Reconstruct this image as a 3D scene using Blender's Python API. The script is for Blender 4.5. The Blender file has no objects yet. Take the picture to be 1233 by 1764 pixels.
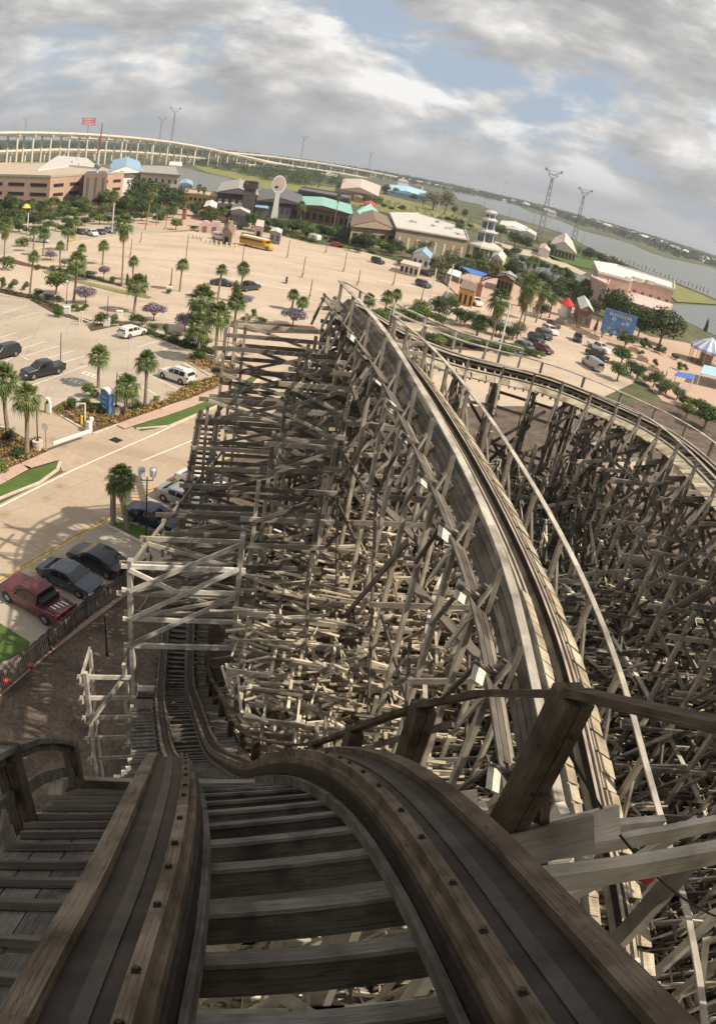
import bpy, math, random
import numpy as np
from mathutils import Vector, Matrix
R = math.radians
rnd = random.Random(11)
sc = bpy.context.scene
COL = sc.collection
sc.render.engine = 'CYCLES'

# ------------------------------------------------------------------ camera
# action camera on the front car: equidistant lens, measured from the photograph
F, CX, CY, H = 1195.0, 616.5, 882.0, 28.0
PITCH, ROLL = R(28.3), R(10.78)
U_ = np.array([math.cos(PITCH)*math.sin(ROLL), -math.cos(PITCH)*math.cos(ROLL), -math.sin(PITCH)])
_f = np.array([0, 0, 1.0]); _f = _f-(_f@U_)*U_; _f /= np.linalg.norm(_f)
CM = np.stack([np.cross(_f, U_), _f, U_])

def ray(x, y):
    u, v = x-CX, y-CY
    r = math.hypot(u, v)+1e-9
    t = r/F
    return CM @ np.array([math.sin(t)*u/r, math.sin(t)*v/r, math.cos(t)])

def at(x, y, z=0.0):
    """ground position (at height z) of a point measured in the photograph"""
    d = ray(x, y)
    d = d*((z-H)/d[2])
    return Vector((d[0], d[1], z))

def tall(bx, by, tx, ty, z0=0.0):
    """height of an upright thing: base and top measured in the photograph"""
    b = at(bx, by, z0)
    d = ray(tx, ty)
    return H + d[2]*math.hypot(b.x, b.y)/math.hypot(d[0], d[1]) - z0

cd = bpy.data.cameras.new('camera')
cam = bpy.data.objects.new('camera', cd)
COL.objects.link(cam)
sc.camera = cam
cd.type = 'PANO'
cd.panorama_type = 'FISHEYE_LENS_POLYNOMIAL'
cd.sensor_fit = 'VERTICAL'
cd.sensor_width, cd.sensor_height = 24.66, 35.28
cd.fisheye_fov = R(175)
cd.fisheye_polynomial_k0 = 0
cd.fisheye_polynomial_k1 = -1764/(F*35.28)
cd.fisheye_polynomial_k2 = cd.fisheye_polynomial_k3 = cd.fisheye_polynomial_k4 = 0
cd.clip_start, cd.clip_end = 0.05, 60000
_rot = np.stack([CM@[1, 0, 0], CM@[0, -1, 0], CM@[0, 0, -1]], 1)
_m = Matrix.Identity(4)
for i in range(3):
    for j in range(3):
        _m[i][j] = float(_rot[i, j])
_m[2][3] = H
cam.matrix_world = _m

# ------------------------------------------------------------------ mesh collector
class MB:
    def __init__(s):
        s.v, s.f, s.m, s.uv = [], [], [], []

    def face(s, pts, m=0, uv=None):
        n = len(s.v)
        s.v += [tuple(p) for p in pts]
        s.f.append(tuple(range(n, n+len(pts))))
        s.m.append(m)
        s.uv += uv if uv else [(0, 0)]*len(pts)

    def hexa(s, c, m=0, L=None):
        """8 corners: 0-3 first end (ring), 4-7 second end"""
        n = len(s.v)
        s.v += [tuple(p) for p in c]
        if L is None:
            L = (Vector(c[4])-Vector(c[0])).length
        a = (Vector(c[1])-Vector(c[0])).length
        b = (Vector(c[2])-Vector(c[1])).length
        o = rnd.random()*50
        vv = [0, a, a+b, a+b+a, a+b+a+b]
        for i in range(4):
            j = (i+1) % 4
            s.f.append((n+i, n+j, n+4+j, n+4+i))
            s.m.append(m)
            s.uv += [(o, vv[i]+o), (o, vv[i+1]+o), (o+L, vv[i+1]+o), (o+L, vv[i]+o)]
        for q in ((n+3, n+2, n+1, n), (n+4, n+5, n+6, n+7)):
            s.f.append(q)
            s.m.append(m)
            s.uv += [(o, o), (o, o+a), (o+.1, o+a), (o+.1, o)]

    def box(s, x, y, z, sx, sy, sz, rz=0, m=0):
        """centre x,y and bottom z"""
        c, t = math.cos(rz), math.sin(rz)
        P = []
        for zz in (z, z+sz):
            for a, b in ((-1, -1), (1, -1), (1, 1), (-1, 1)):
                lx, ly = a*sx/2, b*sy/2
                P.append((x+lx*c-ly*t, y+lx*t+ly*c, zz))
        s.hexa(P, m)

    def bar(s, p, q, w, h, up=(0, 0, 1), m=0):
        p, q = Vector(p), Vector(q)
        d = (q-p)
        L = d.length
        if L < 1e-6:
            return
        d /= L
        up = Vector(up)
        side = d.cross(up)
        if side.length < 1e-3:
            side = d.cross(Vector((1, 0, 0)))
        side.normalize()
        u = side.cross(d)
        a, b = side*(w/2), u*(h/2)
        s.hexa([p-a-b, p+a-b, p+a+b, p-a+b, q-a-b, q+a-b, q+a+b, q-a+b], m, L)

    def tube(s, p, q, r0, r1=None, n=8, m=0, cap=True):
        p, q = Vector(p), Vector(q)
        r1 = r0 if r1 is None else r1
        d = (q-p).normalized()
        side = d.cross(Vector((0, 0, 1)))
        if side.length < 1e-3:
            side = Vector((1, 0, 0))
        side.normalize()
        u = side.cross(d)
        k = len(s.v)
        for c, r in ((p, r0), (q, r1)):
            for i in range(n):
                a = 2*math.pi*i/n
                s.v.append(tuple(c+side*(r*math.cos(a))+u*(r*math.sin(a))))
        L = (q-p).length
        for i in range(n):
            j = (i+1) % n
            s.f.append((k+i, k+j, k+n+j, k+n+i))
            s.m.append(m)
            s.uv += [(0, i/n), (0, (i+1)/n), (L, (i+1)/n), (L, i/n)]
        if cap:
            s.f.append(tuple(k+n+i for i in range(n)))
            s.m.append(m)
            s.uv += [(0, 0)]*n

    def rings(s, rs, m=0, cap0=True, cap1=True, closed=True):
        """loft of equal-sized rings"""
        n = len(rs[0])
        k = len(s.v)
        for r in rs:
            s.v += [tuple(p) for p in r]
        L = 0
        for a in range(len(rs)-1):
            L2 = L+(Vector(rs[a+1][0])-Vector(rs[a][0])).length
            for i in range(n if closed else n-1):
                j = (i+1) % n
                s.f.append((k+a*n+i, k+a*n+j, k+(a+1)*n+j, k+(a+1)*n+i))
                s.m.append(m)
                s.uv += [(L, i*.2), (L, i*.2+.2), (L2, i*.2+.2), (L2, i*.2)]
            L = L2
        if cap0:
            s.f.append(tuple(k+n-1-i for i in range(n)))
            s.m.append(m)
            s.uv += [(0, 0)]*n
        if cap1:
            b = k+(len(rs)-1)*n
            s.f.append(tuple(b+i for i in range(n)))
            s.m.append(m)
            s.uv += [(0, 0)]*n

    def lathe(s, x, y, prof, n=12, m=0):
        """prof: (radius, z) from bottom to top"""
        s.rings([[(x+r*math.cos(2*math.pi*i/n), y+r*math.sin(2*math.pi*i/n), z) for i in range(n)] for r, z in prof], m)

    def prism(s, pts, z0, z1, m=0, mtop=None):
        n = len(pts)
        ar = sum(pts[i][0]*pts[(i+1) % n][1]-pts[(i+1) % n][0]*pts[i][1] for i in range(n))
        P = list(pts) if ar > 0 else list(pts)[::-1]
        for i in range(n):
            a, b = P[i], P[(i+1) % n]
            L = math.hypot(a[0]-b[0], a[1]-b[1])
            s.face([(a[0], a[1], z0), (b[0], b[1], z0), (b[0], b[1], z1), (a[0], a[1], z1)], m, [(0, 0), (L, 0), (L, z1-z0), (0, z1-z0)])
        s.face([(p[0], p[1], z1) for p in P], m if mtop is None else mtop)

    def build(s, name, mats, parent=None, smooth=False, local=False):
        me = bpy.data.meshes.new(name)
        off = Vector((0, 0, 0))
        if parent is not None and not local:
            off = parent.location.copy()
            if parent.parent is not None:
                off += parent.parent.location
        v = np.array(s.v, dtype=float).reshape(-1, 3)-np.array(off)
        me.from_pydata(v.tolist(), [], s.f)
        mats = mats if isinstance(mats, (list, tuple)) else [mats]
        for m in mats:
            me.materials.append(m)
        if len(mats) > 1:
            me.polygons.foreach_set('material_index', s.m)
        if s.uv and len(s.uv) == len(me.loops):
            l = me.uv_layers.new(name='UVMap')
            l.data.foreach_set('uv', [c for p in s.uv for c in p])
        if smooth:
            me.polygons.foreach_set('use_smooth', [True]*len(me.polygons))
        me.update()
        o = bpy.data.objects.new(name, me)
        COL.objects.link(o)
        if parent is not None:
            o.parent = parent
        return o

def tag(o, label, cat, group=None, kind=None):
    o['label'] = label
    o['category'] = cat
    if group:
        o['group'] = group
    if kind:
        o['kind'] = kind
    return o

def thing(name, label, cat, loc=(0, 0, 0), group=None):
    o = bpy.data.objects.new(name, None)
    COL.objects.link(o)
    o.location = loc
    o.empty_display_size = .2
    return tag(o, label, cat, group)

def copy_tree(o, parent=None):
    c = o.copy()
    COL.objects.link(c)
    if parent is not None:
        c.parent = parent
    for ch in list(o.children):
        copy_tree(ch, c)
    return c

def place(proto, used, loc, rz, scale, label, group=None):
    o = proto if proto.name not in used else copy_tree(proto)
    used.add(proto.name)
    o.location = loc
    o.rotation_euler = (0, 0, rz)
    o.scale = (scale, scale, scale) if not isinstance(scale, tuple) else scale
    o['label'] = label
    if group:
        o['group'] = group
    return o

# ------------------------------------------------------------------ materials
def newmat(name):
    m = bpy.data.materials.new(name)
    m.use_nodes = True
    return m, m.node_tree, m.node_tree.nodes['Principled BSDF']

def N(nt, t, **kw):
    n = nt.nodes.new(t)
    for k, v in kw.items():
        if k.startswith('i_'):
            n.inputs[k[2:].replace('_', ' ')].default_value = v
        else:
            setattr(n, k, v)
    return n

def ramp(nt, src, stops):
    r = nt.nodes.new('ShaderNodeValToRGB')
    el = r.color_ramp.elements
    while len(el) < len(stops):
        el.new(.5)
    for e, (p, c) in zip(el, stops):
        e.position = p
        e.color = (c[0], c[1], c[2], 1)
    nt.links.new(src, r.inputs[0])
    return r.outputs[0]

def mixc(nt, a, b, f, mode='MIX'):
    n = nt.nodes.new('ShaderNodeMix')
    n.data_type = 'RGBA'
    n.blend_type = mode
    for sock, val in ((n.inputs[0], f), (n.inputs[6], a), (n.inputs[7], b)):
        if isinstance(val, bpy.types.NodeSocket):
            nt.links.new(val, sock)
        elif isinstance(val, (int, float)):
            sock.default_value = val
        else:
            sock.default_value = (*val[:3], 1)
    return n.outputs[2]

def mat(name, col, rough=.8, var=.15, scale=3.0, metal=0, spec=.3, isl=0.0, bump=0.0, coords='Object'):
    """plain surface with blotchy variation; isl = variation between separate pieces"""
    m, nt, b = newmat(name)
    tc = N(nt, 'ShaderNodeTexCoord')
    no = N(nt, 'ShaderNodeTexNoise', i_Scale=scale, i_Detail=5.0, i_Roughness=.6)
    nt.links.new(tc.outputs[coords], no.inputs['Vector'])
    lo = tuple(c*(1-var) for c in col)
    hi = tuple(min(1, c*(1+var)) for c in col)
    out = ramp(nt, no.outputs['Fac'], [(.3, lo), (.7, hi)])
    if isl:
        g = N(nt, 'ShaderNodeNewGeometry')
        v = ramp(nt, g.outputs['Random Per Island'], [(0, (1-isl,)*3), (1, (1+isl,)*3)])
        out = mixc(nt, out, v, 1.0, 'MULTIPLY')
    nt.links.new(out, b.inputs['Base Color'])
    b.inputs['Roughness'].default_value = rough
    b.inputs['Metallic'].default_value = metal
    b.inputs['Specular IOR Level'].default_value = spec
    if bump:
        bp = N(nt, 'ShaderNodeBump', i_Strength=bump, i_Distance=.05)
        nt.links.new(no.outputs['Fac'], bp.inputs['Height'])
        nt.links.new(bp.outputs[0], b.inputs['Normal'])
    return m

def wood(name, stops, grain=.5, rough=.85, bump=.25, gs=34, crack=0.0):
    """weathered lumber: every board its own tone, grain along the board (UV)"""
    m, nt, b = newmat(name)
    g = N(nt, 'ShaderNodeNewGeometry')
    base = ramp(nt, g.outputs['Random Per Island'], stops)
    uv = N(nt, 'ShaderNodeUVMap')
    mp = N(nt, 'ShaderNodeMapping')
    mp.inputs['Scale'].default_value = (1.3 if gs < 60 else 2.2, gs, 1)
    nt.links.new(uv.outputs[0], mp.inputs[0])
    no = N(nt, 'ShaderNodeTexNoise', i_Scale=1.0, i_Detail=6.0, i_Roughness=.65)
    nt.links.new(mp.outputs[0], no.inputs['Vector'])
    gr = ramp(nt, no.outputs['Fac'], [(.25, (1-grain,)*3), (.5, (1, 1, 1)), (.8, (1+grain*.5,)*3)])
    tc = N(nt, 'ShaderNodeTexCoord')
    n2 = N(nt, 'ShaderNodeTexNoise', i_Scale=1.7, i_Detail=4.0)
    nt.links.new(tc.outputs['Object'], n2.inputs['Vector'])
    st = ramp(nt, n2.outputs['Fac'], [(.3, (.55, .52, .5)), (.55, (1, 1, 1)), (.8, (1.15, 1.12, 1.05))])
    c = mixc(nt, mixc(nt, base, gr, 1, 'MULTIPLY'), st, 1, 'MULTIPLY')
    if crack:                       # drying splits, dark knots and smears
        m2 = N(nt, 'ShaderNodeMapping')
        m2.inputs['Scale'].default_value = (1.1, gs*.35, 1)
        nt.links.new(uv.outputs[0], m2.inputs[0])
        n3 = N(nt, 'ShaderNodeTexNoise', i_Scale=1.0, i_Detail=3.0, i_Roughness=.5)
        nt.links.new(m2.outputs[0], n3.inputs['Vector'])
        c = mixc(nt, c, ramp(nt, n3.outputs['Fac'], [(.485, (1, 1, 1)), (.5, (1-crack,)*3), (.515, (1, 1, 1))]), 1, 'MULTIPLY')
        m3 = N(nt, 'ShaderNodeMapping')
        m3.inputs['Scale'].default_value = (2.4, 9, 1)
        nt.links.new(uv.outputs[0], m3.inputs[0])
        n4 = N(nt, 'ShaderNodeTexVoronoi', i_Scale=1.0)
        nt.links.new(m3.outputs[0], n4.inputs['Vector'])
        c = mixc(nt, c, ramp(nt, n4.outputs['Distance'], [(.03, (1-crack,)*3), (.09, (1, 1, 1))]), 1, 'MULTIPLY')
        n5 = N(nt, 'ShaderNodeTexNoise', i_Scale=5.0, i_Detail=5.0)
        nt.links.new(tc.outputs['Object'], n5.inputs['Vector'])
        c = mixc(nt, c, ramp(nt, n5.outputs['Fac'], [(.35, (.62, .6, .58)), (.55, (1, 1, 1)), (.75, (1.18, 1.15, 1.1))]), 1, 'MULTIPLY')
    nt.links.new(c, b.inputs['Base Color'])
    b.inputs['Roughness'].default_value = rough
    b.inputs['Specular IOR Level'].default_value = .25
    bp = N(nt, 'ShaderNodeBump', i_Strength=bump, i_Distance=.02)
    nt.links.new(no.outputs['Fac'], bp.inputs['Height'])
    nt.links.new(bp.outputs[0], b.inputs['Normal'])
    return m

M = {}
M['lumber'] = wood('weathered_lumber', [(0, (.16, .135, .11)), (.22, (.30, .265, .215)), (.5, (.50, .445, .35)), (.8, (.62, .56, .45)), (1, (.70, .64, .52))], grain=.35)
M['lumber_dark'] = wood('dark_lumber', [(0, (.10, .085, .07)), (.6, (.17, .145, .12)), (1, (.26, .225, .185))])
M['lumber_mid'] = wood('grey_brown_lumber', [(0, (.13, .112, .095)), (.4, (.235, .207, .172)), (.8, (.37, .33, .27)), (1, (.56, .50, .40))], grain=.4)  # darker copy: shade of the upper lattice put into the board tones
M['lit_pieces'] = wood('sunlit_lumber_pieces', [(0, (.17, .135, .10)), (.25, (.40, .335, .245)), (.6, (.62, .535, .40)), (1, (.80, .71, .55))], grain=.3)  # sunlight put into the pale colour of the added short boards
M['lumber_mixed'] = wood('shaded_lumber', [(0, (.08, .067, .056)), (.35, (.17, .148, .12)), (.62, (.33, .29, .235)), (.8, (.56, .50, .40)), (1, (.72, .66, .54))])  # deep shade and sunlit flecks inside the U turn put into these tones
M['lumber_white'] = wood('pale_lumber', [(0, (.46, .43, .37)), (1, (.70, .66, .58))], grain=.3)  # pale tones for the portal, the low handrail and the far railing
M['rail_top'] = wood('grey_handrail', [(0, (.36, .325, .275)), (1, (.56, .51, .43))], grain=.4)
M['deck'] = wood('walkway_boards', [(0, (.22, .20, .17)), (.6, (.31, .28, .24)), (1, (.40, .36, .30))], grain=.6)
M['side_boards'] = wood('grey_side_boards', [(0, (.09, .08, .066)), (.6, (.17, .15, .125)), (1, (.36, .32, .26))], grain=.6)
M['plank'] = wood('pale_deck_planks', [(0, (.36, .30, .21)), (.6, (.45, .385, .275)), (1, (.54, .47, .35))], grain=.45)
M['rail_wood'] = wood('rail_wood', [(0, (.31, .26, .195)), (1, (.45, .385, .295))], grain=.5)
M['near_rail_wood'] = wood('shaded_rail_wood', [(0, (.13, .098, .07)), (1, (.24, .19, .14))], grain=.6, gs=110, crack=.6, bump=.45)  # near copy of the rail wood with shade put into its darker tones
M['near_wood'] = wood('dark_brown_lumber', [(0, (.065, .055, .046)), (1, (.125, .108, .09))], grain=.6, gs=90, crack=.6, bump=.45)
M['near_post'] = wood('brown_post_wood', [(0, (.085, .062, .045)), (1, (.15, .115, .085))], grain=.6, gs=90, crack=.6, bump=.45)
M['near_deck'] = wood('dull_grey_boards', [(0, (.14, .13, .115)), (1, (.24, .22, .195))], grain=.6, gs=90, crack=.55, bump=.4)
M['tie'] = wood('tie_wood', [(0, (.13, .11, .09)), (1, (.22, .19, .16))], grain=.5)
M['steel'] = mat('rusty_rail_steel', (.034, .026, .021), .6, .6, 5, .2, .35)
M['polished'] = mat('polished_rail_steel', (.043, .037, .033), .5, .6, 5, .25, .5)
M['bolt'] = mat('bolt_steel', (.05, .04, .035), .5, .2, 5, .6)
M['gusset'] = mat('plywood_gusset', (.62, .58, .50), .85, .25, 6)
# ------------------------------------------------------------------ light and sky
SKYX, SKYY = 21.0, 3.0
SUN_AZ, SUN_EL = R(100), R(46)
SUN = Vector((math.sin(SUN_AZ)*math.cos(SUN_EL), math.cos(SUN_AZ)*math.cos(SUN_EL), math.sin(SUN_EL)))
ld = bpy.data.lights.new('sun', 'SUN')
ld.energy = 5.0
ld.angle = R(.55)
ld.color = (1, .89, .74)
lo_ = bpy.data.objects.new('sun', ld)
COL.objects.link(lo_)
lo_.location = (60, 20, 90)
lo_.rotation_euler = (-SUN).to_track_quat('-Z', 'Y').to_euler()

w = bpy.data.worlds.new('World')
sc.world = w
w.use_nodes = True
nt = w.node_tree
bg = nt.nodes['Background']
bg.inputs[1].default_value = .10
sky = N(nt, 'ShaderNodeTexSky')
sky.sky_type = 'NISHITA'
sky.sun_disc = False
sky.sun_elevation = SUN_EL
sky.sun_rotation = SUN_AZ
sky.air_density = 1.2
sky.dust_density = 2.5
tc = N(nt, 'ShaderNodeTexCoord')
sep = N(nt, 'ShaderNodeSeparateXYZ')
nt.links.new(tc.outputs['Generated'], sep.inputs[0])

def math_(op, a, b=None, clamp=False):
    n = nt.nodes.new('ShaderNodeMath')
    n.operation = op
    n.use_clamp = clamp
    for s, v in ((0, a), (1, b)):
        if v is None:
            continue
        if isinstance(v, bpy.types.NodeSocket):
            nt.links.new(v, n.inputs[s])
        else:
            n.inputs[s].default_value = v
    return n.outputs[0]

cmb = N(nt, 'ShaderNodeCombineXYZ')
nt.links.new(sep.outputs[0], cmb.inputs[0])
nt.links.new(sep.outputs[1], cmb.inputs[1])
nt.links.new(math_('MULTIPLY', sep.outputs[2], 2.3), cmb.inputs[2])

def cloud(scale, detail, off, rough=.56, dist=.2):
    mp = N(nt, 'ShaderNodeMapping')
    mp.inputs['Location'].default_value = off
    nt.links.new(cmb.outputs[0], mp.inputs[0])
    n = N(nt, 'ShaderNodeTexNoise', i_Scale=scale, i_Detail=detail, i_Roughness=rough, i_Distortion=dist)
    nt.links.new(mp.outputs[0], n.inputs['Vector'])
    return n.outputs['Fac']

CO = (SKYX, SKYY, 0)
CS = 3.4
big = cloud(CS, 10, CO)
cover = ramp(nt, big, [(.39, (0, 0, 0)), (.46, (1, 1, 1))])
# the same clouds sampled a little higher and towards the sun: bright tops, grey undersides
lit = cloud(CS, 5, (CO[0]+.035, CO[1], .075))
rim = math_('MULTIPLY', math_('SUBTRACT', big, lit), 4.6)
thick = math_('MULTIPLY', math_('SUBTRACT', .56, big), 1.6)
body = math_('MULTIPLY', math_('SUBTRACT', cloud(CS*3, 8, (7, 2, 0)), .5), 1.3)
val = math_('ADD', math_('ADD', math_('ADD', rim, .36), thick), body, True)
ccol = ramp(nt, val, [(0, (3.85, 3.85, 3.9)), (.35, (4.9, 4.85, 4.8)), (.65, (6.4, 6.3, 6.2)), (1, (8.8, 8.65, 8.45))])
skyc = mixc(nt, sky.outputs[0], (4.3, 5.1, 6.3), .75)
allc = mixc(nt, skyc, ccol, cover)
hz = ramp(nt, sep.outputs[2], [(0, (1, 1, 1)), (.03, (.62, .62, .62)), (.10, (0, 0, 0))])
allc = mixc(nt, allc, (3.75, 3.9, 4.15), hz)
nt.links.new(allc, bg.inputs[0])

sc.view_settings.view_transform = 'Standard'
sc.view_settings.look = 'None'
sc.view_settings.exposure = .12
sc.view_settings.gamma = 1
sc.view_settings.use_curve_mapping = False
sc.cycles.max_bounces = 5
sc.cycles.diffuse_bounces = 3
sc.cycles.glossy_bounces = 2
sc.cycles.transmission_bounces = 2
sc.cycles.transparent_max_bounces = 6
sc.cycles.volume_bounces = 0
sc.cycles.use_adaptive_sampling = True
sc.cycles.adaptive_threshold = .015
sc.cycles.use_denoising = True
sc.cycles.volume_step_rate = 4

# ------------------------------------------------------------------ the air
hz_m = bpy.data.materials.new('haze_air')
hz_m.use_nodes = True
hn = hz_m.node_tree
hn.nodes.remove(hn.nodes['Principled BSDF'])
pv = hn.nodes.new('ShaderNodeVolumePrincipled')
pv.inputs['Density'].default_value = .00016
pv.inputs['Color'].default_value = (.86, .90, .96, 1)
pv.inputs['Anisotropy'].default_value = .25
hn.links.new(pv.outputs[0], hn.nodes['Material Output'].inputs['Volume'])
b = MB()
b.box(0, 1200, -1, 9000, 9000, 76)
hz_o = b.build('haze', hz_m)
hz_o['kind'] = 'stuff'
hz_o['label'] = 'thin pale haze over the bay and the far shore'
hz_o['category'] = 'haze'

# ------------------------------------------------------------------ ground materials
def ground_mat(name, stops, scale, detail=8, stretch=None, rough=.9, fine=None, bump=0):
    m, nt, b = newmat(name)
    tc = N(nt, 'ShaderNodeTexCoord')
    mp = N(nt, 'ShaderNodeMapping')
    if stretch:
        mp.inputs['Rotation'].default_value = (0, 0, stretch[0])
        mp.inputs['Scale'].default_value = (stretch[1], stretch[2], 1)
    nt.links.new(tc.outputs['Object'], mp.inputs[0])
    no = N(nt, 'ShaderNodeTexNoise', i_Scale=scale, i_Detail=detail, i_Roughness=.6)
    nt.links.new(mp.outputs[0], no.inputs['Vector'])
    c = ramp(nt, no.outputs['Fac'], stops)
    if fine:
        n2 = N(nt, 'ShaderNodeTexNoise', i_Scale=fine[0], i_Detail=6.0)
        nt.links.new(tc.outputs['Object'], n2.inputs['Vector'])
        v = ramp(nt, n2.outputs['Fac'], [(.3, (1-fine[1],)*3), (.7, (1+fine[1],)*3)])
        c = mixc(nt, c, v, 1, 'MULTIPLY')
    nt.links.new(c, b.inputs['Base Color'])
    b.inputs['Roughness'].default_value = rough
    b.inputs['Specular IOR Level'].default_value = .2
    if bump:
        bp = N(nt, 'ShaderNodeBump', i_Strength=bump, i_Distance=.1)
        nt.links.new(no.outputs['Fac'], bp.inputs['Height'])
        nt.links.new(bp.outputs[0], b.inputs['Normal'])
    return m

M['land'] = ground_mat('scrub_land', [(.3, (.045, .06, .025)), (.5, (.10, .105, .05)), (.72, (.20, .175, .10))], .02, fine=(.4, .3))
M['concrete'] = ground_mat('lot_concrete', [(.30, (.42, .33, .245)), (.5, (.52, .415, .315)), (.72, (.57, .465, .36))], .12,
                           stretch=(R(-14), .35, 1.0), fine=(1.3, .07))
M['lot'] = ground_mat('near_lot_concrete', [(.3, (.38, .315, .245)), (.5, (.44, .37, .29)), (.72, (.49, .415, .33))], .16, fine=(2, .06))
M['road'] = ground_mat('road_concrete', [(.3, (.39, .30, .215)), (.5, (.455, .355, .26)), (.7, (.49, .39, .29))], .25, stretch=(R(-68), .12, 1.0), fine=(2, .06))
M['brick'] = ground_mat('brick_paving', [(.3, (.46, .315, .235)), (.7, (.54, .39, .30))], 1.2, fine=(7, .14))
M['grass'] = ground_mat('lawn_grass', [(.3, (.06, .105, .022)), (.7, (.115, .165, .045))], .6, fine=(9, .3))
M['dry_grass'] = ground_mat('dry_grass', [(.3, (.17, .18, .055)), (.7, (.26, .24, .09))], .12, fine=(2, .3))
M['mulch'] = ground_mat('bark_mulch', [(.35, (.075, .045, .03)), (.6, (.15, .10, .065))], 2.5, fine=(12, .3))
M['dirt'] = ground_mat('bare_dirt', [(.35, (.085, .062, .047)), (.6, (.16, .12, .09))], .5, fine=(5, .3), bump=.3)
M['sand'] = ground_mat('shore_sand', [(.35, (.40, .33, .22)), (.6, (.52, .45, .33))], .3, fine=(3, .2))
M['paint'] = mat('road_paint', (.78, .74, .66), .8, .12, 2)
M['faded'] = mat('faded_stall_paint', (.76, .69, .57), .85, .2, 1.5)
M['yellow_paint'] = mat('yellow_paint', (.62, .40, .09), .8, .25, 2)
M['kerb'] = mat('kerb_concrete', (.56, .47, .37), .9, .15, 2)
wm, wn, wb = newmat('bay_water')
M['water'] = wm
wb.inputs['Base Color'].default_value = (.10, .115, .085, 1)
wb.inputs['Roughness'].default_value = .22
wb.inputs['Specular IOR Level'].default_value = .5
tcw = N(wn, 'ShaderNodeTexCoord')
nw = N(wn, 'ShaderNodeTexNoise', i_Scale=.35, i_Detail=6.0, i_Roughness=.6)
wn.links.new(tcw.outputs['Object'], nw.inputs['Vector'])
bpw = N(wn, 'ShaderNodeBump', i_Strength=.35, i_Distance=.4)
wn.links.new(nw.outputs['Fac'], bpw.inputs['Height'])
wn.links.new(bpw.outputs[0], wb.inputs['Normal'])

def slab_joints(m, size, rot, dark):
    """expansion joints and oil stains of a concrete lot"""
    nt = m.node_tree
    b = nt.nodes['Principled BSDF']
    src = b.inputs['Base Color'].links[0].from_socket
    tc = N(nt, 'ShaderNodeTexCoord')
    mp = N(nt, 'ShaderNodeMapping')
    mp.inputs['Rotation'].default_value = (0, 0, rot)
    nt.links.new(tc.outputs['Object'], mp.inputs[0])
    br = N(nt, 'ShaderNodeTexBrick', i_Scale=1.0)
    br.offset = 0
    br.inputs['Color1'].default_value = (1, 1, 1, 1)
    br.inputs['Color2'].default_value = (.93, .93, .93, 1)
    br.inputs['Mortar'].default_value = (dark, dark, dark, 1)
    br.inputs['Mortar Size'].default_value = .035
    br.inputs['Brick Width'].default_value = size
    br.inputs['Row Height'].default_value = size
    nt.links.new(mp.outputs[0], br.inputs['Vector'])
    vo = N(nt, 'ShaderNodeTexVoronoi', i_Scale=.37)
    nt.links.new(mp.outputs[0], vo.inputs['Vector'])
    st = ramp(nt, vo.outputs['Distance'], [(.0, (.62, .58, .55)), (.16, (.9, .88, .87)), (.3, (1, 1, 1))])
    no = N(nt, 'ShaderNodeTexNoise', i_Scale=.11, i_Detail=4.0)
    nt.links.new(mp.outputs[0], no.inputs['Vector'])
    msk = ramp(nt, no.outputs['Fac'], [(.48, (0, 0, 0)), (.6, (1, 1, 1))])
    c = mixc(nt, src, br.outputs['Color'], 1, 'MULTIPLY')
    c = mixc(nt, c, mixc(nt, c, st, 1, 'MULTIPLY'), msk)
    nt.links.new(c, b.inputs['Base Color'])
slab_joints(M['concrete'], 5.2, R(-14), .78)
slab_joints(M['lot'], 4.6, R(-22), .76)
slab_joints(M['road'], 6.0, R(-64), .80)

def struct(name, mb, m):
    o = mb.build(name, m)
    o['kind'] = 'structure'
    return o

def sheet(name, px, z, m):
    b = MB()
    P = [at(x, y, z) for x, y in px]
    ar = sum(P[i].x*P[(i+1) % len(P)].y-P[(i+1) % len(P)].x*P[i].y for i in range(len(P)))
    b.face(P if ar > 0 else P[::-1])
    return struct(name, b, m)

def strip(b, px, wdt, z, h=0.0):
    """ribbon of constant width along a line measured on the ground"""
    P = [at(x, y, z) for x, y in px]
    for i in range(len(P)-1):
        p, q = P[i], P[i+1]
        d = (q-p).normalized()
        s = Vector((-d.y, d.x, 0))*(wdt/2)
        if h:
            b.hexa([p-s, p+s, p+s+Vector((0, 0, h)), p-s+Vector((0, 0, h)), q-s, q+s, q+s+Vector((0, 0, h)), q-s+Vector((0, 0, h))])
        else:
            b.face([p-s, q-s, q+s, p+s], 0, [(0, 0), ((q-p).length, 0), ((q-p).length, wdt), (0, wdt)])

b = MB()
b.face([(-4400, -3200, 0), (4400, -3200, 0), (4400, 5600, 0), (-4400, 5600, 0)])
struct('ground', b, M['land'])

# bay and channels
sheet('bay_water', [(770, 318), (805, 330), (850, 341), (880, 350), (915, 366), (965, 381), (1005, 398), (1085, 420), (1120, 436), (1155, 446), (1233, 463), (1420, 520),
                    (1500, 640), (1300, 528), (1233, 516), (1215, 508), (1150, 481), (1112, 469), (1045, 441), (1003, 421), (970, 402), (925, 388), (860, 369), (825, 352), (790, 345)], .25, M['water'])
sheet('channel_water', [(300, 290), (320, 289), (352, 298), (392, 307), (430, 318), (455, 326), (400, 336), (360, 340), (300, 318), (270, 300)], .2, M['water'])
sheet('marina_water', [(880, 430), (920, 440), (1000, 472), (1020, 480), (1140, 520), (1160, 524), (1233, 527), (1420, 560), (1400, 640), (1300, 606), (1225, 575), (1160, 545), (1090, 530), (1010, 500), (985, 498), (925, 480), (900, 460)], .16, M['water'])
sheet('breakwater_grass', [(1150, 484), (1214, 511), (1233, 521), (1233, 524), (1165, 520), (1148, 505)], .5, M['dry_grass'])
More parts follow.
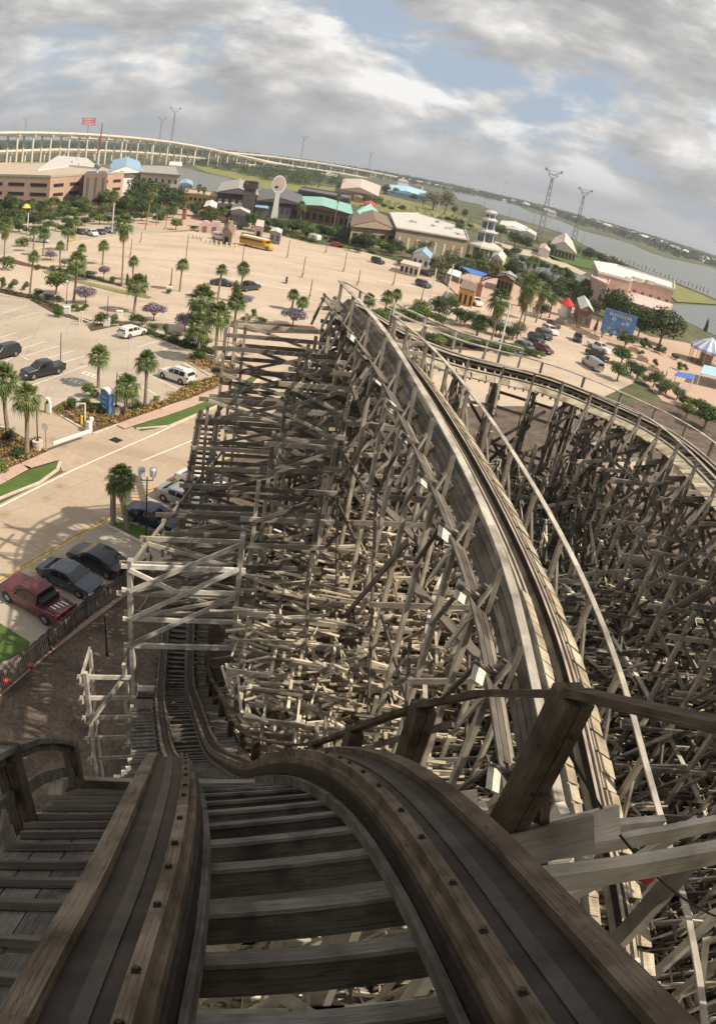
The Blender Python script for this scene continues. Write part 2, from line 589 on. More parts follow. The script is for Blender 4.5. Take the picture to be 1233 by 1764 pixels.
sheet('meadow', [(330, 283), (400, 296), (480, 314), (640, 330), (700, 345), (780, 366), (840, 395), (800, 392), (700, 375), (600, 350), (470, 330), (392, 304), (352, 295)], .04, M['dry_grass'])
sheet('lakeside_lawn', [(930, 430), (985, 424), (1010, 436), (1060, 455), (1075, 475), (1000, 460), (950, 447)], .3, M['grass'])
sheet('canal_bank', [(840, 412), (900, 428), (945, 440), (1010, 470), (1000, 474), (930, 446), (870, 432), (830, 424)], .3, M['sand'])

# the paved lots, plaza and roads
sheet('far_lot', [(-320, 445), (0, 440), (60, 427), (130, 415), (210, 405), (330, 398), (400, 395), (470, 402), (540, 420), (620, 432), (700, 455), (740, 470), (800, 520), (820, 560), (900, 640),
                  (700, 700), (500, 700), (300, 640), (0, 560), (-320, 520)], .012, M['concrete'])
sheet('side_street', [(-320, 430), (0, 395), (100, 375), (200, 365), (290, 372), (330, 396), (210, 407), (130, 417), (60, 429), (0, 442), (-320, 447)], .008, M['lot'])
sheet('plaza', [(225, 366), (300, 350), (420, 372), (470, 398), (400, 393), (330, 397), (240, 396)], .02, M['brick'])
sheet('near_lot', [(-420, 620), (-200, 530), (0, 505), (60, 513), (110, 530), (160, 558), (240, 566), (320, 590), (375, 615), (360, 630), (366, 652), (330, 680), (280, 704), (205, 733), (105, 790), (60, 764), (0, 730), (-420, 800)], .02, M['lot'])
sheet('lake_lot', [(640, 600), (720, 560), (800, 520), (870, 530), (960, 560), (1010, 560), (1080, 590), (1110, 610), (1090, 660), (960, 720), (800, 700)], .018, M['concrete'])
sheet('garden_bed', [(700, 582), (760, 576), (800, 590), (850, 600), (840, 606), (760, 600)], .06, M['mulch'])
sheet('lake_plaza', [(800, 520), (760, 480), (800, 470), (860, 480), (960, 520), (1030, 545), (1120, 580), (1180, 590), (1233, 605), (1420, 660), (1420, 800), (1233, 720), (1140, 690), (1090, 640), (1040, 590), (960, 552), (880, 540)], .026, M['brick'])
sheet('road', [(-500, 1010), (-150, 930), (0, 868), (126, 806), (262, 746), (402, 683), (520, 620), (700, 560), (760, 548), (830, 560), (760, 640), (600, 720), (500, 760), (360, 800), (240, 852), (177, 897), (44, 972), (0, 1000), (-300, 1220)], .03, M['road'])
sheet('driveway', [(63, 770), (102, 793), (108, 812), (130, 810), (230, 760), (292, 735), (235, 737), (204, 729), (150, 742), (85, 700), (40, 720)], .034, M['road'])
sheet('bay_parking', [(44, 974), (177, 899), (240, 853), (360, 802), (520, 800), (520, 960), (300, 960), (228, 1000), (85, 1108), (0, 1180), (-200, 1330), (-300, 1222), (0, 1002)], .036, M['lot'])
sheet('yard_dirt', [(230, 1000), (85, 1112), (0, 1186), (-300, 1400), (-400, 2400), (900, 2600), (1500, 1900), (1500, 800), (1233, 720), (1140, 690), (1000, 700), (800, 700), (620, 640), (480, 700), (400, 790), (340, 850), (320, 950)], .044, M['dirt'])
sheet('near_pavement', [(228, 1000), (85, 1108), (0, 1180), (-100, 1262), (-100, 1285), (0, 1200), (88, 1124), (228, 1018)], .05, M['brick'])
sheet('garden_lawn', [(640, 540), (690, 560), (745, 580), (760, 600), (720, 600), (660, 580)], .05, M['grass'])
b = MB()
strip(b, [(-160, 905), (0, 822), (40, 800), (92, 785)], 2.1, .14)
strip(b, [(204, 733), (285, 708), (330, 692), (372, 675), (420, 646), (470, 612), (530, 590)], 2.0, .14)
strip(b, [(372, 612), (395, 596), (430, 610), (420, 646)], 1.6, .135)
struct('brick_pavement', b, M['brick'])
sheet('verge_grass', [(0, 834), (45, 815), (100, 796), (102, 806), (70, 830), (0, 858), (-160, 930), (-160, 905)], .12, M['grass'])
sheet('verge_grass', [(231, 736), (290, 714), (332, 699), (376, 681), (410, 660), (440, 640), (450, 645), (409, 684), (294, 733), (245, 741)], .12, M['grass'])
sheet('corner_lawn', [(-60, 1060), (2, 1074), (52, 1106), (45, 1118), (0, 1142), (-80, 1200)], .12, M['grass'])
sheet('island_grass', [(185, 905), (205, 908), (240, 930), (290, 950), (300, 940), (262, 915), (215, 898), (195, 893)], .14, M['grass'])
sheet('mulch_bed', [(87, 704), (112, 690), (140, 690), (205, 700), (235, 700), (283, 690), (318, 664), (345, 655), (372, 647), (362, 632), (318, 618), (355, 610), (372, 618), (405, 640), (410, 648), (372, 668), (330, 685), (285, 700), (204, 729), (162, 744)], .16, M['mulch'])
sheet('mulch_bed', [(0, 735), (20, 740), (60, 765), (82, 777), (40, 796), (0, 812), (-60, 820), (-60, 730)], .16, M['mulch'])
sheet('median_grass', [(73, 466), (90, 468), (130, 480), (210, 499), (262, 511), (258, 514), (205, 504), (125, 484), (80, 471)], .1, M['dry_grass'])
sheet('median_mulch', [(0, 445), (30, 448), (62, 457), (100, 463), (212, 490), (211, 493), (100, 467), (60, 461), (0, 449)], .1, M['mulch'])
sheet('hedge_bed', [(-60, 490), (0, 496), (58, 509), (112, 530), (108, 538), (160, 552), (150, 556), (95, 540), (50, 515), (0, 503), (-60, 500)], .1, M['mulch'])
sheet('hedge_bed', [(152, 562), (205, 552), (240, 560), (300, 585), (375, 605), (368, 615), (310, 598), (240, 570), (205, 560), (158, 570)], .1, M['mulch'])
sheet('far_strip', [(400, 552), (450, 556), (540, 562), (560, 575), (440, 572), (395, 562)], .1, M['mulch'])

b = MB()
for line, wd in (([(-150, 938), (0, 873), (126, 810), (262, 750), (402, 687), (480, 650)], .16), ([(245, 794), (395, 733)], .13), ([(700, 575), (760, 552), (800, 542)], .15)):
    strip(b, line, wd, .046)
for l in ([(30, 572), (0, 582)], [(55, 580), (22, 591)], [(78, 588), (38, 601)], [(100, 596), (45, 613)], [(127, 604), (66, 622)], [(147, 613), (92, 629)],
          [(155, 628), (55, 664)], [(28, 608), (50, 620)], [(0, 628), (28, 612)], [(237, 598), (289, 582)], [(268, 607), (320, 590)], [(256, 644), (306, 670)], [(236, 660), (275, 683)],
          [(318, 626), (355, 643)], [(66, 538), (20, 549)], [(48, 527), (5, 538)], [(27, 535), (0, 541)]):
    strip(b, l, .13, .032)
for px, py in ((158, 648), (128, 658)):     # two ladder crossings painted beside the hedge
    for k in range(4):
        strip(b, [(px-16+8*k, py-5+2.6*k), (px-9+8*k, py-8+2.6*k)], .25, .032)
    strip(b, [(px-17, py-5), (px+14, py+5)], .1, .033)
    strip(b, [(px-10, py-8), (px+20, py+2)], .1, .033)
struct('road_markings', b, M['paint'])
b = MB()
rr = random.Random(5)
for (x0, y0, x1, y1, n) in ((250, 440, 470, 478, 26), (230, 455, 300, 470, 10), (330, 470, 500, 500, 22), (420, 440, 700, 492, 34), (400, 520, 560, 540, 16), (520, 500, 640, 512, 12), (120, 440, 200, 455, 10), (620, 440, 740, 480, 12)):
    for k in range(n):
        t = k/(n-1)
        p = at(x0+(x1-x0)*t, y0+(y1-y0)*t, .028)
        a = R(76)+rr.uniform(-.02, .02)
        q = p+Vector((math.sin(a), math.cos(a), 0))*rr.uniform(4.3, 5.2)
        d = (q-p).normalized()
        s = Vector((-d.y, d.x, 0))*.10
        b.face([p-s, q-s, q+s, p+s])
strip(b, [(480, 425), (560, 450), (640, 470), (720, 492)], .14, .028)
strip(b, [(510, 422), (600, 442), (690, 462)], .14, .028)
struct('stall_markings', b, M['faded'])
b = MB()
strip(b, [(-60, 1030), (44, 975), (177, 900), (238, 855), (320, 821), (358, 801), (420, 780)], .22, .05)
for l in ([(44, 976), (85, 1000)], [(88, 950), (130, 975)], [(135, 924), (180, 950)], [(240, 856), (290, 880)], [(285, 838), (330, 858)]):
    strip(b, l, .12, .05)
struct('yellow_markings', b, M['yellow_paint'])
b = MB()
for l in ([(-160, 934), (0, 860), (70, 832), (100, 810), (104, 797)], [(235, 740), (292, 735), (409, 686), (450, 650)], [(160, 748), (205, 731)], [(85, 703), (115, 722), (150, 743)], [(185, 905), (240, 934), (292, 956)], [(185, 905), (200, 893), (240, 905)],
          [(0, 509), (58, 517), (108, 536), (160, 558), (205, 560)], [(240, 570), (310, 600), (375, 616)], [(318, 620), (362, 648), (330, 684), (280, 706)], [(0, 735), (25, 745), (40, 770)],
          [(705, 552), (760, 545), (795, 530)], [(330, 399), (400, 396), (470, 403), (540, 421)], [(60, 429), (130, 417), (210, 407)]):
    strip(b, l, .3, .02, .13)
struct('kerb', b, M['kerb'])
b = MB()
q = at(200, 758, .05)
b.box(q.x, q.y, .05, 1.1, .9, .012, R(-20))
struct('drain_cover', b, M['bolt'])
# ------------------------------------------------------------------ wooden coaster
def spline(cp, step):
    P = np.array([c[:3] for c in cp], float)
    B = np.array([c[3] for c in cp], float)
    t = [0.0]
    for i in range(len(P)-1):
        t.append(t[-1]+np.linalg.norm(P[i+1]-P[i])**.5)
    t = np.array(t)
    n = len(t)
    h = np.diff(t)
    A = np.zeros((n, n))
    r = np.zeros((n, 3))
    A[0, 0] = A[-1, -1] = 1
    for i in range(1, n-1):
        A[i, i-1], A[i, i], A[i, i+1] = h[i-1], 2*(h[i-1]+h[i]), h[i]
        r[i] = 6*((P[i+1]-P[i])/h[i]-(P[i]-P[i-1])/h[i-1])
    m = np.linalg.solve(A, r)
    q = np.linspace(0, t[-1], 4000)
    i = np.clip(np.searchsorted(t, q)-1, 0, n-2)
    a, b_, hh = (t[i+1]-q)[:, None], (q-t[i])[:, None], h[i][:, None]
    X = m[i]*a**3/(6*hh)+m[i+1]*b_**3/(6*hh)+(P[i]/hh-m[i]*hh/6)*a+(P[i+1]/hh-m[i+1]*hh/6)*b_
    bb = np.interp(q, t, B)
    L = np.r_[0, np.cumsum(np.linalg.norm(np.diff(X, axis=0), axis=1))]
    s = np.arange(0, L[-1], step)
    X = np.stack([np.interp(s, L, X[:, k]) for k in range(3)], 1)
    bb = np.interp(s, L, bb)
    T = np.gradient(X, axis=0)
    T /= np.linalg.norm(T, axis=1)[:, None]
    Sh = np.stack([T[:, 1], -T[:, 0], 0*T[:, 0]], 1)
    Sh /= np.linalg.norm(Sh, axis=1)[:, None]
    Nh = np.cross(Sh, T)
    be = np.radians(bb)[:, None]
    return dict(s=s, X=X, T=T, Sh=Sh, S=np.cos(be)*Sh+np.sin(be)*Nh, N=np.cos(be)*Nh-np.sin(be)*Sh, step=step)

def tp(tr, s, lat, n):
    i = min(len(tr['s'])-1, max(0, int(round(s/tr['step']))))
    return Vector(tr['X'][i]+tr['S'][i]*lat+tr['N'][i]*n)

def fr(tr, s):
    i = min(len(tr['s'])-1, max(0, int(round(s/tr['step']))))
    return [Vector(tr[k][i]) for k in ('X', 'T', 'Sh', 'S', 'N')]

def sweep(mb, tr, s0, s1, l0, l1, n0, n1, m=0, ds=.4):
    k = max(2, int((s1-s0)/ds)+1)
    o = rnd.random()*40
    rs = []
    for j in range(k):
        s = s0+(s1-s0)*j/(k-1)
        rs.append([tp(tr, s, l0, n0), tp(tr, s, l1, n0), tp(tr, s, l1, n1), tp(tr, s, l0, n1)])
    a, b_ = l1-l0, n1-n0
    vv = [0, a, a+b_, 2*a+b_, 2*a+2*b_]
    base = len(mb.v)
    for r in rs:
        mb.v += [tuple(p) for p in r]
    for j in range(k-1):
        u0, u1 = o+(s1-s0)*j/(k-1), o+(s1-s0)*(j+1)/(k-1)
        for i in range(4):
            i2 = (i+1) % 4
            mb.f.append((base+j*4+i, base+j*4+4+i, base+j*4+4+i2, base+j*4+i2))
            mb.m.append(m)
            mb.uv += [(u0, vv[i]+o), (u1, vv[i]+o), (u1, vv[i+1]+o), (u0, vv[i+1]+o)]
    for q in ((0, 1, 2, 3), (base+(k-1)*4+3-base, 0, 0, 0)):
        pass
    mb.f.append((base, base+1, base+2, base+3))
    e = base+(k-1)*4
    mb.f.append((e+3, e+2, e+1, e))
    mb.m += [m, m]
    mb.uv += [(o, o)]*8

DROP = spline([(.75, -4.2, 28.7, 9), (.45, -1.5, 27.4, 9.5), (.17, .69, 26.05, 9.5), (.05, 1.58, 25.43, 9), (-.2, 2.8, 24.48, 6.5), (-.8, 4.9, 22.2, 1),
               (-1.6, 7.6, 18.62, -1), (-2.75, 11.3, 14.2, 0), (-4.1, 15, 10.35, 1), (-5.6, 19.0, 7.75, 1), (-7.1, 23.6, 4.3, 0), (-8.3, 27.8, 2.7, 0), (-9.6, 33, 2.6, 0), (-11, 40, 4.2, 0), (-13, 50, 8, 0)], .1)
TURN = spline([(6.2, -7, 13.2, -16), (6.4, -1, 15, -22), (6.3, 4, 16.3, -30), (6.15, 6.9, 17, -35), (5.7, 9.3, 17.7, -37), (5.15, 13, 18.5, -37), (4.15, 17.4, 19.2, -36), (2.7, 23.0, 19.7, -34), (.55, 29.5, 20.3, -35),
               (-1.5, 34.8, 20.5, -38), (-1.3, 38.7, 19.6, -36), (1.1, 41.3, 18.0, -27), (5.0, 42.3, 17.1, -18), (9.6, 41.9, 17.1, -14), (13.4, 39.2, 17.2, -12), (15.8, 34.8, 17.6, -11), (16.6, 28, 17.9, -10), (16.8, 19, 18.1, -9), (16.9, 10, 18, -6), (17.2, 2, 17, -4)], .2)
HELIX = spline([(17.5, 4, 8.6, -3), (17, 12, 8.8, -6), (15.5, 20, 9.2, -14), (13, 26.5, 9.6, -26), (8.6, 30.6, 9.8, -30), (4, 29.8, 9.4, -26), (2.2, 25.5, 8.6, -16), (2.4, 19, 7.6, -8), (3.4, 11, 6.6, -4), (4.4, 3, 6, -2)], .3)

_dx = DROP['X'][::3]
def clear(p, q, r=1.75):
    """True where a beam keeps out of the running envelope of the drop track"""
    for k in range(9):
        c = np.array(p)*(1-k/8)+np.array(q)*(k/8)
        d = c-_dx
        i = np.argmin((d**2).sum(1))
        j = min(len(DROP['X'])-1, i*3)
        la, nn = d[i]@DROP['S'][j], d[i]@DROP['N'][j]
        if abs(la) < r and -.35 < nn < 2.7 and abs(d[i]@DROP['T'][j]) < .6:
            return False
        if c[2] > 24.5 and math.hypot(c[0], c[1]) < 3.2 and c[1] > -1:
            return False
    return True

def beam(mb, p, q, w, h, up=(0, 0, 1), m=0, r=1.75):
    if clear(p, q, r):
        mb.bar(p, q, w, h, up, m)
        return True
    return False

def bent(mb, c, dr, legs, zb=0.0, step=2.7, z0=1.2, diag=.75, rr=None, w=.2, lit_count=0.0, ss=1.0):
    """one trestle bent: double posts (lateral offset, top), ledgers at each level, diagonals from bay to bay;
    scab = how many short boards are added along each timber, pale to stand for sunlit lumber"""
    rr = rr or rnd
    def beam(mb, p, q, wd, h, up=(0, 0, 1), m=0, r=1.75):
        if not clear(p, q, r):
            return False
        mb.bar(p, q, wd, h, up, m)
        n = lit_count*(.5+.28*max(p[2], q[2])) if lit_count else 0
        while n > rr.random():
            n -= 1
            c_ = Vector(p).lerp(Vector(q), rr.random())
            a = math.atan2(dr.y, dr.x)+rr.gauss(0, .17)+(1.57 if rr.random() < .2 else 0)
            d_ = Vector((math.cos(a), math.sin(a), rr.gauss(0, .2))).normalized()*(rr.uniform(.3, 1.05)*ss)
            o_ = Vector((rr.uniform(-.12, .12), rr.uniform(-.12, .12), rr.uniform(.05, .2)))
            if clear(c_+o_-d_, c_+o_+d_, 1.9):
                mb.bar(c_+o_-d_, c_+o_+d_, rr.uniform(.045, .13)*ss, rr.uniform(.05, .12)*ss, (rr.uniform(-.4, .4), rr.uniform(-.4, .4), 1), 1)
        return True
    fwd = Vector((-dr.y, dr.x, 0))
    P = lambda l, z, o=0: Vector((c.x, c.y, 0))+dr*l+fwd*o+Vector((0, 0, z))
    legs = sorted(legs)
    for l, zt in legs:
        z = zb
        while z < zt-.3:                          # spliced lengths of timber
            z2 = min(zt, z+rr.uniform(4.4, 5.4))
            if zt-z2 < 1:
                z2 = zt
            beam(mb, P(l+rr.uniform(-.015, .015), z, .06), P(l, z2, .06), .15, w, fwd, 0, 1.5)
            z = z2
    zmax = max(z for l, z in legs)
    k, z = 0, z0
    lev = []
    while z < zmax+.2:
        run = [l for l, zt in legs if zt > z-.5]
        if len(run) >= 1:
            a, b_ = run[0]-.35, run[-1]+.35
            # ledger in pieces with ragged ends
            o = -.10 if k % 2 else .21
            zz = z+rr.uniform(-.05, .05)
            segs = [(a-rr.uniform(0, .3), b_+rr.uniform(0, .3))]
            if b_-a > 5.2:
                mid = run[len(run)//2]
                segs = [(a-rr.uniform(0, .3), mid+.3), (mid-.3, b_+rr.uniform(0, .3))]
            for x0, x1 in segs:
                beam(mb, P(x0, zz, o), P(x1, zz, o), .07, .22)
            lev.append((z, run))
        z += step
        k += 1
    for (za, ra), (zb2, rb) in zip(lev, lev[1:]):
        for l0, l1 in zip(ra, ra[1:]):
            if l0 in rb and l1 in rb and rr.random() < diag:
                up = rr.random() < .5
                beam(mb, P(l0, za if up else zb2, -.19), P(l1, zb2 if up else za, -.19), .055, w*.8)
                if rr.random() < .45:
                    beam(mb, P(l0, zb2 if up else za, .29), P(l1, za if up else zb2, .29), .06, .19)

def rails(tr, s0, s1, parent, near=False, label=None):
    for sd in (-1, 1):
        b = MB()
        def sw(l0, l1, n0, n1, m):
            a, c = sorted((l0*sd, l1*sd))
            sweep(b, tr, s0, s1, a, c, n0, n1, m, .3 if near else .7)
        if near:
            sw(.50, .90, -.34, -.061, 0)
            seg = s0
            while seg < s1:
                e = min(s1, seg+rnd.uniform(1.7, 3.4))
                o_ = rnd.uniform(-.004, .004)
                a, c = sorted(((.835+o_)*sd, (.935+o_*2)*sd))
                sweep(b, tr, seg, e-.008, a, c, -.12, .012+o_, 0, .3)
                seg = e
            seg = s0
            while seg < s1:
                e = min(s1, seg+rnd.uniform(1.3, 2.8))
                o_ = rnd.uniform(-.004, .004)
                a, c = sorted(((.535+o_)*sd, .595*sd))
                sweep(b, tr, seg, e-.008, a, c, -.09, .012+o_, 0, .3)
                seg = e
            sw(.596, .834, -.06, -.034, 1)
            sw(.675, .735, -.0335, -.026, 2)
            sw(.478, .534, -.24, -.125, 1)
            sw(.44, .477, -.35, -.255, 3)
            s = s0+.2
            while s < min(s1, 16):
                p = tp(tr, s, .565*sd, .012)
                x, T, Sh, S, Nn = fr(tr, s)
                b.bar(p, p+Nn*.016, .022, .022, T+S*.4, 4)
                b.bar(p-Nn*.001, p+Nn*.003, .03, .03, T, 1)
                s += .40+rnd.uniform(-.07, .07)
        else:
            sw(.50, .86, -.36, -.20, 0)
            sw(.46, .92, -.19, -.02, 0)
            sw(.62, .76, -.019, -.006, 1)
            sw(.44, .459, -.17, -.03, 1)
        b.build('running_rail', [M['near_rail_wood'] if near else M['rail_wood'], M['steel'], M['polished'], M['near_deck'], M['bolt']], parent)

def handrail(tr, s0, s1, lat, n, hgt, spc, parent, m, mp, down=1.7, mid=True, pw=.16, wide=.15):
    """posts stand upright; the rail runs hgt above the walkway edge (lat, n)"""
    up = Vector((0, 0, hgt))
    P = lambda s, dz=0: tp(tr, s, lat, n)+up+Vector((0, 0, dz))
    pts = []
    s = s0
    while s <= s1+.01:
        pts.append(s)
        s += spc
    b = MB()
    for a, c in zip(pts, pts[1:]):
        k = max(1, int(spc/1.0))
        for j in range(k):
            p, q = P(a+(c-a)*j/k-(.08 if j == 0 else 0)), P(a+(c-a)*(j+1)/k)
            b.bar(p, q, wide, .05)
            if mid is not None:
                b.bar(p-Vector((0, 0, .08)), q-Vector((0, 0, .08)), .045, .10)
            if mid:
                b.bar(P(a+(c-a)*j/k, -.55), P(a+(c-a)*(j+1)/k, -.55), .045, .12)
    h = b.build('handrail', m, parent)
    for i, s in enumerate(pts):
        b = MB()
        p = P(s, -.02)
        X, T, Sh, S, Nn = fr(tr, s)
        dn = Vector((0, 0, -1))
        sd = 1 if lat > 0 else -1
        w0 = Sh*(pw*.28)
        fw = Vector((T.x, T.y, 0))
        b.bar(p+w0*.8, p+w0*.8+dn*down, pw*.42, pw*.95, fw)
        b.bar(p-w0*.84, p-w0*.84+dn*(down*.93), pw*.42, pw*.95, fw)
        b.bar(p+dn*.75+Sh*(sd*.06), p+dn*(down+.5)+Sh*(sd*.75), .07, .15, fw)
        if pw > .22:
            for dz in (.25, .8, 1.35):
                for e in (-1, 1):
                    c_ = p+dn*dz+Sh*(e*.03)-fw.normalized()*(pw*.475)
                    b.tube(c_, c_-fw.normalized()*.02, .016, .014, 7)
        b.build('post', mp, h)
    return h

# ---- the near drop track -------------------------------------------------
drop = thing('drop_track', 'dark near roller coaster track plunging down in the shade between its two wooden rails', 'coaster track', (0.2, .5, 0))
S0, S1 = 3.4, 66
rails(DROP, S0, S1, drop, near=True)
s, k = S0+.1, 0
rest = MB()
while s < S1:
    X, T, Sh, S, Nn = fr(DROP, s)
    b = MB() if k < 60 else rest
    e = rnd.uniform(-.05, .05)
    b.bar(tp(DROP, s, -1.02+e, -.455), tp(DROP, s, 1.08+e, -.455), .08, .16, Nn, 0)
    b.bar(tp(DROP, s+.01, -1.0+e, -.362), tp(DROP, s+.01, 1.0+e, -.362), .115, .024, Nn, 1)  # paler cap board: sky light on the tie top put into its colour
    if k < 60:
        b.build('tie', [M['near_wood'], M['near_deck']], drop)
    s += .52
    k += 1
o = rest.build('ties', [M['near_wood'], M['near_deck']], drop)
o['kind'] = 'stuff'
b = MB()
for j in range(4):
    a = -1.95+j*.235
    seg = S0
    while seg < 34:
        e = min(34, seg+rnd.uniform(2.6, 4.2))
        sweep(b, DROP, seg, e-.012, a, a+.222, -.56, -.52+rnd.uniform(-.004, .004), 0, .5)
        seg = e
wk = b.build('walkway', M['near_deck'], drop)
s, k = S0+.2, 0
rest = MB()
while s < 34:
    b = MB() if k < 26 else rest
    X, T, Sh, S, Nn = fr(DROP, s)
    e = rnd.uniform(-.04, .04)
    b.bar(tp(DROP, s, -1.93+e, -.488), tp(DROP, s, -1.09+e, -.488), .055, .05, Nn)
    if k < 26:
        b.build('cleat', M['lumber_dark'], wk)
    s += .43
    k += 1
o = rest.build('cleats', M['lumber_dark'], wk)
o['kind'] = 'stuff'
b = MB()
s = 11
while s < 60:
    X, T, Sh, S, Nn = fr(DROP, s)
    b.bar(tp(DROP, s, 1.12, -.42), tp(DROP, s, 1.72, -.42), .2, .04, Nn)
    s += .27
b.build('walkway', M['tie'], drop)
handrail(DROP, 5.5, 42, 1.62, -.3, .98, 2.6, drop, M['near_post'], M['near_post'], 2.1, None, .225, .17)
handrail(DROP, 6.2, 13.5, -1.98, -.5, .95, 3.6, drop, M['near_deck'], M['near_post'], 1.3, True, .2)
for k in range(16):
    s = 3.0+2.6*k
    X, T, Sh, S, Nn = fr(DROP, s)
    if X.z < 3.2:
        break
    b = MB()
    zt = X.z-.72
    bent(b, X+Sh*0, Sh, [(-1.95, zt), (-.75, zt), (.75, zt), (1.9, zt), (4.3, zt-.9)] if k < 5 else [(-1.95, zt), (-.75, zt), (.75, zt), (1.9, zt)], 0, 2.7, .9+.3*(k % 3), .7)
    b.bar(tp(DROP, s, -2.25, -.72), tp(DROP, s, 2.2, -.72), .09, .27, Nn)
    b.bar(tp(DROP, s+.14, -2.1, -.72), tp(DROP, s+.14, 2.5, -.72), .07, .24, Nn)
    if k < 5:
        b.bar(tp(DROP, s, 1.4, -.95), tp(DROP, s, 4.9, -1.45), .1, .26)
    b.build('bent', M['lumber'], drop)

# ---- the banked turnaround ------------------------------------------------
turn = thing('turnaround_track', 'long sunlit wooden roller coaster track that climbs away and banks round into a U turn', 'coaster track', (6, 8, 0))
TL = float(TURN['s'][-1])
rails(TURN, 0, TL-.5, turn)
b = MB()
s = .3
while s < TL-.6:
    X, T, Sh, S, Nn = fr(TURN, s)
    b.bar(tp(TURN, s, -1.0, -.46), tp(TURN, s, 1.0, -.46), .1, .2, Nn)
    s += .5
o = b.build('ties', M['lumber'], turn)
o['kind'] = 'stuff'
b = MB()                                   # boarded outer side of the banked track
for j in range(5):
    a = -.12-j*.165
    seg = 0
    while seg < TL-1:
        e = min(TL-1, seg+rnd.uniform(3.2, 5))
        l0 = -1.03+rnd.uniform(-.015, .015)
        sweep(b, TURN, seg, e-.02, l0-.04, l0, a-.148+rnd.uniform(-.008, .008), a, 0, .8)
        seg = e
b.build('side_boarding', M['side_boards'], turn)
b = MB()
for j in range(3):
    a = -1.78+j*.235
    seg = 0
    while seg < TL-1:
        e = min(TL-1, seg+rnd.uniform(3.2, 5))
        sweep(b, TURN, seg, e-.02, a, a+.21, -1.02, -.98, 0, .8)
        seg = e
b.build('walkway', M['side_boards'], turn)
b = MB()                                   # right walkway: short cross planks
s = .2
while s < TL-1:
    X, T, Sh, S, Nn = fr(TURN, s)
    wd = .52
    o = rnd.uniform(-.02, .02)
    b.bar(tp(TURN, s, .93, .0+o), tp(TURN, s, 1.62+rnd.uniform(-.04, .06), .0+o), wd-.022, .045, Nn)
    s += wd
b.build('walkway', M['plank'], turn)
b = MB()                                   # left rail capping with split cross planks
s = 4
while s < 22:
    X, T, Sh, S, Nn = fr(TURN, s)
    b.bar(tp(TURN, s, -.93, .0), tp(TURN, s, -.55+rnd.uniform(-.05, .05), .0), .36, .035, Nn)
    s += .38
b.build('rail_cap', M['plank'], turn)
handrail(TURN, .4, TL-2, -1.78, -.1, .45, 2.4, turn, M['rail_top'], M['lumber_mid'], 2.2, None, .16, .2)
handrail(TURN, .4, TL-2, 1.9, 0, 1.3, 2.4, turn, M['rail_top'], M['lumber_mid'], 2.4, None, .15, .15)
handrail(TURN, 51.2, 61, -2.25, -.1, .75, 2.0, turn, M['lumber_white'], M['lumber_white'], 1.3, True, .12, .14)
k, s = 0, .4
while s < TL-1:
    X, T, Sh, S, Nn = fr(TURN, s)
    b = MB()
    p = lambda l: tp(TURN, s, l, -.85).z-.1
    inner = X.y > 20 and X.x > -1
    legs = [(-1.7, p(-1.7)), (-.8, p(-.8)), (.8, p(.8)), (1.75, p(1.75))]
    lead = X.y < 29 and X.x < 8
    if lead:
        legs = [(-1.7, p(-1.7)), (1.6, p(1.6))]
    else:
        legs += [(3.4, p(1.5)-1.6), (5.2, p(1.5)-5.5)]
        if X.x > 6:
            legs += [(-3.4, p(-1)-5)]
    bent(b, X, Sh, legs, 0, (60 if k % 2 else 4.2) if lead else 1.75, .8+.3*(k % 4), .3 if lead else .95)
    b.bar(tp(TURN, s, -1.75, -.68), tp(TURN, s, 2.1, -.68), .08, .2, Nn)
    b.bar(tp(TURN, s+.14, -1.6, -.68), tp(TURN, s+.14, 2.25, -.68), .06, .2, Nn)
    # outriggers that stick out on either side
    for sd in (-1, 1):
        b.bar(tp(TURN, s, 1.5*sd, -.95), tp(TURN, s, (2.9 if sd > 0 else 2.25)*sd, -.98), .05, .15, Nn)
        b.bar(tp(TURN, s+.1, (2.7 if sd > 0 else 2.1)*sd, -.95), tp(TURN, s+.1, 1.6*sd, -2.3), .05, .12, Nn)
    b.build('bent', M['lumber_mid'], turn)
    if s < 42 and s > 10:
        g = MB()
        c0 = tp(TURN, s+rnd.uniform(-.3, .3), -2.0, -1.05)
        g.bar(c0-S*.2, c0+S*(.2+.1*(k % 3)), .34+.16*(k % 2), .03, (Nn*.75-S*.65+T*rnd.uniform(-.5, .1)))
        g.build('gusset_plate', M['gusset'], turn)
    k += 1
    s += 2.4
b = MB()                                   # ribbons and long diagonals along the row of bents
for lat in (-1.7, 1.75, -3.9, 3.3):
    for z in (2.5, 5, 7.6, 10.2, 12.8, 15.2):
        s = .4
        while s < TL-8:
            X, T, Sh, S, Nn = fr(TURN, s)
            Y = fr(TURN, s+4.8)
            top = X.z-(5 if abs(lat) > 3 else 1.2)
            if z < top and rnd.random() < (.3 if s < 32 else .62):
                q = Vector((Y[0].x, Y[0].y, 0))+Y[2]*lat+Vector((0, 0, z))
                beam(b, Vector((X.x, X.y, 0))+Sh*lat+Vector((0, 0, z)), q, .07, .19)
            s += 4.8
for lat, sg in ((-1.95, 1), (-1.95, -1), (2.0, 1), (-4.1, 1), (3.5, -1)):
    s = 1.2 if sg > 0 else 6
    while s < TL-14:
        X, T, Sh, S, Nn = fr(TURN, s)
        Y = fr(TURN, s+9.6)
        a = Vector((X.x, X.y, 0))+Sh*lat
        c = Vector((Y[0].x, Y[0].y, 0))+Y[2]*lat
        z0, z1 = (4.0, min(X.z, Y[0].z)-2.4)
        if abs(lat) > 3:
            z1 -= 3.4
        if sg < 0:
            z0, z1 = z1, z0
        mid = (a+c)/2+Vector((0, 0, (z0+z1)/2))
        a.z, c.z = z0, z1
        beam(b, a, mid, .08, .2)
        beam(b, mid, c, .08, .2)
        s += 7.2
b.build('longitudinal_brace', M['lumber_dark'], turn)
